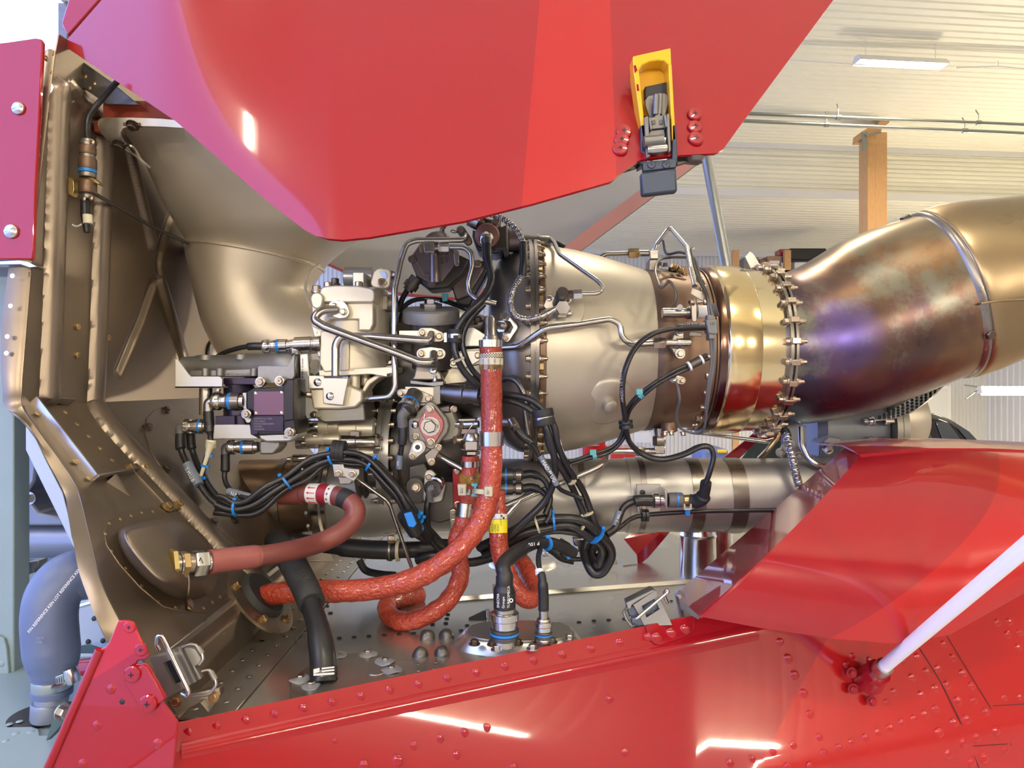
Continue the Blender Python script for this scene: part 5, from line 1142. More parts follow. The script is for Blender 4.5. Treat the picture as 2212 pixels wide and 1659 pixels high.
band(oh, P(1050, 1062, 1.02), P(1048, 1072, 1.018), S(24.5, 1.02), 'tie_beige', 'cable_tie')
face(oh, 'tie_lock', [(1046, 1052), (1064, 1052), (1064, 1073), (1046, 1073)], .995, .012, 'tie_beige', .001); face(oh, 'tie_lock_slot', [(1051, 1057), (1057, 1057), (1057, 1068), (1051, 1068)], .9945, .002, 'steel')
# fitting at its top
cyl(oh, 'fitting', P(1060, 738, 1.045), P(1058, 684, 1.055), [(0, S(17, 1.04)), (.15, S(17, 1.04)), (.2, S(13, 1.04)), (.9, S(12, 1.04)), (1, S(9, 1.04))], 'steel', 26)
cyl(oh, 'side_branch', P(1058, 700, 1.055), P(1090, 705, 1.10), [(0, S(9, 1.05)), (1, S(9, 1.05))], 'steel', 20); nut(oh, P(1082, 705, 1.085), P(1098, 707, 1.105), S(15, 1.09), 'steel')
face(oh, 'casing_flange', lobes([(1092, 685, 8), (1108, 706, 12), (1094, 732, 9)]), 1.105, .02, 'steel', .002); bolt(oh, P(1090, 686, 1.104), (0, -1, .3), S(15, 1.1), 'hex', 'steel_bright'); bolt(oh, P(1092, 730, 1.104), (0, -1, -.1), S(13, 1.1), 'twelve')

o2 = thing('orange_hose', 'shorter orange hose under a hex union that loops on the deck behind the long one', 'hose', P(900, 1350, 1.05))
P2 = cr(PP([(1017, 985, 1.085), (1015, 1030, 1.085), (1012, 1085, 1.085), (1004, 1125, 1.08), (988, 1165, 1.08), (992, 1210, 1.07), (993, 1250, 1.055), (968, 1296, 1.035), (922, 1330, 1.02), (872, 1342, 1.025), (840, 1328, 1.05), (838, 1304, 1.09), (862, 1292, 1.13), (905, 1286, 1.17)]), 12)
g = G(); g.tube(P2, [S(18.5+1.6*min(1, i/70)+.6*math.sin(i*.7), P2[i].y) for i in range(len(P2))], 30); lumpy(g, .0009, 150); part('sleeve', g, 'hose_orange', o2, sharp=180)
nut(o2, P(1019, 950, 1.085), P(1019, 972, 1.085), S(24, 1.08), 'steel_bright', 'union_nut'); nut(o2, P(1019, 974, 1.085), P(1019, 982, 1.085), S(18, 1.08), 'steel', 'union_nut'); cyl(o2, 'union_neck', P(1019, 936, 1.085), P(1019, 952, 1.085), [(0, .011), (.5, .0145), (1, .0145)], 'steel', 24)
band(o2, P(1016, 996, 1.085), P(1016, 1008, 1.085), S(19.8, 1.085), 'steel_bright', 'crimp_band'); band(o2, P(1008, 1087, 1.083), P(1005, 1116, 1.081), S(20.5, 1.08), 'steel', 'crimp_band')
g = G(); g.tube(PP([(1016, 1022, 1.085), (1016, 1032, 1.085), (1015, 1042, 1.085), (1015, 1048, 1.085)]), [S(21, 1.08), S(24, 1.08), S(23, 1.08), S(20, 1.08)], 18); lumpy(g, .004, 60); part('amber_wrap', g, 'amber_tape', o2, sharp=20)
band(o2, P(1014, 1054, 1.085), P(1014, 1066, 1.085), S(20, 1.08), 'steel', 'tie_strap'); face(o2, 'tie_lock', [(988, 1047), (1007, 1047), (1007, 1071), (990, 1071)], 1.05, .014, 'tie_beige', .001); face(o2, 'tie_lock_slot', [(994, 1053), (1000, 1053), (1000, 1066), (994, 1066)], 1.0495, .002, 'steel')
face(o2, 'tie_spacer', [(1018, 1045), (1032, 1045), (1032, 1050), (1029, 1052), (1029, 1066), (1033, 1068), (1033, 1073), (1018, 1073), (1018, 1068), (1024, 1066), (1024, 1052), (1018, 1050)], 1.045, .012, 'tie_teal', .0006)
g = G(); g.tube(cr(PP([(1029, 905, 1.06), (1020, 918, 1.055), (1008, 935, 1.055), (1000, 950, 1.058)]), 5), .0011, 6); part('lock_wire', g, 'steel', o2)

o3 = thing('orange_hose', 'orange hose with yellow label folding over on the deck behind the black plugs', 'hose', P(1120, 1320, 1.1))
P3 = cr(PP([(1078, 1060, 1.10), (1078, 1110, 1.095), (1077, 1150, 1.09), (1079, 1185, 1.085), (1090, 1225, 1.08), (1106, 1260, 1.075), (1130, 1290, 1.075), (1150, 1292, 1.085), (1152, 1268, 1.11), (1140, 1235, 1.14), (1124, 1212, 1.17), (1100, 1200, 1.20)]), 12)
g = G(); g.tube(P3, [S((13 if i < 8 else 16 if i < 20 else 20), P3[i].y) for i in range(len(P3))], 28); lumpy(g, .0009, 150); part('sleeve', g, 'hose_orange', o3, sharp=180)
band(o3, P(1077, 1111, 1.094), P(1077, 1122, 1.092), S(18.5, 1.09), 'label_white', 'white_label'); band(o3, P(1077, 1122, 1.092), P(1077, 1151, 1.088), S(19.4, 1.09), 'label_yellow', 'yellow_label')
for k in range(6): face(o3, 'check_mark', [(1064+k*4.4, 1113+4*(k % 2)), (1068+k*4.4, 1113+4*(k % 2)), (1068+k*4.4, 1117+4*(k % 2)), (1064+k*4.4, 1117+4*(k % 2))], 1.0805-.0, .001, 'ink', 0)
for k, s in enumerate(('ADDIT', 'LU990', 'ADDIT', 'LUBRICATION')): text(o3, s, P(1066+6*k, 1149, 1.0745+.0012*abs(k-1.5)**2), (0, 0, 1), (-1, 0, 0), .0031, 'ink')

mh = thing('maroon_hose', 'smooth maroon hose looping from brass union on firewall to drive coupling', 'hose', P(600, 1230, 1.0))
MP = cr(PP([(452, 1214, .845), (500, 1208, .865), (560, 1201, .89), (620, 1191, .925), (680, 1176, .985), (728, 1155, 1.01), (760, 1128, 1.03), (768, 1102, 1.04), (752, 1081, 1.05), (722, 1070, 1.06), (680, 1066, 1.07), (640, 1065, 1.08), (606, 1066, 1.085)]), 14)
g = G(); g.tube(MP, [S(21.5, p.y) for p in MP], 32); part('tube', g, 'hose_maroon', mh, sharp=180)
wrap(mh, MP, 0, .145, S(25.5, .86), 'maroon_cuff', 'end_cuff'); wrap(mh, MP, .145, .155, S(23.5, .87), 'maroon_cuff', 'cuff_lip'); wrap(mh, MP, .90, 1, S(24.5, 1.08), 'hose_maroon', 'end_cuff')
for f0, f1, m, nm in ((.822, .870, 'label_white', 'arrow_label'), (.783, .822, 'label_red', 'red_label'), (.757, .783, 'label_white', 'plus_label')): wrap(mh, MP, f0, f1, S(21.9, 1.065), m, nm)
wrap(mh, MP, .685, .728, S(21.8, 1.05), 'rubber_matt', 'black_band')
for f_, n_, s_, m_, h_ in ((.868, 4, 'arrow', 'ink_red', 0), (.772, 4, '+', 'ink', .0042)):
    c_ = along(MP, f_); ax_ = (along(MP, f_-.03)-c_).normalized(); up_ = V((0, -1, 0)).cross(ax_).normalized(); up_ = up_ if up_.z > 0 else -up_; fr = up_.cross(ax_).normalized(); fr = fr if fr.y < 0 else -fr; R_ = S(22.1, 1.065)
    for k in range(n_):
        an = math.radians(-48+30*k); p_ = c_+up_*(math.sin(an)*R_)+fr*(math.cos(an)*R_); t_ = up_*math.cos(an)-fr*math.sin(an); o_ = fr*math.cos(an)+up_*math.sin(an)
        if s_ == 'arrow':
            g = G(); g.extr([p_+ax_*x_+t_*y_ for x_, y_ in ((.002, 0), (.0062, .0022), (.0055, .0007), (.0165, .0006), (.0165, -.0006), (.0055, -.0007), (.0062, -.0022))], o_*.0004); part('red_arrow', g, m_, mh)
        else:
            g = G(); g.extr([p_+ax_*x_+t_*y_ for x_, y_ in ((0, .0028), (.0006, .0006), (.0028, 0), (.0006, -.0006), (0, -.0028), (-.0006, -.0006), (-.0028, 0), (-.0006, .0006))], o_*.0004); part('black_star', g, m_, mh)
c_ = along(MP, .803); text(mh, '2 + -', c_+V((-.003, -S(22.3, 1.065), -.008)), (-.15, 0, 1), (-1, 0, -.15), .0045, 'ink')
a, b = P(364, 1222, .81), P(456, 1214, .846); dd = b-a
face_ = [a.lerp(b, .02)]; cyl(mh, 'brass_plate', a.lerp(b, .0), a.lerp(b, .1), [(0, .0215), (1, .0215)], 'brass', 6)
for f0, f1, r_, m, sg in ((.1, .22, .0142, 'bolt', 24), (.22, .26, .0155, 'steel', 24), (.26, .42, .0165, 'bolt_gold', 6), (.42, .56, .0115, 'bolt', 24), (.56, .88, .0162, 'steel_bright', 6), (.88, 1.05, .011, 'steel', 24)):
    cyl(mh, 'union_nut' if sg == 6 else 'union_ring', a.lerp(b, f0), a.lerp(b, f1), [(0, r_*.94), (.1, r_), (.9, r_), (1, r_*.94)], m, sg)
text(mh, 'V', P(440, 1203, .823), (-1, 0, 0), (0, 0, -1), .008, 'ink')
g = G(); pts = PP([(406, 1238, .82), (408, 1262, .82), (407, 1285, .825)])+[RAMP.at(406, 1293, .006)]; g.tube(cr(pts, 6), .0011, 6); part('lock_wire', g, 'steel', mh)
g = G(); g.extr([RAMP.at(x, y, .004) for x, y in ((402, 1290), (410, 1292), (416, 1308), (414, 1318), (404, 1316))], RAMP.n*.002); part('wire_tag', g, 'bolt', mh); bolt(mh, RAMP.at(410, 1312, .006), RAMP.n, .008, 'rivet', 'bolt_gold', 'rivet')

bh = thing('black_drain_hose', 'thick black hose with clamp rings passing behind the maroon hose', 'hose', P(800, 1210, 1.17))
BP = cr(PP([(600, 1168, 1.17), (660, 1172, 1.17), (740, 1182, 1.17), (800, 1187, 1.17), (860, 1188, 1.17), (930, 1187, 1.18), (1000, 1190, 1.2)]), 8)
g = G(); g.tube(BP, [S(17 if i < 16 else 20 if i < 32 else 17.5, 1.17) for i in range(len(BP))], 24); part('tube', g, 'rubber', bh, sharp=60)
band(bh, P(838, 1188, 1.17), P(848, 1188, 1.17), S(23, 1.17), 'rubber', 'collar'); band(bh, P(842, 1188, 1.17), P(846, 1188, 1.17), S(24, 1.17), 'steel_dark', 'clamp_ring'); band(bh, P(857, 1188, 1.17), P(864, 1188, 1.17), S(24, 1.17), 'tie_beige', 'clamp_ring')
nut(bh, P(838, 1165, 1.15), P(852, 1165, 1.15), S(9, 1.15), 'bolt', 'clamp_screw'); face(bh, 'clamp_tab', [(826, 1156), (856, 1150), (857, 1154), (828, 1160)], 1.15, .012, 'steel')
g = G(); g.tube(cr(PP([(776, 1210, 1.2), (790, 1232, 1.2), (820, 1240, 1.2), (855, 1243, 1.2)]), 6), S(8, 1.2), 12); part('branch', g, 'rubber_matt', bh)

cd = thing('corrugated_conduit', 'black corrugated conduit standing on the deck in a smooth boot', 'hose', P(699, 1478, .846))
CPp = cr(PP([(596, 1166, 1.12), (618, 1192, 1.06), (642, 1235, .985), (662, 1275, .945), (674, 1305, .92)]), 26)
g = G(); g.tube(CPp, [S(28 if i > 30 else 24, CPp[i].y)*(1+.035*(i % 2)) for i in range(len(CPp))], 26); part('corrugated_tube', g, 'rubber_matt', cd, sharp=20)
B2 = cr(PP([(668, 1290, .93), (676, 1318, .915), (688, 1360, .89), (696, 1410, .868), (699, 1450, .856), (699, 1478, .8465)]), 8)
g = G(); rr = [21, 21.5, 22, 22, 21, 22, 25]; g.tube(B2, [S(interp([(0, 21), (8, 22), (14, 23), (20, 27), (26, 28), (40, 28)], i), B2[i].y) for i in range(len(B2))], 28); part('boot', g, 'rubber', cd, sharp=60)
band(cd, P(699, 1442, .858), P(699, 1461, .853), S(28.8, .855), 'ink', 'printed_sleeve'); 
for y0, y1, x0, x1 in ((1446, 1455, 677, 690), (1443, 1446, 695, 722), (1449, 1452, 695, 722), (1456, 1460, 677, 722)): face(cd, 'white_print', [(x0, y0), (x1, y0-3), (x1, y1-3), (x0, y1)], .8235 if y0 < 1455 else .8225, .001, 'label_white', 0)
text(cd, 'Ctrl', P(692, 1447, .8235), (0, 0, -1), (1, 0, 0), .0035, 'ink_white')
band(cd, P(699, 1470, .849), P(699, 1478, .8465), S(31, .85), 'rubber', 'foot_ring')
# ---------------------------------------------------------------- bent metal pipes
pipe('fuel_pipe', [(726, 668, 1.095), (692, 670, 1.08), (676, 690, 1.075), (702, 706, 1.075), (860, 764, 1.075), (905, 782, 1.075), (936, 783, 1.08), (937, 764, 1.105)], 9.5, 'steel', 'thick steel pipe slanting from fuel control down to lower filter flange', .022)
pipe('fuel_pipe', [(725, 812, 1.088), (725, 745, 1.088), (735, 727, 1.088), (800, 727, 1.088), (905, 735, 1.085), (930, 736, 1.088), (932, 722, 1.106)], 9, 'steel', 'steel pipe rising from the pale bracket and bending right to upper filter flange', .03)
pipe('air_pipe', [(1006, 508, 1.15), (1004, 518, 1.135), (900, 519, 1.13), (878, 526, 1.13), (866, 560, 1.13), (852, 625, 1.12), (851, 720, 1.115), (853, 800, 1.11), (854, 838, 1.11), (842, 858, 1.11), (796, 862, 1.12), (786, 860, 1.13)], 6.5, 'steel', 'long thin steel pipe dropping left of the filter from the igniter flange', .024)
pipe('air_pipe', [(972, 534, 1.135), (1004, 534, 1.13), (1018, 546, 1.13), (1020, 575, 1.13), (1011, 610, 1.13), (1013, 634, 1.13), (1030, 647, 1.12), (1070, 656, 1.13)], 6, 'steel', 'short S-bent steel pipe from the mauve valve to the casing', .02)
pipe('drain_pipe', [(1076, 752, 1.11), (1120, 749, 1.09), (1180, 708, 1.065), (1250, 700, 1.075), (1318, 689, 1.09), (1340, 700, 1.09), (1342, 728, 1.09), (1362, 744, 1.095), (1412, 741, 1.10)], 6.8, 'steel', 'steel pipe running across the turbine casing to the union on its aft band', .02)
pipe('injector_pipe', [(1190, 516, 1.235), (1198, 525, 1.21), (1208, 548, 1.15), (1290, 606, 1.09), (1304, 620, 1.08), (1294, 634, 1.07), (1257, 635, 1.07)], 5, 'steel', 'thin hooked steel pipe from the flange-top sensor down to the injector', .02)
pipe('bleed_pipe', [(1292, 562, 1.27), (1305, 549, 1.27), (1358, 547, 1.28)], 5, 'steel_dark', 'short bent pipe on top of casing entering a bronze nut', .02)
pipe('bleed_pipe', [(1415, 540, 1.28), (1418, 528, 1.28), (1444, 494, 1.27), (1450, 494, 1.27), (1483, 532, 1.2), (1492, 580, 1.13), (1501, 618, 1.10)], 5, 'steel', 'peaked steel pipe arching above the aft casing flange', .012)
pipe('support_rod', [(752, 1018, 1.12), (770, 1034, 1.12), (832, 1078, 1.12), (842, 1090, 1.12), (872, 1178, 1.12), (897, 1246, 1.13)], 4.2, 'steel', 'thin bent rod dropping from the cable clamp to the deck', .02)
pipe('oil_pipe', [(936, 978, 1.13), (1000, 1014, 1.12), (1020, 1024, 1.13)], 7, 'steel', 'short straight oil pipe slanting behind the orange hoses', .02)
pipe('scavenge_pipe', [(1060, 1108, 1.20), (1150, 1068, 1.20), (1245, 1030, 1.2), (1296, 1008, 1.2), (1310, 992, 1.22), (1310, 976, 1.24), (1330, 975, 1.24), (1372, 975, 1.24)], 6.3, 'steel', 'steel pipe slanting across the drive tube up to the drain fitting', .02)
pipe('scavenge_pipe', [(1060, 1150, 1.19), (1130, 1075, 1.2), (1165, 1050, 1.21)], 5.5, 'steel', 'second shorter steel pipe beside the slanting one behind the plugs', .02)
pipe('case_pipe', [(1078, 820, 1.13), (1095, 816, 1.12), (1118, 822, 1.105), (1132, 850, 1.10), (1136, 900, 1.10), (1142, 945, 1.10)], 6, 'steel_dark', 'curved dark pipe hugging the flange right of the orange hose', .03)
pipe('vent_pipe', [(1500, 934, 1.42), (1655, 954, 1.42), (1676, 948, 1.42)], 4.5, 'steel', 'thin long pipe seen under the turbine ring', .02)
pipe('vent_pipe', [(1681, 922, 1.30), (1682, 940, 1.30), (1660, 970, 1.30), (1640, 990, 1.32)], 5.5, 'bolt_gold', 'bronze bent pipe ending above the drive tube', .02)
pipe('breather_pipe', [(1730, 922, 1.28), (1731, 962, 1.27), (1744, 988, 1.26), (1762, 1003, 1.25), (1800, 1010, 1.25)], 6, 'steel', 'short steel pipe curling down behind the red fairing', .03)
# braided hoses
def braid(name, pts, r, label, n=10):
    t = thing(name, label, 'hose', P(*pts[-1])); pth = cr(PP(pts), n); g = G(); g.tube(pth, r, 10); part('core', g, 'gunmetal', t)
    Ls = 0; 
    for ph in range(3):
        for sg in (1, -1):
            g = G(); hp = []; acc = 0; m_ = len(pth)
            for i in range(m_*3-2):
                f_ = i/3; k = int(f_); fr = f_-k; p = pth[k].lerp(pth[min(k+1, m_-1)], fr); tg = (pth[min(k+1, m_-1)]-pth[max(k-1, 0)]).normalized()
                u = tg.cross(V((0, 1, 0))).normalized(); v_ = tg.cross(u); an = sg*i*.62+ph*2.094; hp.append(p+u*(math.cos(an)*r*1.06)+v_*(math.sin(an)*r*1.06))
            g.tube(hp, r*.20, 5); part('braid_strand', g, 'steel', t)
    return t
braid('braided_hose', [(955, 512, 1.2), (960, 486, 1.19), (1000, 466, 1.18), (1042, 460, 1.16), (1085, 472, 1.14), (1118, 500, 1.12), (1132, 530, 1.10)], .0042, 'braided steel hose arching over the igniter to the flange sleeve')
b4 = braid('braided_hose', [(1128, 592, 1.085), (1110, 625, 1.08), (1103, 655, 1.075), (1112, 680, 1.07), (1133, 690, 1.065), (1160, 686, 1.065), (1180, 677, 1.07)], .0042, 'braided steel hose hanging in a loop to the injector')
g = G(); g.tube(cr(PP([(1130, 526, 1.10), (1131, 560, 1.085), (1129, 595, 1.083)]), 4), .0065, 14); part('black_sleeve', g, 'rubber', b4); cyl(b4, 'end_ferrule', P(1168, 684, 1.066), P(1190, 672, 1.07), [(0, .0055), (.5, .0055), (.5, .007), (1, .006)], 'steel', 16); cyl(b4, 'end_pipe', P(1190, 672, 1.07), P(1213, 662, 1.07), [(0, .005), (1, .005)], 'steel', 14)
b5 = braid('braided_hose', [(1698, 938, 1.25), (1708, 975, 1.23), (1716, 1010, 1.22), (1726, 1050, 1.21)], .0062, 'thick braided steel hose passing behind the tip of the red fairing')
cyl(b5, 'black_collar', P(1690, 915, 1.26), P(1700, 944, 1.25), [(0, .005), (.5, .006), (.5, .0085), (1, .0085)], 'rubber', 16)
# ---------------------------------------------------------------- cables and harnesses
def strands(parent, pts, offs, r, m='cable', n=8, tw=0.):
    path = cr(PP(pts), n); out = []
    for k, (ox, oz) in enumerate(offs):
        pp = []
        for i, p in enumerate(path):
            tg = (path[min(i+1, len(path)-1)]-path[max(i-1, 0)]).normalized(); u = tg.cross(V((0, 1, 0))).normalized(); v_ = V((0, -1, 0))
            a = tw*i/len(path); x, z = ox*math.cos(a)-oz*math.sin(a), ox*math.sin(a)+oz*math.cos(a); wv = 1+.25*math.sin(i*.35+k*1.7)
            pp.append(p+u*(x*wv)+v_*z)
        g = G(); g.tube(pp, r, 12); part('cable', g, m, parent)
    return path
def tie(parent, path, f, r, m='tie_blue', head=(0, 0, 1), wd=.0036):
    p = along(path, f); q = along(path, min(1, f+.01)); o_ = along(path, max(0, f-.01)); d = (q-o_).normalized()
    g = G(); g.lathe(p-d*wd/2, d, [(0, r*.9), (0, r), (wd, r), (wd, r*.9)], 18); t = part('cable_tie', g, m, parent)
    h = V(head).normalized(); hp = p+(h-d*h.dot(d)).normalized()*r*1.05; hp.y = min(hp.y, p.y-r*.3); g = G(); g.box(hp, wd*1.5, wd*1.2, wd*1.3); part('tie_head', g, m, t, .0005)
def marker(parent, a, b, r, s, h, dirx, diry, m='clear_sleeve', off=0):
    cyl(parent, 'marker_sleeve', a, b, [(0, r), (1, r)], m, 16); dirx = (b-a) if V(dirx).dot(b-a) > 0 else (a-b)
    c = a.lerp(b, .15); text(parent, s, c+V((0, -r*1.03-.0004, 0))+V(diry)*(-h/2), dirx, diry, h, 'ink_white')
# left harness: four plug leads joining
lh = thing('actuator_harness', 'bundle of black cables with blue ties arching from the left plugs to gearbox', 'cable bundle', P(500, 1110, 1.05))
mainp = [(470, 1088, 1.05), (504, 1098, 1.045), (549, 1088, 1.045), (599, 1055, 1.05), (640, 1026, 1.06), (684, 1000, 1.07), (730, 984, 1.07), (778, 990, 1.07), (817, 1014, 1.07), (852, 1054, 1.07), (880, 1096, 1.075), (905, 1132, 1.09), (930, 1165, 1.12)]
rc = S(6.2, 1.06)
LHP = strands(lh, mainp, [(-.0062, 0), (.0062, 0), (0, .0075), (0, -.0065), (.011, .004), (-.0115, .003)], rc, tw=1.2)
def lead(parent, pts, r, boot=None, m='cable', nm='lead'):
    g = G(); pp = cr(PP(pts), 6); rr = [S(r, p.y) for p in pp]
    if boot:
        for i in range(min(boot[1], len(pp))): rr[i] = S(boot[0], pp[i].y)
    g.tube(pp, rr, 14); return part(nm, g, m, parent)
lead(lh, [(390, 938, 1.10), (390, 965, 1.095), (396, 985, 1.09), (408, 1008, 1.08), (430, 1045, 1.065), (455, 1078, 1.055), (480, 1094, 1.05)], 6.5, (10.5, 8))
lead(lh, [(412, 938, 1.12), (414, 965, 1.115), (420, 985, 1.11), (432, 1015, 1.09), (455, 1055, 1.07), (480, 1082, 1.055), (500, 1095, 1.05)], 6.5, (9.5, 8))
lead(lh, [(450, 888, 1.08), (452, 920, 1.08), (455, 955, 1.08), (446, 990, 1.085), (437, 1020, 1.085), (434, 1045, 1.08), (450, 1070, 1.065), (480, 1090, 1.05)], 6, (11, 9))
lead(lh, [(487, 982, 1.10), (487, 1010, 1.095), (485, 1030, 1.09), (492, 1050, 1.08), (510, 1066, 1.065), (530, 1075, 1.055), (560, 1078, 1.05)], 5.5, (9.5, 9))
marker(lh, P(404, 1003, 1.075), P(430, 1048, 1.06), S(11, 1.07), 'T.M.U.B', S(8, 1.06), V((.5, 0, -.86)), V((.86, 0, .5)))
marker(lh, P(437, 1022, 1.095), P(458, 1062, 1.08), S(9, 1.09), 'T.M.U.A', S(5, 1.08), V((.5, 0, -.86)), V((.86, 0, .5)))
marker(lh, P(494, 1062, 1.072), P(552, 1078, 1.055), S(9, 1.06), 'N:P.SW', S(8, 1.05), V((.96, 0, -.2)), V((.2, 0, .96)))
g = G(); g.tube(PP([(456, 956, 1.07), (448, 985, 1.072), (436, 1022, 1.074), (432, 1034, 1.074)]), [S(9, 1.07), S(5, 1.07), S(4, 1.07), S(3, 1.07)], 12); part('cream_label', g, 'label_cream', lh)
band(lh, P(457, 950, 1.08), P(455, 967, 1.08), S(11, 1.08), 'label_cream', 'cream_cuff')
lp_ = PP([(452, 975, 1.075), (440, 1010, 1.075), (432, 1036, 1.075)])
for f_ in (.12, .5, .9): tie(lh, lp_, f_, S(8, 1.07), 'tie_blue', (1, 0, .2))
for f_, hd in ((.075, (-.3, 0, 1)), (.27, (-.3, 0, 1)), (.45, (-.3, 0, 1)), (.60, (0, 0, 1)), (.855, (1, 0, .5)), (.875, (1, 0, .5))): tie(lh, LHP, f_, S(19, 1.06), 'tie_blue', hd)
for f_ in (.34, .40, .50, .57): tie(lh, LHP, f_, S(9, 1.06), 'tie_beige', (-.3, -.3, 1), .003)
# cushion clamp holding the bundle
cc = thing('cable_clamp', 'black cushioned clamp with two-bolt steel tab on top of the cable arch', 'clamp', P(735, 1040, 1.07))
for k in range(3): g = G(); g.lathe(P(719+9*k, 973+.8*k, 1.07), (1, 0, -.05), [(0, .0135), (0, .0165), (.0062, .0165), (.0062, .0135)], 24); part('cushion', g, 'rubber_matt', cc)
face(cc, 'tab', [(718, 1003), (742, 1003), (742, 1010), (756, 1012), (776, 1014), (776, 1024), (764, 1040), (745, 1030), (722, 1030)], 1.06, .005, 'alu_pale', .0008); face(cc, 'lower_tab', [(730, 1030), (766, 1032), (756, 1046), (734, 1046)], 1.07, .01, 'steel', .001)
for x, y in ((732, 1023), (761, 1024)): bolt(cc, P(x, y, 1.058), (0, -1, 0), S(13, 1.06), 'twelve')
# blue identification clip on the bundle end
g = G(); pth = PP([(874, 1108, 1.055), (900, 1150, 1.07)]); d = pth[1]-pth[0]; g.lathe(pth[0], d, [(0, .013), (d.length*.3, .014), (d.length, .013)], 18); one('bundle_sleeve', g, 'rubber', 'black rubber sleeve around the cable bundle below two blue ties', 'sleeve')
face_t = thing('blue_clip', 'flat bright blue clip strapped on the cable bundle', 'clip', P(890, 1135, 1.04)); face(face_t, 'plate', [(872, 1110), (888, 1106), (900, 1132), (894, 1140), (882, 1138)], 1.028, .006, 'tie_blue', .001)
LQ = PP([(885, 1128, 1.06), (915, 1162, 1.08)]); tie(face_t, LQ, .5, S(17, 1.07), 'tie_blue', (-.6, 0, -.4))
# igniter cable running down past the filter
ic = thing('igniter_cable', 'thick black igniter cable snaking down from the rust disc past the filter', 'cable', P(985, 830, 1.1))
ICP = cr(PP([(1052, 528, 1.125), (1052, 552, 1.12), (1058, 580, 1.11), (1061, 605, 1.10), (1052, 632, 1.09), (1028, 660, 1.08), (1000, 690, 1.08), (985, 718, 1.08), (981, 745, 1.08), (988, 775, 1.08), (1004, 805, 1.085), (1030, 830, 1.09), (1050, 842, 1.10)]), 8)
g = G(); g.tube(ICP, [S(interp([(0, 10.5), (10, 11), (14, 7.5), (22, 8.5), (34, 9), (46, 7.5), (60, 7), (100, 7.5)], i), 1.09) for i in range(len(ICP))], 16); part('cable', g, 'cable', ic); g = G()
g.tube([p+V((.013, .006, .003)) for p in ICP[40:]], S(6, 1.09), 12); part('second_cable', g, 'cable', ic)
band(ic, P(984, 712, 1.08), P(982, 740, 1.08), S(15, 1.08), 'rubber_matt', 'cushion_clamp'); band(ic, P(983, 722, 1.08), P(983, 731, 1.08), S(15.6, 1.08), 'steel', 'clamp_strap'); face(ic, 'clamp_slot', [(979, 724), (990, 724), (990, 730), (979, 730)], 1.068, .002, 'rubber_matt'); tie(ic, ICP, .76, S(11, 1.08), 'tie_beige', (1, 0, .3))
# thin leads behind the filter
tl = thing('thin_leads', 'pair of thin black leads looping behind the filter lid', 'cable', P(900, 690, 1.2))
for dz in (0, 7): g = G(); g.tube(cr(PP([(862, 690+dz, 1.2), (872, 660+dz, 1.2), (900, 645+dz*.6, 1.2), (950, 646+dz*.6, 1.2), (1000, 660+dz, 1.2), (1030, 675+dz, 1.2)]), 6), S(3, 1.2), 8); part('lead', g, 'cable', tl)
face(tl, 'teal_tie', [(953, 634), (968, 634), (966, 650), (956, 652)], 1.19, .01, 'tie_teal'); g = G(); g.tube(cr(PP([(880, 626, 1.17), (868, 648, 1.18), (862, 672, 1.19)]), 4), S(6, 1.18), 10); part('gland_lead', g, 'rubber', tl)
# right harness past the casing
rh = thing('casing_harness', 'black cables from behind the orange hose through a rubber clamp down the flange', 'cable bundle', P(1180, 1160, 1.1))
R1 = strands(rh, [(1040, 848, 1.09), (1085, 856, 1.075), (1130, 868, 1.065), (1165, 886, 1.06), (1184, 915, 1.06), (1197, 960, 1.065), (1226, 1022, 1.09), (1256, 1075, 1.12), (1283, 1140, 1.13), (1298, 1175, 1.15)], [(-.006, 0), (.006, 0)], S(7.5, 1.07))
R2 = strands(rh, [(1168, 892, 1.062), (1183, 935, 1.06), (1197, 985, 1.07), (1198, 1030, 1.09), (1180, 1078, 1.1), (1140, 1120, 1.1), (1090, 1165, 1.11), (1060, 1180, 1.13)], [(0, 0)], S(8, 1.07))
for k in range(2): g = G(); g.lathe(P(1171+3*k, 884+18*k, 1.06), (.15, 0, -1), [(0, .013), (0, .0165), (.009, .0175), (.012, .0165), (.012, .013)], 28); part('rubber_clamp', g, 'rubber_matt', rh)
band(rh, P(1173.5, 899, 1.06), P(1174, 906, 1.06), S(23, 1.06), 'steel', 'clamp_strap'); tie(rh, R1, .30, S(12, 1.06), 'tie_beige', (.6, 0, .7)); tie(rh, R1, .63, S(12, 1.07), 'tie_beige', (.7, 0, .7)); tie(rh, R1, .82, S(13, 1.1), 'tie_beige', (-.7, 0, .7))
# chip detector lead
ml = thing('plug_lead', 'thin lead with bent metal boot and MAD.PLUG marker by the casing flange', 'cable', P(1150, 1010, 1.08))
g = G(); g.tube(fil(PP([(1084, 912, 1.09), (1108, 912, 1.08), (1118, 930, 1.07)]), .01), S(9, 1.08), 14); part('elbow', g, 'casing_dark', ml); cyl(ml, 'ring', P(1104, 908, 1.082), P(1113, 922, 1.074), [(0, S(10, 1.08)), (1, S(10, 1.08))], 'steel')
g = G(); g.tube(cr(PP([(1112, 922, 1.075), (1130, 942, 1.07), (1147, 955, 1.07), (1160, 975, 1.075), (1170, 998, 1.08), (1186, 1025, 1.08), (1203, 1048, 1.09), (1215, 1060, 1.1), (1240, 1070, 1.11), (1258, 1078, 1.115)]), 6), [S(10, 1.07)]*13+[S(5, 1.07)]*42, 12); part('lead', g, 'cable', ml)
marker(ml, P(1166, 984, 1.078), P(1203, 1047, 1.086), S(7, 1.08), 'MAD.PLUG', S(8, 1.07), V((.52, 0, -.85)), V((.85, 0, .52)))
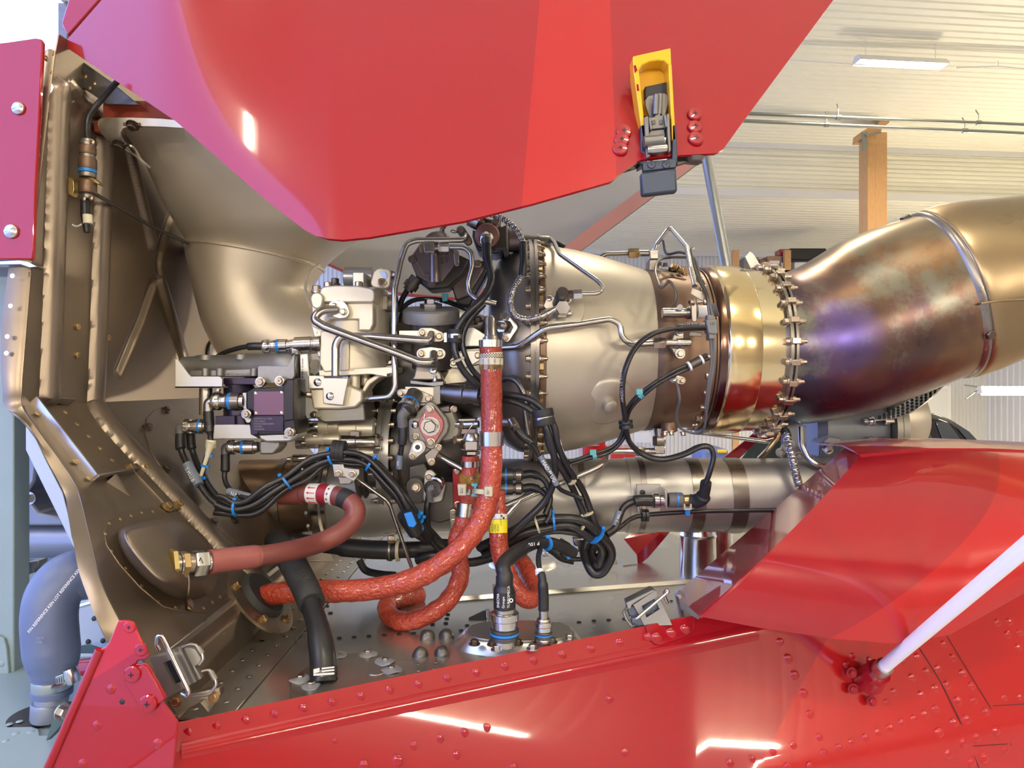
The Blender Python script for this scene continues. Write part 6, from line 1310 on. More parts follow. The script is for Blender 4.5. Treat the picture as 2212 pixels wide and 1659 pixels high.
# pair of sensor plugs at right of hoses
for k, (y, lab) in enumerate(((1026, 'upper'), (1055, 'lower'))):
    pp_ = thing('sensor_plug', lab+' of two knurled plugs with blue rings right of the orange hoses', 'connector', P(1100, y+20, 1.12))
    cyl(pp_, 'knurled_body', P(1078, y, 1.13), P(1108, y, 1.13), [(0, S(14, 1.13)), (1, S(14, 1.13))], 'gunmetal', 28); cyl(pp_, 'blue_ring', P(1091, y, 1.13), P(1095, y, 1.13), [(0, S(14.6, 1.13)), (1, S(14.6, 1.13))], 'ring_blue', 28)
    cyl(pp_, 'coupling_nut', P(1108, y, 1.13), P(1130, y, 1.13), [(0, S(11, 1.13)), (.25, S(12, 1.13)), (.3, S(14, 1.13)), (.8, S(14, 1.13)), (1, S(10, 1.13))], 'steel_dark', 14)
    g = G(); g.tube(cr(PP([(1128, y, 1.13), (1150, y-2, 1.13), (1172, y+8, 1.125), (1184, y+26, 1.12), (1188, y+55, 1.115), (1178, y+85-10*k, 1.11)]), 6), [S(9, 1.13)]*10+[S(6.5, 1.12)]*21, 12); part('lead', g, 'rubber', pp_)
# lower thick trunk
tk = thing('power_harness', 'thick black cable trunk with blue tie running below the drive tube', 'cable bundle', P(1190, 1170, 1.12))
TP = strands(tk, [(1040, 1190, 1.16), (1095, 1160, 1.13), (1140, 1140, 1.12), (1190, 1126, 1.12), (1235, 1128, 1.12), (1275, 1146, 1.13), (1300, 1170, 1.14), (1312, 1198, 1.15), (1304, 1222, 1.155), (1288, 1230, 1.16), (1274, 1216, 1.17), (1270, 1190, 1.19), (1280, 1160, 1.21), (1290, 1140, 1.225)], [(-.008, 0), (.006, .003), (.0, -.008)], S(10, 1.12))
tie(tk, TP, .36, S(21, 1.12), 'tie_blue', (0, 0, 1)); tie(tk, TP, .29, S(20, 1.12), 'tie_beige', (0, 0, 1), .0035); tie(tk, TP, .56, S(22, 1.13), 'tie_blue', (.3, 0, 1)); tie(tk, TP, .48, S(12, 1.12), 'tie_beige', (.4, 0, -.7), .0035)
g = G(); g.tube(cr(PP([(1095, 1190, 1.14), (1150, 1160, 1.13), (1200, 1148, 1.125), (1260, 1155, 1.13)]), 6), S(6, 1.13), 10); part('cable', g, 'cable', tk)
# dark tangle under the gearbox
for k, (pts, r, lab) in enumerate([([(900, 1120, 1.12), (930, 1150, 1.12), (960, 1180, 1.13), (1000, 1200, 1.15)], 9, 'black cable dropping from the blue clip behind hoses'), ([(930, 1040, 1.11), (926, 1075, 1.115), (922, 1110, 1.115), (930, 1160, 1.13), (955, 1190, 1.14), (1000, 1205, 1.15)], 7, 'black booted lead from the pale flange going straight down'), ([(880, 1140, 1.13), (920, 1165, 1.14), (975, 1172, 1.15), (1040, 1160, 1.15)], 8, 'black cable sagging beneath the gearbox bracket'), ([(900, 1210, 1.16), (950, 1200, 1.15), (1010, 1215, 1.16), (1060, 1205, 1.17), (1100, 1195, 1.17)], 10, 'black cable lying low behind the orange hose bend')]):
    g = G(); pp = cr(PP(pts), 7); g.tube(pp, S(r, 1.13), 12); one('loose_cable', g, 'cable', lab, 'cable')
sp_ = thing('angled_sensor', 'angled steel sensor plug on the pale flange under the gearbox', 'connector', P(935, 1060, 1.11))
cyl(sp_, 'barrel', P(946, 1040, 1.13), P(934, 1056, 1.10), [(0, .012), (.4, .0135), (.5, .0135), (.55, .011), (.7, .0135), (1, .0145)], 'steel', 24); g = G(); g.tube(fil(PP([(936, 1055, 1.10), (928, 1056, 1.098), (929, 1082, 1.105)]), .008), S(7, 1.1), 14); part('elbow', g, 'sleeve_grey', sp_)
# thermocouple harness looping on the right
tc = thing('thermocouple_harness', 'black flat cable looping from grey junction box over the turbine casing and down', 'cable', P(1350, 990, 1.1))
TCP = cr(PP([(1522, 706, 1.095), (1480, 707, 1.09), (1440, 712, 1.085), (1405, 724, 1.08), (1372, 752, 1.075), (1350, 800, 1.07), (1344, 850, 1.08), (1350, 900, 1.10), (1353, 930, 1.115), (1362, 958, 1.13), (1390, 982, 1.14), (1430, 992, 1.14), (1475, 982, 1.14), (1510, 966, 1.14), (1533, 966, 1.14), (1541, 986, 1.14), (1533, 1020, 1.14), (1524, 1045, 1.145)]), 8)
g = G(); g.tube(TCP, [S(12 if i < 12 else 8.5, TCP[i].y) for i in range(len(TCP))], 14, sq=.7); part('sheath', g, 'cable', tc)
text(tc, '-HNDD1 1/2 RW-200-E-', P(1347, 870, 1.062), (-.05, 0, 1), (-1, 0, 0), S(6, 1.07), 'ink_dim'); text(tc, '134 RW-200', P(1478, 702, 1.077), (1, 0, 0), (0, 0, 1), S(6, 1.08), 'ink_dim')
for k in range(2): g = G(); g.lathe(P(1351+1*k, 908+10*k, 1.11), (.1, 0, -1), [(0, .008), (0, .0115), (.006, .0115), (.006, .008)], 22); part('grommet', g, 'rubber', tc)
jb = thing('junction_box', 'small grey plastic junction box with moulded mark on thermocouple leads', 'junction box', P(1540, 720, 1.09))
face(jb, 'box', [(1526, 690), (1549, 690), (1551, 720), (1546, 722), (1530, 720), (1526, 700)], 1.085, .02, 'grey_plastic', .0015); face(jb, 'lower_lug', [(1531, 718), (1545, 718), (1544, 732), (1532, 732)], 1.088, .014, 'grey_plastic', .001); face(jb, 'upper_lug', [(1528, 680), (1543, 680), (1543, 692), (1528, 692)], 1.088, .014, 'grey_plastic', .001)
text(jb, 'LD', P(1534, 702, 1.0848), (1, 0, 0), (0, 0, 1), S(6, 1.085), 'ink'); 
for k, pts in enumerate(([(1535, 732, 1.095), (1537, 780, 1.095), (1530, 830, 1.10), (1524, 880, 1.12)], [(1541, 732, 1.095), (1542, 780, 1.095), (1535, 830, 1.10), (1527, 880, 1.12)], [(1533, 682, 1.095), (1526, 640, 1.10), (1508, 600, 1.13), (1496, 560, 1.18), (1492, 540, 1.2), (1498, 535, 1.22)], [(1539, 682, 1.095), (1530, 640, 1.10), (1512, 600, 1.13), (1500, 560, 1.18), (1470, 545, 1.22), (1440, 548, 1.25), (1432, 520, 1.27)])):
    g = G(); g.tube(cr(PP(pts), 6), S(3.2, 1.1), 8); part('lead', g, 'sleeve_grey' if k < 2 else 'gunmetal', jb)
g = G(); g.tube(cr(PP([(1490, 556, 1.24), (1450, 556, 1.24), (1424, 562, 1.22), (1416, 585, 1.17), (1424, 615, 1.13), (1432, 620, 1.125), (1446, 608, 1.12), (1458, 625, 1.12), (1460, 645, 1.12), (1452, 662, 1.12)]), 6), S(3, 1.15), 8); part('thin_lead', g, 'gunmetal', jb)
# twin lead with ceramic bead
tw = thing('twin_lead', 'twin black lead with brown bead and teal clip crossing the brown band', 'cable', P(1420, 880, 1.1))
TW = strands(tw, [(1528, 770, 1.095), (1515, 778, 1.09), (1490, 790, 1.09), (1450, 810, 1.085), (1405, 836, 1.085), (1370, 868, 1.10), (1352, 900, 1.115), (1350, 930, 1.125), (1338, 955, 1.13), (1310, 975, 1.13), (1265, 990, 1.12), (1230, 1000, 1.11)], [(-.0028, 0), (.0028, 0)], S(4, 1.09))
cyl(tw, 'bead', P(1490, 790, 1.088), P(1514, 777, 1.088), [(0, S(9.5, 1.09)), (1, S(9.5, 1.09))], 'gunmetal', 20); 
for a_, b_ in (((1487, 792), (1491, 790)), ((1513, 778), (1517, 776))): cyl(tw, 'bead_rim', P(*a_, 1.088), P(*b_, 1.088), [(0, S(11, 1.09)), (1, S(11, 1.09))], 'label_white', 20)
tie(tw, TW, .40, S(8, 1.085), 'tie_teal', (0, 0, 1), .007); tie(tw, TW, .86, S(8, 1.13), 'tie_teal', (0, 0, 1), .007)
# connector pair clamped on the drive tube
cp = thing('inline_connector', 'inline metal connector with bracket strapped on the drive tube', 'connector', P(1430, 1100, 1.2))
face(cp, 'bracket', [(1375, 1046), (1427, 1046), (1427, 1108), (1376, 1108)], 1.205, .004, 'tube_grey', .001); bolt(cp, P(1388, 1064, 1.204), (0, -1, 0), S(12, 1.2), 'rivet', 'dark', 'hole')
face(cp, 'socket_plate', [(1437, 1058), (1442, 1060), (1442, 1100), (1438, 1100)], 1.165, .035, 'steel', .0006)
cyl(cp, 'coupling_nut', P(1406, 1081, 1.18), P(1438, 1081, 1.18), [(0, .009), (.1, .011), (.2, .0135), (.5, .0135), (.6, .011), (1, .011)], 'steel_bright', 12); cyl(cp, 'blue_tab', P(1434, 1081, 1.18), P(1438, 1081, 1.18), [(0, .0125), (1, .0125)], 'ring_blue', 20)
cyl(cp, 'grey_ring', P(1443, 1080, 1.18), P(1476, 1080, 1.18), [(0, S(15, 1.18)), (.1, S(16, 1.18)), (.9, S(16, 1.18)), (1, S(13, 1.18))], 'sleeve_grey', 28); cyl(cp, 'blue_ring', P(1461, 1080, 1.18), P(1464, 1080, 1.18), [(0, S(16.5, 1.18)), (1, S(16.5, 1.18))], 'ring_blue', 28)
cyl(cp, 'band', P(1476, 1081, 1.18), P(1492, 1081, 1.18), [(0, S(12, 1.18)), (1, S(12, 1.18))], 'bolt_gold', 24); g = G(); g.tube(cr(PP([(1490, 1081, 1.18), (1505, 1082, 1.175), (1518, 1074, 1.165), (1523, 1058, 1.155), (1525, 1042, 1.147)]), 6), [S(14, 1.18)]*4+[S(16, 1.17)]*10+[S(12, 1.15)]*11, 16); part('boot', g, 'rubber_matt', cp)
g = G(); g.tube(cr(PP([(1408, 1081, 1.18), (1382, 1081, 1.18), (1362, 1086, 1.18), (1346, 1098, 1.175), (1336, 1122, 1.165), (1330, 1140, 1.16), (1310, 1155, 1.15)]), 6), [S(12.5, 1.18)]*10+[S(7.5, 1.17)]*27, 14); part('lead', g, 'cable', cp)
marker(cp, P(1338, 1105, 1.17), P(1328, 1136, 1.162), S(8, 1.17), '134 C', S(5, 1.16), V((-.3, 0, -.95)), V((.95, 0, -.3)))
for k in (0, 1): g = G(); g.lathe(P(1386+8*k, 1113, 1.19), (1, 0, 0), [(0, .007), (0, .011), (.005, .011), (.005, .007)], 20); part('p_clamp', g, 'rubber', cp)
bolt(cp, P(1390, 1095, 1.2), (0, -1, 0), S(13, 1.2), 'twelve'); 
g = G(); g.tube(cr(PP([(1310, 1160, 1.15), (1340, 1138, 1.17), (1365, 1120, 1.185), (1392, 1113, 1.19), (1450, 1108, 1.19), (1530, 1104, 1.19), (1660, 1102, 1.19), (1760, 1098, 1.2)]), 6), S(5, 1.19), 10); one('long_lead', g, 'cable', 'long thin black lead running level along the drive tube to the fairing', 'cable')
face(cp, 'blue_tie', [(1481, 1100), (1491, 1100), (1491, 1114), (1481, 1114)], 1.175, .008, 'tie_blue', .0006); face(cp, 'beige_tie', [(1477, 1090), (1480, 1088), (1482, 1098), (1490, 1098), (1492, 1088), (1495, 1090), (1494, 1102), (1478, 1102)], 1.165, .006, 'tie_beige', .0004)
# ---------------------------------------------------------------- things fixed on the deck
def dplate(parent, name, poly, th, m, bevel=.0008, z0=0.):
    g = G(); g.extr([DECK.at(x, y)+V((0, 0, z0)) for x, y in poly], V((0, 0, th))); return part(name, g, m, parent, bevel)
def drv(x, y, s, m='dark', kind='rivet', z=.001): 
    p = DECK.at(x, y); bolt(dk, p+V((0, 0, z)), (0, 0, 1), S(s, p.y), kind, m, 'rivet')
for x, y in [(733, 1379), (765, 1377), (797, 1375), (830, 1372), (862, 1370), (893, 1369), (996, 1363), (1033, 1361), (1009, 1352), (1046, 1350), (1206, 1348), (1251, 1345), (1283, 1342), (1315, 1340), (1349, 1338), (1143, 1352), (974, 1303), (972, 1311), (970, 1319), (967, 1328), (965, 1337), (963, 1347), (942, 1330), (938, 1339), (934, 1349), (894, 1369), (1198, 1239), (1224, 1237), (1251, 1235), (1277, 1233), (1302, 1231), (1320, 1228), (1326, 1223), (1329, 1230), (1015, 1251), (1042, 1249), (1067, 1247), (708, 1310), (714, 1325), (1325, 1217), (1450, 1299)]:
    drv(x, y, 11 if y > 1320 else 8)
for x, y in [(907, 1418), (904, 1436), (904, 1450), (899, 1466), (941, 1432), (938, 1446), (934, 1460), (960, 1379), (919, 1381)]: drv(x, y, 11, 'bolt_steel')
for x, y in [(923, 1378), (964, 1376), (908, 1416), (955, 1414)]:
    p = DECK.at(x, y); g = G(); r = S(17, p.y); g.lathe(p, (0, 0, 1), [(0, r), (.004, r*.95), (.008, r*.75), (.011, r*.5), (.012, .0)], 18)
    for i, v in enumerate(g.v): g.v[i] = v+V((noise.noise(v*120)*.0025, noise.noise(v*120+V((5, 5, 5)))*.0025, 0))
    part('sealed_stud', g, 'gunmetal', dk, sharp=60)
dplate(dk, 'sealed_plate', [(625, 1495), (632, 1470), (660, 1448), (725, 1417), (800, 1414), (850, 1430), (876, 1460), (866, 1478), (800, 1498), (680, 1520), (640, 1524)], .003, 'deck_dim')
for x, y in [(650, 1473), (672, 1488), (833, 1435), (846, 1453), (728, 1420), (795, 1418)]:
    p = DECK.at(x, y)+V((0, 0, .003)); bolt(dk, p, (0, 0, 1), .010, 'hex', 'bolt_steel'); g = G(); g.lathe(p, (0, 0, 1), [(0, .013), (.0015, .012), (.003, .006)], 14); lumpy(g, .003, 80); part('sealant_blob', g, 'sealant', dk)
g = G(); g.lathe(DECK.at(812, 1456)+V((0, 0, .003)), (0, 0, 1), [(0, .012), (.001, .0115), (.001, .009)], 24); part('blank_disc', g, 'deck_dim', dk)
# oval plug base
c = DECK.at(1122, 1388); ov = []
def oval(c, rx, ry, n=48): return [c+V((rx*math.copysign(abs(math.cos(2*math.pi*k/n))**.8, math.cos(2*math.pi*k/n)), ry*math.copysign(abs(math.sin(2*math.pi*k/n))**.8, math.sin(2*math.pi*k/n)), 0)) for k in range(n)]
rings = [(0, 1.0), (.004, .97), (.011, .90), (.015, .86), (.016, .84)]; vs = []
for z, f_ in rings: vs += oval(c+V((0, 0, z)), .092*f_+.0, .052*f_)
g = G(); n = 48; g.add(vs, [[i*n+k, i*n+(k+1) % n, (i+1)*n+(k+1) % n, (i+1)*n+k] for i in range(4) for k in range(n)]+[[4*n+k for k in range(n)]])
pb = thing('connector_pedestal', 'raised oval metal base plate on the deck carrying two round plugs', 'base plate', c); part('pressed_oval', g, 'deck', pb, sharp=60)
g = G(); g.extr(oval(c+V((0, 0, .016)), .075, .041), V((0, 0, .002))); part('cover_plate', g, 'deck_dim', pb, .0006)
TOPP = Plane((0, 0, c.z+.018), (0, 0, 1))
for x, y in [(1025, 1392), (1073, 1404), (1150, 1402), (1230, 1380), (1064, 1393), (1118, 1391), (1163, 1390), (1192, 1388)]: bolt(pb, TOPP.at(x, y), (0, 0, 1), .011, 'hex', 'bolt_steel' if y < 1385 or y > 1398 else 'bolt_dark')
# big plug and small plug
def vplug(name, label, cx, cy, k, boot, bm, dirs):
    b0 = TOPP.at(cx, cy); t = thing(name, label, 'connector', b0); u = b0.y/F
    prof = [(0, 28, 'steel'), (14, 27, 'steel'), ]
    def sg(n_, z0, z1, r, m, s=32, ch=.92): g = G(); g.lathe(b0, (0, 0, 1), [(z0*u, r*u*ch), (z0*u+.001, r*u), (z1*u-.001, r*u), (z1*u, r*u*ch)], s); part(n_, g, m, t)
    sg('socket', 0, 16*k, 25*k, 'steel'); sg('knurled_ring', 16*k, 27*k, 31*k, 'gunmetal', 40); sg('blue_ring', 27*k, 32*k, 31.5*k, 'ring_blue', 40, .99); sg('knurled_ring', 32*k, 40*k, 31*k, 'gunmetal', 40)
    sg('shell', 40*k, 58*k, 28*k, 'steel_bright'); sg('coupling_nut', 58*k, 74*k, 31*k, 'steel_bright', 44); sg('neck', 74*k, 84*k, 24*k, 'steel')
    return t, b0, u
t, b0, u = vplug('deck_plug', 'large round plug with black boot standing on the oval base', 1090, 1396, 1.0, None, None, None)
yb = b0.y
g = G(); g.tube(cr([b0+V((0, 0, 80*u)), b0+V((-.001, 0, 110*u)), b0+V((.0, 0, 150*u)), P(1087, 1222, yb+.01), P(1104, 1202, yb+.03), P(1132, 1184, yb+.06), P(1165, 1172, yb+.09), P(1200, 1176, yb+.11), P(1240, 1195, yb+.13)], 8), [23*u]*12+[19*u]*6+[16.5*u]*22+[14*u]*30, 22); part('boot', g, 'rubber', t)
cyl(t, 'printed_sleeve', b0+V((0, 0, 86*u)), b0+V((0, 0, 118*u)), [(0, 24*u), (1, 23.6*u)], 'ink', 28)
for k, s in enumerate(('TURBOMECA', 'Groupe', 'SNECMA')): text(t, s, b0+V((-4*u+13*u*(1-k)+4*u, -math.sqrt(max(0, (24.4*u)**2-(13*u*(1-k))**2))-.0004, 113*u)) if False else b0+V(((1-k)*11*u, -24.6*u+abs(1-k)*3*u, 90*u)), (0, 0, 1), (-1, 0, 0) if False else (-1, -.3*(1-k), 0), 5.5*u, 'ink_white')
g = G(); g.lathe(b0+V((14*u, -22*u, 106*u)), (.4, -1, 0), [(0, 4.5*u), (.0006, 4.5*u), (.0006, 2.5*u), (0, 2.5*u)], 18, False); part('round_logo', g, 'ink_white', t)
text(t, 'P 100', P(1165, 1170, yb+.058), (-1, 0, -.12), (.12, 0, -1), 8*u, 'ink_white'); pth = PP([(1150, 1178, yb+.08), (1185, 1174, yb+.1), (1215, 1182, yb+.12), (1235, 1192, yb+.13)])
tie(t, pth, .35, 17*u, 'tie_blue', (0, 0, 1)); tie(t, pth, .98, 15*u, 'tie_blue', (0, 0, -1))
t, b0, u = vplug('deck_plug', 'small round plug with thin black boot beside the large one', 1174, 1388, .62, None, None, None)
g = G(); g.lathe(b0, (0, 0, 1), [(45*u, 10*u), (76*u, 10*u)], 20); part('thin_neck', g, 'steel', t); yb = b0.y
g = G(); g.tube(cr([b0+V((0, 0, 70*u)), b0+V((0, 0, 100*u)), b0+V((-3*u, 0, 140*u)), P(1166, 1232, yb+.01), P(1163, 1205, yb+.03), P(1168, 1182, yb+.07)], 8), [11.5*u]*14+[9*u]*6+[6*u]*21, 16); part('boot', g, 'rubber', t)
band(t, P(1166, 1242, yb+.004), P(1165, 1230, yb+.008), 9.5*u, 'label_white', 'white_marker'); text(t, '133CT', P(1158, 1239, yb-.0045), (1, 0, .05), (0, 0, 1), 5*u, 'ink')
# dark cable pile on the far deck
cl_ = thing('coiled_cable', 'black cable coil with chrome joint lying below the drive tube', 'cable', P(1300, 1228, 1.25))
g = G(); g.tube(cr(PP([(1230, 1180, 1.2), (1215, 1190, 1.2), (1222, 1204, 1.2), (1250, 1208, 1.2), (1290, 1200, 1.19), (1310, 1180, 1.18), (1306, 1160, 1.17)]), 6), S(5, 1.2), 10); part('loop', g, 'cable', cl_)
g = G(); g.tube(cr(PP([(1275, 1170, 1.22), (1280, 1200, 1.22), (1296, 1212, 1.22), (1312, 1200, 1.22), (1314, 1175, 1.21), (1304, 1158, 1.2)]), 6), S(8, 1.2), 12); part('loop', g, 'rubber_matt', cl_)
g = G(); g.tube(PP([(1206, 1172, 1.22), (1222, 1184, 1.22), (1242, 1200, 1.22)]), [S(12, 1.2), S(14, 1.2), S(11, 1.2)], 16); part('bellows', g, 'rubber_matt', cl_)
g = G(); g.tube(cr(PP([(1182, 1178, 1.21), (1200, 1190, 1.21), (1216, 1202, 1.21), (1240, 1208, 1.21)]), 4), S(12, 1.2), 14); part('bellows', g, 'rubber', cl_)
face(cl_, 'chrome_joint', [(1236, 1164), (1280, 1162), (1284, 1172), (1266, 1184), (1240, 1180)], 1.23, .02, 'steel_bright', .003); nut(cl_, P(1256, 1180, 1.23), P(1256, 1192, 1.23), .006, 'bolt_dark')
g = G(); g.tube(cr(PP([(1226, 1190, 1.195), (1236, 1190, 1.195), (1241, 1197, 1.195)]), 4), .0012, 6); part('yellow_ring', g, 'label_yellow', cl_)
br = thing('cable_bracket', 'bent metal bracket standing on the deck around the cable loop', 'bracket', DECK.at(1300, 1215)); face(br, 'plate', [(1274, 1200), (1284, 1216), (1312, 1216), (1324, 1196), (1334, 1214), (1334, 1220), (1276, 1220)], 1.34, .004, 'deck_dim')
# hook bracket, small clips on deck
hb = thing('deck_clip', 'small black hinged clip on the deck left of the big plug', 'clip', DECK.at(1040, 1338)); dplate(hb, 'plate', [(1012, 1338), (1045, 1322), (1062, 1326), (1052, 1338)], .003, 'dark'); cyl(hb, 'pin', DECK.at(1053, 1336), DECK.at(1053, 1336)+V((0, 0, .014)), [(0, .004), (1, .004)], 'steel')
dl = thing('deck_eyelet', 'small steel eyelet bracket on the deck behind the orange hose', 'bracket', DECK.at(1060, 1278)); dplate(dl, 'foot', lobes([(1050, 1278, 6), (1064, 1276, 6)]), .002, 'steel'); face(dl, 'upright', [(1064, 1262), (1070, 1262), (1070, 1280), (1064, 1280)], DECK.at(1066, 1280).y, .002, 'steel')
dm = thing('deck_dome', 'round pressed dome on the far deck behind the plug cables', 'dome', DECK.at(1130, 1225)); g = G(); g.lathe(DECK.at(1130, 1225), (0, 0, 1), [(0, .075), (.006, .070), (.014, .062), (.016, .05), (.017, 0)], 36); part('dome', g, 'deck', dm)
for x, y in ((1178, 1202), (1085, 1204)): bolt(dm, DECK.at(x, y+14)+V((0, 0, .016)), (0, 0, 1), .010, 'hex', 'bolt_steel')
# ---------------------------------------------------------------- latches
ll = thing('side_latch', 'steel side latch with wire bail on the left red corner skin', 'latch', P(380, 1500, .72))
LP_ = Plane(P(370, 1450, .712), V((.12, -1, .25)))
def lpoly(poly, off=0): return [LP_.at(x, y, off) for x, y in poly]
hole = [(353, 1432), (372, 1424), (400, 1470), (376, 1479)]; outl = [(322, 1421), (388, 1397), (424, 1472), (361, 1507)]
g = G()
for k in range(4):
    a, b = outl[k], outl[(k+1) % 4]; c_, d_ = hole[(k+1) % 4], hole[k]; g.extr(lpoly([a, b, c_, d_]), V((0, .004, 0)))
part('plate', g, 'latch_grey', ll)
g = G(); g.extr(lpoly(hole, -.012), V((0, .002, 0))); part('recess', g, 'dark', ll)
g = G(); g.extr(lpoly([(388, 1397), (424, 1472), (436, 1466), (420, 1440), (440, 1430), (424, 1402), (404, 1396)], -.006), V((0, .006, 0))); part('hinge_plate', g, 'latch_grey', ll, .001)
g = G(); g.tube(fil([LP_.at(345, 1404, .004), LP_.at(338, 1392, .006), LP_.at(340, 1374, .014), LP_.at(350, 1374, .016), LP_.at(408, 1494, .016), LP_.at(404, 1503, .014), LP_.at(394, 1498, .006)], .005), .0022, 10); part('wire_bail', g, 'steel_bright', ll)
for pts in ([(390, 1400), (412, 1391), (424, 1394), (436, 1410), (440, 1424), (430, 1436)], [(436, 1450), (452, 1446), (464, 1462), (468, 1480), (452, 1500), (416, 1506)]):
    g = G(); g.tube(fil([LP_.at(x, y, -.004) for x, y in pts], .006), .0017, 8); part('rear_wire', g, 'steel_dark', ll)
for a, b in (((427, 1398), (437, 1412)), ((455, 1450), (465, 1468))): cyl(ll, 'sleeve', LP_.at(*a, -.004), LP_.at(*b, -.004), [(0, .003), (1, .003)], 'alu_dark', 12)
for x, y in ((382, 1515), (462, 1506)): bolt(ll, P(x, y, .735), (0, -1, .3), S(17, .73), 'hex', 'bolt_gold')
lb = thing('latch_shelf', 'dark bracket shelf behind the left latch at the firewall foot', 'bracket', P(420, 1530, .74)); g = G(); g.extr(PP([(360, 1510, .742), (474, 1486, .76), (478, 1500, .76), (450, 1542, .74), (432, 1520, .74), (410, 1530, .74), (386, 1556, .735)]), V((0, .01, .0))); part('shelf', g, 'firewall', lb, .001)
rl = thing('side_latch', 'blue-grey side latch with wire bail at the right end of deck edge', 'latch', P(1400, 1358, 1.03))
LR = Plane(P(1400, 1330, .985), V((-.15, -1, .35)))
def rpoly(poly, off=0): return [LR.at(x, y, off) for x, y in poly]
hole = [(1386, 1309), (1414, 1293), (1425, 1316), (1397, 1334)]; outl = [(1369, 1306), (1416, 1275), (1452, 1350), (1392, 1352)]
g = G()
for k in range(4):
    a, b = outl[k], outl[(k+1) % 4]; c_, d_ = hole[(k+1) % 4], hole[k]; g.extr(rpoly([a, b, c_, d_]), V((0, .003, 0)))
part('plate', g, 'latch_grey', rl)
g = G(); g.extr(rpoly([(1352, 1302), (1408, 1274), (1416, 1276), (1366, 1306), (1362, 1316), (1356, 1316)], .002), V((0, .02, 0))); part('top_lip', g, 'latch_grey', rl, .001)
g = G(); g.extr(rpoly([(1353, 1312), (1368, 1308), (1398, 1358), (1372, 1366)], -.006), V((0, .012, 0))); part('side_cheek', g, 'latch_blue', rl, .001); g = G(); g.extr(rpoly([(1372, 1340), (1400, 1348), (1396, 1362), (1372, 1368)], -.01), V((0, .008, 0))); part('foot', g, 'latch_blue', rl, .001)
bolt(rl, LR.at(1411, 1324, -.012), LR.n, S(13, 1.03), 'hex', 'latch_blue'); g = G(); g.extr(rpoly(hole, -.016), V((0, .002, 0))); part('recess', g, 'latch_blue', rl)
g = G(); g.tube(fil([LR.at(1436, 1290, .002), LR.at(1443, 1302, .004), LR.at(1440, 1300, .010), LR.at(1434, 1282, .014), LR.at(1440, 1274, .018), LR.at(1444, 1278, .018), LR.at(1376, 1336, .016), LR.at(1366, 1337, .012), LR.at(1363, 1333, .004)], .004), .0022, 10); part('wire_bail', g, 'steel', rl)
g = G(); g.tube(fil([LR.at(1354, 1314, 0), LR.at(1347, 1322, .004), LR.at(1352, 1336, .004), LR.at(1366, 1354, .004), LR.at(1372, 1350, 0)], .004), .0022, 8); part('rear_wire', g, 'latch_grey', rl)
# yellow latch on the cowling
yl = thing('cowl_latch', 'yellow over-centre latch hanging open on the red cowling', 'latch', P(1420, 420, .84))
YY = .855
face(yl, 'back_plate', [(1374, 122), (1446, 108), (1454, 300), (1394, 302)], YY+.004, .004, 'yellow', .001)
face(yl, 'handle_tip', [(1367, 121), (1449, 103), (1451, 150), (1445, 140), (1435, 131), (1420, 130), (1402, 133), (1388, 140), (1380, 152), (1369, 160)], YY-.020, .024, 'yellow', .0015)
for pl in ([(1368, 150), (1380, 150), (1396, 304), (1389, 306)], [(1444, 138), (1451, 138), (1460, 302), (1452, 304)]): face(yl, 'handle_rail', pl, YY-.020, .026, 'yellow', .001)
for pl in ([(1369, 142), (1373, 140), (1377, 152), (1371, 158)], [(1375, 182), (1379, 182), (1381, 196), (1376, 196)]): face(yl, 'worn_patch', pl, YY-.0205, .002, 'red', 0)
face(yl, 'black_pad', [(1393, 187), (1440, 177), (1443, 210), (1394, 212)], YY-.006, .01, 'dark', .001)
face(yl, 'spring_leaf', hull([(1393, 216), (1400, 206), (1436, 200), (1444, 206), (1445, 222), (1438, 250), (1404, 256), (1394, 230)]), YY-.010, .004, 'latch_grey', .0012)
for a_, b_ in (((1418, 205, .836), (1416, 248, .836)), ((1426, 204, .838), (1424, 248, .838))): g = G(); g.tube([P(*a_), P(*b_)], .0035, 10); part('spring_rib', g, 'latch_grey', yl)
face(yl, 'toggle', [(1414, 252), (1418, 236), (1422, 236), (1428, 250), (1440, 248), (1442, 276), (1402, 280), (1402, 254)], YY-.020, .006, 'latch_grey', .001)
for x0, x1, y0, y1 in ((1392, 1401, 252, 342), (1401, 1406, 254, 282), (1434, 1439, 248, 276), (1440, 1446, 246, 330)): face(yl, 'side_plate', [(x0, y0), (x1, y0-2), (x1+4, y1-4), (x0+4, y1)], YY-.026, .02, 'latch_grey', .001)
for x in (1408, 1424): face(yl, 'slot', [(x, 260), (x+8, 258), (x+8, 268), (x, 270)], YY-.021, .002, 'gunmetal')
cyl(yl, 'roller', P(1391, 307, YY-.03), P(1432, 303, YY-.03), [(0, .0068), (1, .0068)], 'latch_grey', 20); cyl(yl, 'roller_pin', P(1432, 303, YY-.03), P(1437, 303, YY-.03), [(0, .004), (1, .004)], 'steel')
face(yl, 'lower_link', [(1398, 282), (1436, 278), (1440, 318), (1444, 326), (1400, 330)], YY-.018, .012, 'latch_grey', .001); cyl(yl, 'lower_roller', P(1398, 324, YY-.028), P(1440, 320, YY-.028), [(0, .005), (.3, .006), (.7, .006), (1, .005)], 'steel', 16)
for x0, m in ((1384, 'latch_blue'), (1452, 'latch_blue')): face(yl, 'frame_cheek', [(x0, 270), (x0+9, 268), (x0+12, 350), (x0, 356)], YY-.02, .03, m, .001)
face(yl, 'pivot_plate', [(1388, 350), (1462, 342), (1461, 362), (1389, 370)], YY-.022, .008, 'latch_blue', .001)
for x in (1407, 1439): bolt(yl, P(x, 356, YY-.022), (0, -1, 0), S(18, .83), 'cross', 'latch_blue', 'screw')
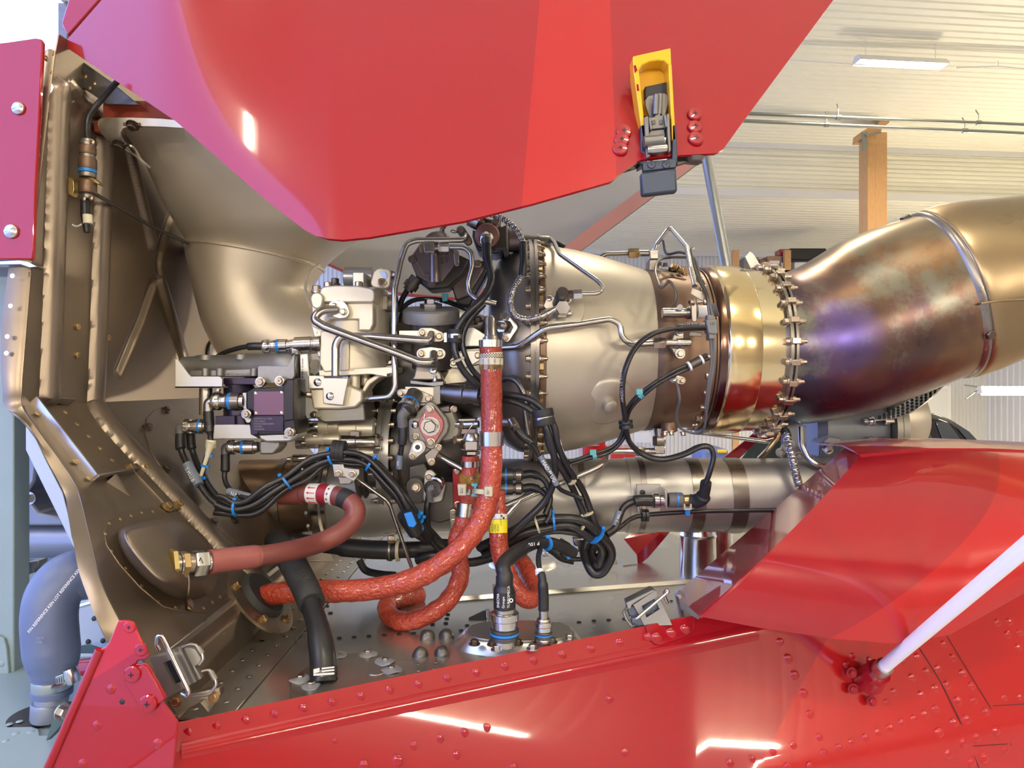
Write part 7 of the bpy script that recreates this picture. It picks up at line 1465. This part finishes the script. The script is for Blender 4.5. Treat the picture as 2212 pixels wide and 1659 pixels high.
face(yl, 'hook_plate', [(1384, 372), (1462, 362), (1464, 414), (1387, 423)], YY-.026, .012, 'latch_blue', .003)
for pl in ([(1385, 338), (1386, 358), (1372, 364), (1350, 371), (1342, 368), (1352, 360), (1372, 350)], [(1462, 334), (1486, 338), (1516, 344), (1520, 350), (1508, 355), (1480, 352), (1462, 358)]): face(yl, 'frame_arm', pl, YY+.004, .006, 'gunmetal', .001)
for x, y in ((1358, 356), (1502, 341)): cyl(yl, 'arm_pad', P(x, y, YY-.0), P(x, y+8, YY+.0), [(0, .012), (1, .008)], 'alu_dark', 14)
# white rod with red base
rd = thing('white_rod', 'white rod sticking out of a red socket on the fuselage side', 'rod', P(1880, 1470, .98))
a, b = P(1905, 1444, .985), P(2290, 1118, .665); g = G(); g.tube([a, a+(b-a)*1.5], [.0088, .0088], 24); part('rod', g, 'white_paint', rd)
d = (a-b).normalized(); cyl(rd, 'ferrule', a-d*.012, a+d*.014, [(0, .0118), (.1, .0125), (1, .0125)], 'steel', 26); cyl(rd, 'red_nut', a+d*.012, a+d*.024, [(0, .018), (1, .019)], 'red', 8); cyl(rd, 'red_socket', a+d*.020, a+d*.050, [(0, .017), (1, .022)], 'red', 24)
for dx, dz in ((-.028, -.012), (.0, -.03), (-.03, .012)): bolt(rd, a+d*.045+V((dx, -.006, dz)), (0, -1, .1), .011, 'hex', 'red')
# wall plug hanging on the upper firewall
wp = thing('firewall_plug', 'brown connector with blue ring on a yellow bracket high on the firewall', 'connector', FWU.at(190, 380)); yp = .96
a = P(190, 318, yp)
for n_, y0, y1, r, m in (('cable_clamp', 302, 318, 14, 'casing_dark'), ('back_shell', 316, 334, 17, 'casing_brown'), ('shell_ring', 334, 342, 15, 'casing_dark'), ('coupling', 342, 366, 18, 'casing_brown'), ('blue_ring', 366, 374, 18, 'ring_blue'), ('collar', 374, 384, 17, 'casing_dark'), ('lower_shell', 392, 418, 18, 'casing_brown'), ('lower_neck', 418, 430, 12, 'casing_dark')):
    cyl(wp, n_, P(189, y0, yp), P(189, y1, yp), [(0, S(r*.93, yp)), (.1, S(r, yp)), (.9, S(r, yp)), (1, S(r*.93, yp))], m, 24)
for x, y in ((177, 305), (199, 307), (180, 429), (196, 428)): bolt(wp, P(x, y, yp-.008), (0, -1, 0), S(10, yp), 'rivet', 'bolt', 'screw')
face(wp, 'yellow_bracket', [(134, 404), (136, 390), (142, 384), (198, 382), (215, 396), (210, 398), (190, 388), (158, 390), (160, 410), (154, 424), (148, 412)], yp-.004, .012, 'brass', .001); 
g = G(); g.tube(cr(PP([(190, 304, yp), (188, 280, yp), (190, 256, yp), (200, 238, yp), (222, 212, yp), (248, 182, .95), (270, 160, .94)]), 6), S(6, yp), 10); part('lead', g, 'cable', wp)
g = G(); g.tube(cr(PP([(146, 420, yp), (143, 450, yp), (150, 478, yp), (165, 489, yp), (184, 480, yp)]), 6), .0012, 8); part('white_wire', g, 'label_white', wp); g = G(); g.tube(PP([(146, 414, yp), (146, 430, yp)]), .0026, 10); part('red_terminal', g, 'ink_red', wp)
g = G(); g.tube(PP([(183, 430, yp), (184, 465, yp), (188, 502, yp)]), [.0055, .006, .004], 12); part('drop_lead', g, 'rubber', wp); g = G(); g.tube(PP([(189, 464, yp-.003), (190, 483, yp-.003)]), .0062, 12); part('white_cuff', g, 'label_cream', wp)
g = G(); g.tube(PP([(203, 418, .97), (260, 450, 1.05), (330, 490, 1.12), (407, 526, 1.19)]), S(4, 1.05), 10); part('thin_tube', g, 'gunmetal', wp)
face(wp, 'dark_rail', [(132, 112), (160, 120), (240, 176), (300, 226), (230, 226), (206, 208), (140, 164)], .985, .006, 'gunmetal', .001)
for x, y in ((148, 134), (164, 149), (184, 165), (157, 161), (173, 175), (193, 190), (204, 180)): bolt(wp, P(x, y, .985), (0, -1, 0), S(9, .98), 'rivet', 'bolt_gold', 'rivet')
# ---------------------------------------------------------------- forward bay seen past the firewall edge
tp_ = thing('frame_post', 'pale teal painted frame post at the left picture edge', 'post', P(10, 1540, .95))
g = G(); a = P(-120, 560, .95); b = P(31, 1530, .95); g.box(((a.x+b.x)/2, .965, (CAMZ+.22+b.z)/2), b.x-a.x, .032, CAMZ+.22-b.z); part('post', g, 'teal', tp_, .002)
g = G(); g.extr(PP([(-90, 1374), (-4, 1374), (8, 1380), (14, 1400), (24, 1525), (22, 1545), (-90, 1560)], .944), V((0, .005, 0))); part('doubler', g, 'teal', tp_, .001)
for y in (1434, 1482, 1531): bolt(tp_, P(3+(y-1434)*.07, y, .944), (0, -1, 0), S(14, .94), 'rivet', 'teal', 'rivet')
bolt(tp_, P(12, 843, .949), (0, -1, 0), S(13, .94), 'rivet', 'dark', 'hole')
tf = thing('forward_deck', 'pale teal forward deck with rivets in the bottom left corner', 'deck', (-.7, .8, CAMZ-.40))
g = G(); g.extr([V((-1.3, .45, CAMZ-.40)), V((-.41, .45, CAMZ-.40)), V((-.41, 1.6, CAMZ-.40)), V((-1.3, 1.6, CAMZ-.40))][::-1], V((0, 0, -.004))); part('deck_sheet', g, 'teal', tf)
FD = Plane((0, 0, CAMZ-.40), (0, 0, 1))
g = G(); g.extr([FD.at(x, y) for x, y in ((-60, 1577), (70, 1575), (84, 1580), (86, 1594), (170, 1592), (170, 1700), (-60, 1700))], V((0, 0, .003))); part('doubler', g, 'teal', tf, .001)
for x, y in ((20, 1570), (42, 1564), (66, 1587), (34, 1590), (12, 1606)): bolt(tf, FD.at(x, y)+V((0, 0, .003)), (0, 0, 1), S(15, .75), 'rivet', 'teal', 'rivet')
g = G(); c = FD.at(92, 1545); g.lathe(c, (0, 0, 1), [(0, .036), (.001, .036), (.002, .03)], 28); part('hose_hole', g, 'dark', tf); bolt(tf, FD.at(97, 1561), (0, 0, 1), .014, 'hex', 'bolt_steel')
g = G(); g.extr(PP([(100, 1600, .735), (106, 1580, .735), (124, 1522, .735), (130, 1518, .735), (140, 1526, .735), (138, 1560, .735), (116, 1584, .735)]), V((.003, .004, 0))); part('gusset', g, 'teal_dark', tf); bolt(tf, P(134, 1538, .73), (1, -.5, 0), .012, 'hex', 'bolt_steel')
bh_ = thing('coolant_hose', 'thick blue-grey rubber elbow hose with worm clamp in the forward bay', 'hose', P(107, 1540, .80))
HP_ = cr(PP([(240, 1236, .86), (190, 1238, .84), (145, 1250, .825), (116, 1285, .815), (107, 1330, .81), (110, 1385, .808), (114, 1425, .806), (115, 1446, .805), (114, 1462, .805)]), 8)
g = G(); g.tube(HP_, [S(interp([(0, 54), (44, 54), (50, 50), (56, 45), (62, 42), (80, 42)], i), HP_[i].y) for i in range(len(HP_))], 30); part('elbow', g, 'hose_blue', bh_, sharp=180)
for y0, y1, r, m, n_ in ((1457, 1487, 39, 'steel_bright', 'worm_clamp'), (1485, 1500, 40, 'hose_blue', 'hose_end'), (1498, 1516, 32, 'gearbox_blue', 'spigot'), (1514, 1552, 34, 'gearbox_blue', 'spigot_ring')): cyl(bh_, n_, P(113 if y0 < 1500 else 106, y0, .805), P(112 if y0 < 1500 else 104, y1, .805), [(0, S(r*.96, .8)), (.1, S(r, .8)), (.9, S(r, .8)), (1, S(r*.95, .8))], m, 30)
face(bh_, 'clamp_box', hull([(118, 1462), (146, 1452), (148, 1474), (120, 1480)]), .782, .012, 'steel', .001); cyl(bh_, 'clamp_screw', P(150, 1444, .785), P(160, 1474, .785), [(0, .007), (.5, .0085), (1, .007)], 'steel_bright', 14)
for k in range(5): face(bh_, 'clamp_slot', [(121+5*k, 1466-k), (123+5*k, 1465-k), (124+5*k, 1476-k), (122+5*k, 1477-k)], .7815, .001, 'gunmetal')
text(bh_, 'P/N REFERENCE KEN LOT REFERENCE KEN EXP', P(64, 1368, .774), (.62, .02, .78), (-.78, 0, .62), S(6.5, .77), 'ink_white'); text(bh_, 'LOT\nOK', P(80, 1381, .778), (1, 0, 0), (0, 0, 1), S(6, .78), 'ink_dim')
gb2 = thing('main_gearbox', 'blue-grey main gearbox casting with dark opening behind the forward hose', 'gearbox', P(100, 1200, 1.3))
cyl(gb2, 'sump', P(-60, 1168, 1.25), P(200, 1168, 1.25), [(0, S(36, 1.25)), (1, S(36, 1.25))], 'gearbox_blue', 36); cyl(gb2, 'sump_lip', P(-60, 1202, 1.25), P(200, 1202, 1.25), [(0, .01), (1, .01)], 'gearbox_blue', 12)
face(gb2, 'casting', [(-60, 920), (60, 920), (80, 980), (74, 1040), (60, 1062), (62, 1078), (84, 1108), (130, 1118), (140, 1136), (-60, 1136)], 1.22, .2, 'gearbox_blue', .004)
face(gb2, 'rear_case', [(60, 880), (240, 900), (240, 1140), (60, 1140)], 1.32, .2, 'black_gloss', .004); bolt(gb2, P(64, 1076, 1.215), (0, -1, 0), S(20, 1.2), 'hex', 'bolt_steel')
bs = thing('strap_end', 'small grey serrated strap end under the forward gearbox', 'strap', P(70, 1225, 1.0)); face(bs, 'strap', [(40, 1222), (60, 1214), (84, 1211), (82, 1222), (72, 1230), (74, 1238), (66, 1236), (62, 1242), (54, 1238), (40, 1244)], 1.0, .02, 'cast', .001)
g = G(); g.extr(PP([(56, 914), (64, 918), (98, 990), (136, 1064), (148, 1110), (156, 1158), (164, 1190), (156, 1176), (100, 1062), (56, 972)], .90), V((-.02, .03, 0))); o = one('fairing_lip', g, 'pale_skin', 'pale blue painted skin lip curving down beside the teal post', 'panel', .002)
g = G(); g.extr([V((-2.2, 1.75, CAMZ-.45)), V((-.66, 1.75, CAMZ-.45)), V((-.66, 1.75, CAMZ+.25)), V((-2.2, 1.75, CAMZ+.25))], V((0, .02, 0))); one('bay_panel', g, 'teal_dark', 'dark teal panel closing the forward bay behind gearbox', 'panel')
fp = thing('floor_frame', 'pale riveted floor frame glimpsed right of the blue elbow hose', 'frame', P(190, 1380, 1.0)); face(fp, 'web', [(165, 1300), (235, 1290), (250, 1400), (220, 1420), (165, 1420)], .93, .004, 'pale_skin', .001)
for x, y in ((190, 1386), (222, 1384), (203, 1336)): bolt(fp, P(x, y, .929), (0, -1, .3), S(11, .93), 'rivet', 'dark', 'hole')
face(fp, 'ring', hull([(160, 1398), (190, 1392), (214, 1400), (214, 1412), (160, 1412)]), .90, .003, 'teal_dark'); g = G(); g.tube(PP([(120, 1455, .95), (160, 1448, .95), (230, 1440, .95)]), S(22, .95), 16); part('red_tube', g, 'red', fp); g = G(); g.tube(PP([(164, 1312, .9), (220, 1296, .9)]), .003, 8); part('thin_rod', g, 'steel_bright', fp)
# strut holding the cowling
g = G(); g.tube([P(1524, 330, 1.55), P(1572, 590, 1.55)], S(11, 1.55), 20); one('cowl_strut', g, 'rod_grey', 'grey tubular strut propping up the open cowling', 'strut')
# ---------------------------------------------------------------- structure right of the drive tube
rm = thing('rear_mount', 'blue-grey cast rear mount with bolted flanges below the exhaust elbow', 'mount', P(1830, 1000, 1.45))
cyl(rm, 'housing', P(1735, 925, 1.46), P(1882, 925, 1.46), [(0, .07), (.1, .085), (.9, .080), (1, .075)], 'mount_cast', 36); face(rm, 'boss', hull([(1772, 958), (1790, 940), (1820, 946), (1820, 990), (1770, 990)]), 1.36, .05, 'mount_cast', .004); bolt(rm, P(1788, 970, 1.355), (0, -1, .5), S(16, 1.36), 'hex', 'steel')
for x0, x1 in ((1884, 1896), (1897, 1910)): g = G(); g.lathe((0, 1.46, P(0, 925, 1.46).z), (1, 0, 0), [(P(x0, 0, 1.46).x, .06), (P(x0, 0, 1.46).x, .098), (P(x1, 0, 1.46).x, .098), (P(x1, 0, 1.46).x, .06)], 40); part('flange', g, 'alu_dark', rm)
for y in (910, 952):
    for x, d in ((1884, -1), (1910, 1)): bolt(rm, P(x, y, 1.37), (d, -.2, 0), .016, 'stud', 'steel')
cyl(rm, 'cone', P(1910, 905, 1.46), P(1975, 900, 1.46), [(0, .062), (.5, .068), (1, .060)], 'casing', 36); face(rm, 'ledge', hull([(1914, 942), (1954, 940), (1962, 950), (1958, 962), (1914, 962)]), 1.40, .06, 'mount_cast', .003)
face(rm, 'end_plate', [(1692, 918), (1712, 914), (1742, 920), (1742, 1030), (1712, 1030), (1690, 990)], 1.37, .01, 'mount_cast', .001)
for x, y in ((1686, 977), (1696, 968), (1737, 1002), (1726, 985), (1706, 958)): bolt(rm, P(x, y, 1.37), (-.3, -1, 0), S(14, 1.37), 'hex', 'steel_dark')
pd = thing('mount_pedestal', 'polished silver pedestal columns under the right end of drive tube', 'pedestal', DECK.at(1505, 1238))
q = DECK.at(1508, 1236); g = G(); g.lathe(q, (0, 0, 1), [(0, .042), (.004, .041), (.006, .036), (.070, .035), (.074, .037), (.078, .035), (.10, .036)], 36); part('column', g, 'steel_bright', pd); q2 = q+V((.055, .05, 0)); g = G(); g.lathe(q2, (0, 0, 1), [(0, .03), (.09, .028), (.095, .02)], 30); part('rear_column', g, 'steel_bright', pd)
rows = []
for i in range(9): rows.append([P(1490+9*j, 1128+i*6+9*math.sin(j*.55)*(i/8), 1.40-.02*math.sin(i*.4)+.01*math.sin(j*.9)) for j in range(11)])
g = G(); g.sheet(rows, .002); part('saddle', g, 'steel_bright', pd, sharp=60); cyl(pd, 'sensor', P(1588, 1150, 1.38), P(1586, 1118, 1.38), [(0, .013), (.5, .013), (.5, .016), (.7, .016), (.7, .008), (1, .006)], 'alu', 14)
fr = thing('far_side_rib', 'red painted far side rib leaning on the deck behind the drive tube', 'rib', DECK.at(1378, 1222))
g = G(); g.extr(PP([(1348, 1164, 1.40), (1368, 1148, 1.42), (1432, 1146, 1.42), (1376, 1198, 1.38)]), V((0, .004, -.002))); part('face', g, 'red_light', fr); g = G(); g.extr(PP([(1376, 1198, 1.38), (1432, 1146, 1.42), (1450, 1146, 1.42), (1400, 1205, 1.4), (1378, 1222, 1.385)]), V((.0, .004, 0))); part('side', g, 'red', fr)
g = G(); g.extr([DECK.at(x, y)+V((0, 0, .006)) for x, y in ((1336, 1214), (1360, 1212), (1378, 1226), (1346, 1230))], V((0, 0, .002))); part('foot_plate', g, 'deck', fr)
ob = thing('ground_beam', 'orange-brown steel beam with round boss far behind the deck', 'beam', P(1440, 1200, 1.9)); face(ob, 'beam', [(1405, 1160), (1480, 1158), (1480, 1175), (1410, 1174)], 1.95, .04, 'orange_steel', .002); face(ob, 'arm', lobes([(1424, 1184, 14), (1480, 1184, 12)]), 1.93, .03, 'orange_steel', .002); bolt(ob, P(1422, 1184, 1.925), (0, -1, 0), S(18, 1.92), 'hex', 'bolt_steel'); bolt(ob, P(1454, 1165, 1.945), (0, -1, 0), S(10, 1.92), 'hex', 'bolt_steel')
fs2 = thing('far_cowl_edge', 'red far side cowling edge with dark inside seen under the turbine ring', 'cowling', P(1640, 990, 1.75))
g = G(); g.extr(PP([(1560, 992, 1.66), (1600, 960, 1.66), (1628, 936, 1.66), (1700, 936, 1.66), (1700, 950, 1.66), (1636, 954, 1.66), (1596, 992, 1.66)]), V((0, .006, 0))); part('edge', g, 'red', fs2, .001); g = G(); g.extr(PP([(1596, 1000), (1630, 954), (1710, 950), (1710, 1000)], 1.68), V((0, .006, 0))); part('inside', g, 'teal_dark', fs2); g = G(); q = P(1650, 990, 1.69); g.box((q.x, 1.69, (q.z+ZD)/2), .05, .02, q.z-ZD+.04); part('foot', g, 'red', fs2)
# ---------------------------------------------------------------- far hangar contents
def far_box(name, label, cat, x0, y0, x1, y1, Y, dep, m, bevel=.01, ground=False):
    g = G(); g.pbox(x0, y0, x1, y1, Y, dep)
    return one(name, g, m, label, cat, bevel)
tcb = thing('tool_cabinet', 'red tool cabinet far behind the drive tube', 'cabinet', P(1284, 1040, 8)-V((0, 0, 0)))
tcb.location.z = 0; ORG[tcb.name] = V(tcb.location)
zt = P(0, 950, 8).z; xa, xb = P(1258, 0, 8).x, P(1308, 0, 8).x; g = G(); g.box(((xa+xb)/2, 8.25, zt/2), xb-xa, .5, zt); part('body', g, 'red', tcb, .01)
for k in range(7): g = G(); g.box(((xa+xb)/2, 7.99, zt-.14-.28*k), xb-xa-.04, .02, .24); d_ = part('drawer', g, 'red_light', tcb, .004); g = G(); g.box(((xa+xb)/2, 7.97, zt-.06-.28*k), .12, .02, .02); part('handle', g, 'steel', d_)
xa, xb = P(1318, 0, 7).x, P(1374, 0, 7).x; zt = P(0, 968, 7).z; tr_ = thing('work_trolley', 'orange-red work trolley far behind the drain fitting', 'trolley', ((xa+xb)/2, 7.2, 0)); g = G(); g.box(((xa+xb)/2, 7.2, zt-.35), xb-xa, .4, .7); part('body', g, 'red_light', tr_, .01)
for sx in (xa+.03, xb-.03): g = G(); g.box((sx, 7.2, (zt-.7)/2), .04, .3, zt-.7); part('leg', g, 'gunmetal', tr_)
wb = P(1388, 946, 17.4); g = G(); g.pbox(1370, 934, 1406, 956, 17.45, .03); one('notice_board', g, 'label_white', 'white notice board on the back wall seen below the casing', 'board')
xa, xb = P(1518, 0, 6).x, P(1575, 0, 6).x; zt = P(0, 970, 6).z; gc = thing('ground_unit', 'blue-grey ground power unit far behind the turbine ring', 'machine', ((xa+xb)/2, 6.2, 0)); g = G(); g.box(((xa+xb)/2, 6.2, .2+(zt-.2)/2), xb-xa, .4, zt-.2); part('body', g, 'hose_blue', gc, .03); g = G(); g.box(((xa+xb)/2+.05, 6.0, zt-.02), .08, .05, .03); part('beacon', g, 'yellow', gc, .01)
for sx in (xa+.06, xb-.06): g = G(); g.lathe((sx, 6.05, .1), (0, 1, 0), [(0, .1), (.06, .1)], 20); part('wheel', g, 'rubber', gc)
# shelf with boxes high on the back wall
YS = 15.2
sh = thing('storage_rack', 'tall timber storage rack high behind the aft casing', 'rack', (P(1690, 0, YS).x, YS+.3, 0)); zb = P(0, 583, YS).z
for x in (1590, 1702, 1795): a = P(x, 540, YS); g = G(); g.box((a.x, YS+.05, a.z/2), .14, .1, a.z); part('upright', g, 'wood', sh)
for zz in (zb, zb-.9, zb-1.8): g = G(); g.box((P(1692, 0, YS).x, YS+.35, zz-.03), P(1800, 0, YS).x-P(1584, 0, YS).x, .7, .05); part('shelf_board', g, 'wood', sh)
far_box('cardboard_box', 'brown cardboard box with white label on the high rack', 'box', 1658, 553, 1688, 582, YS+.12, .4, 'cardboard', .01)
g = G(); g.pbox(1662, 563, 1684, 577, YS+.11, .004); lbx = one('paper_label', g, 'label_white', 'white paper label stuck on the cardboard box', 'label'); text(lbx, 'SE-JHX', P(1664, 574, YS+.105), (1, 0, 0), (0, 0, 1), S(5, YS), 'ink')
far_box('dark_case', 'long black case lying on top of the high rack', 'case', 1706, 536, 1786, 560, YS+.12, .5, 'dark', .03); far_box('red_case', 'red case standing left of the black case on the rack', 'case', 1684, 538, 1706, 553, YS+.15, .3, 'red', .02); far_box('white_bundle', 'white paper bundle under the black case on the rack', 'bundle', 1716, 566, 1760, 582, YS+.15, .3, 'label_white', .02)
far_box('grey_bin', 'small grey bin beside the timber upright on the rack', 'bin', 1606, 556, 1640, 582, YS+.15, .3, 'alu_dark', .02); far_box('brown_bin', 'dark brown bin in the middle of the rack', 'bin', 1640, 560, 1657, 582, YS+.15, .3, 'casing_brown', .02)
# grey door in the back wall
p0, p1 = P(2022, 842, 17.55), P(2068, 842, 17.55); g = G(); g.box(((p0.x+p1.x)/2, 17.95, p0.z/2), p1.x-p0.x, .06, p0.z, HR); d1 = struct('door_1', g, 'sheeting_wall', .01); g = G(); g.box(((p0.x+p1.x)/2, 17.98, p0.z/2), p1.x-p0.x+.25, .05, p0.z+.2, HR); d2 = part('door_frame', g, 'label_white', d1)
# black helicopter at right
hl = thing('parked_helicopter', 'black helicopter cabin with large windows parked beyond the red fairing', 'helicopter', (P(2040, 0, 7).x, 7.6, 0))
prof = [(1955, 893), (1985, 889), (2025, 893), (2060, 906), (2092, 928), (2122, 958), (2140, 985), (2150, 1040), (2080, 1120), (1900, 1130), (1880, 1000), (1900, 900)]
g = G(); g.extr(PP(prof, 7.0), V((0, 1.3, 0))); part('cabin', g, 'black_gloss', hl, .06)
for pl in ([(1962, 918), (2000, 912), (2018, 956), (1960, 956)], [(2022, 912), (2048, 912), (2085, 962), (2040, 960)]): g = G(); g.extr(PP(pl, 6.985), V((0, .01, 0))); part('side_window', g, 'glass_dark', hl, .004)
g = G(); g.extr(PP([(2056, 908), (2094, 932), (2124, 964), (2100, 962), (2078, 936)], 6.98), V((0, .01, 0))); part('windscreen', g, 'glass_dark', hl, .004)
for xx, yy in ((6.7, 7.05), (6.7, 8.2)): g = G(); g.tube([V((P(1880, 0, 7).x, yy, .06)), V((P(2160, 0, 7).x, yy, .06))], .05, 12); part('skid', g, 'gunmetal', hl)
for px_ in (1930, 2090):
    for yy in (7.05, 8.2): g = G(); g.tube([V((P(px_, 0, 7).x, yy, .06)), V((P(px_, 0, 7).x, 7.6, 1.2))], .035, 10); part('skid_leg', g, 'gunmetal', hl)

# ---------------------------------------------------------------- repeated kinds share a group phrase
GRP = {'strip_lamp': 'strip lamps of the hangar', 'added_fill_lamp': 'added fill lamps on the front wall', 'orange_hose': 'orange fire-sleeved hoses', 'fuel_pipe': 'thick bent fuel pipes', 'air_pipe': 'thin bent air pipes', 'bleed_pipe': 'bleed pipes on top of the casing', 'scavenge_pipe': 'slanting scavenge pipes', 'vent_pipe': 'vent pipes under the turbine ring', 'braided_hose': 'braided steel hoses', 'loose_cable': 'loose black cables under the gearbox', 'actuator_plug': 'plugs of the black actuator', 'sensor_plug': 'sensor plugs on the engine', 'deck_plug': 'round plugs on the oval base', 'side_latch': 'side latches along the deck edge', 'ceiling_conduit': 'conduits under the ceiling', 'steel_post': 'steel door posts'}
for o in bpy.data.objects:
    if o.parent is None and o.get('label'):
        k = o.name.split('.')[0]
        if k in GRP and not o.get('group'): o['group'] = GRP[k]
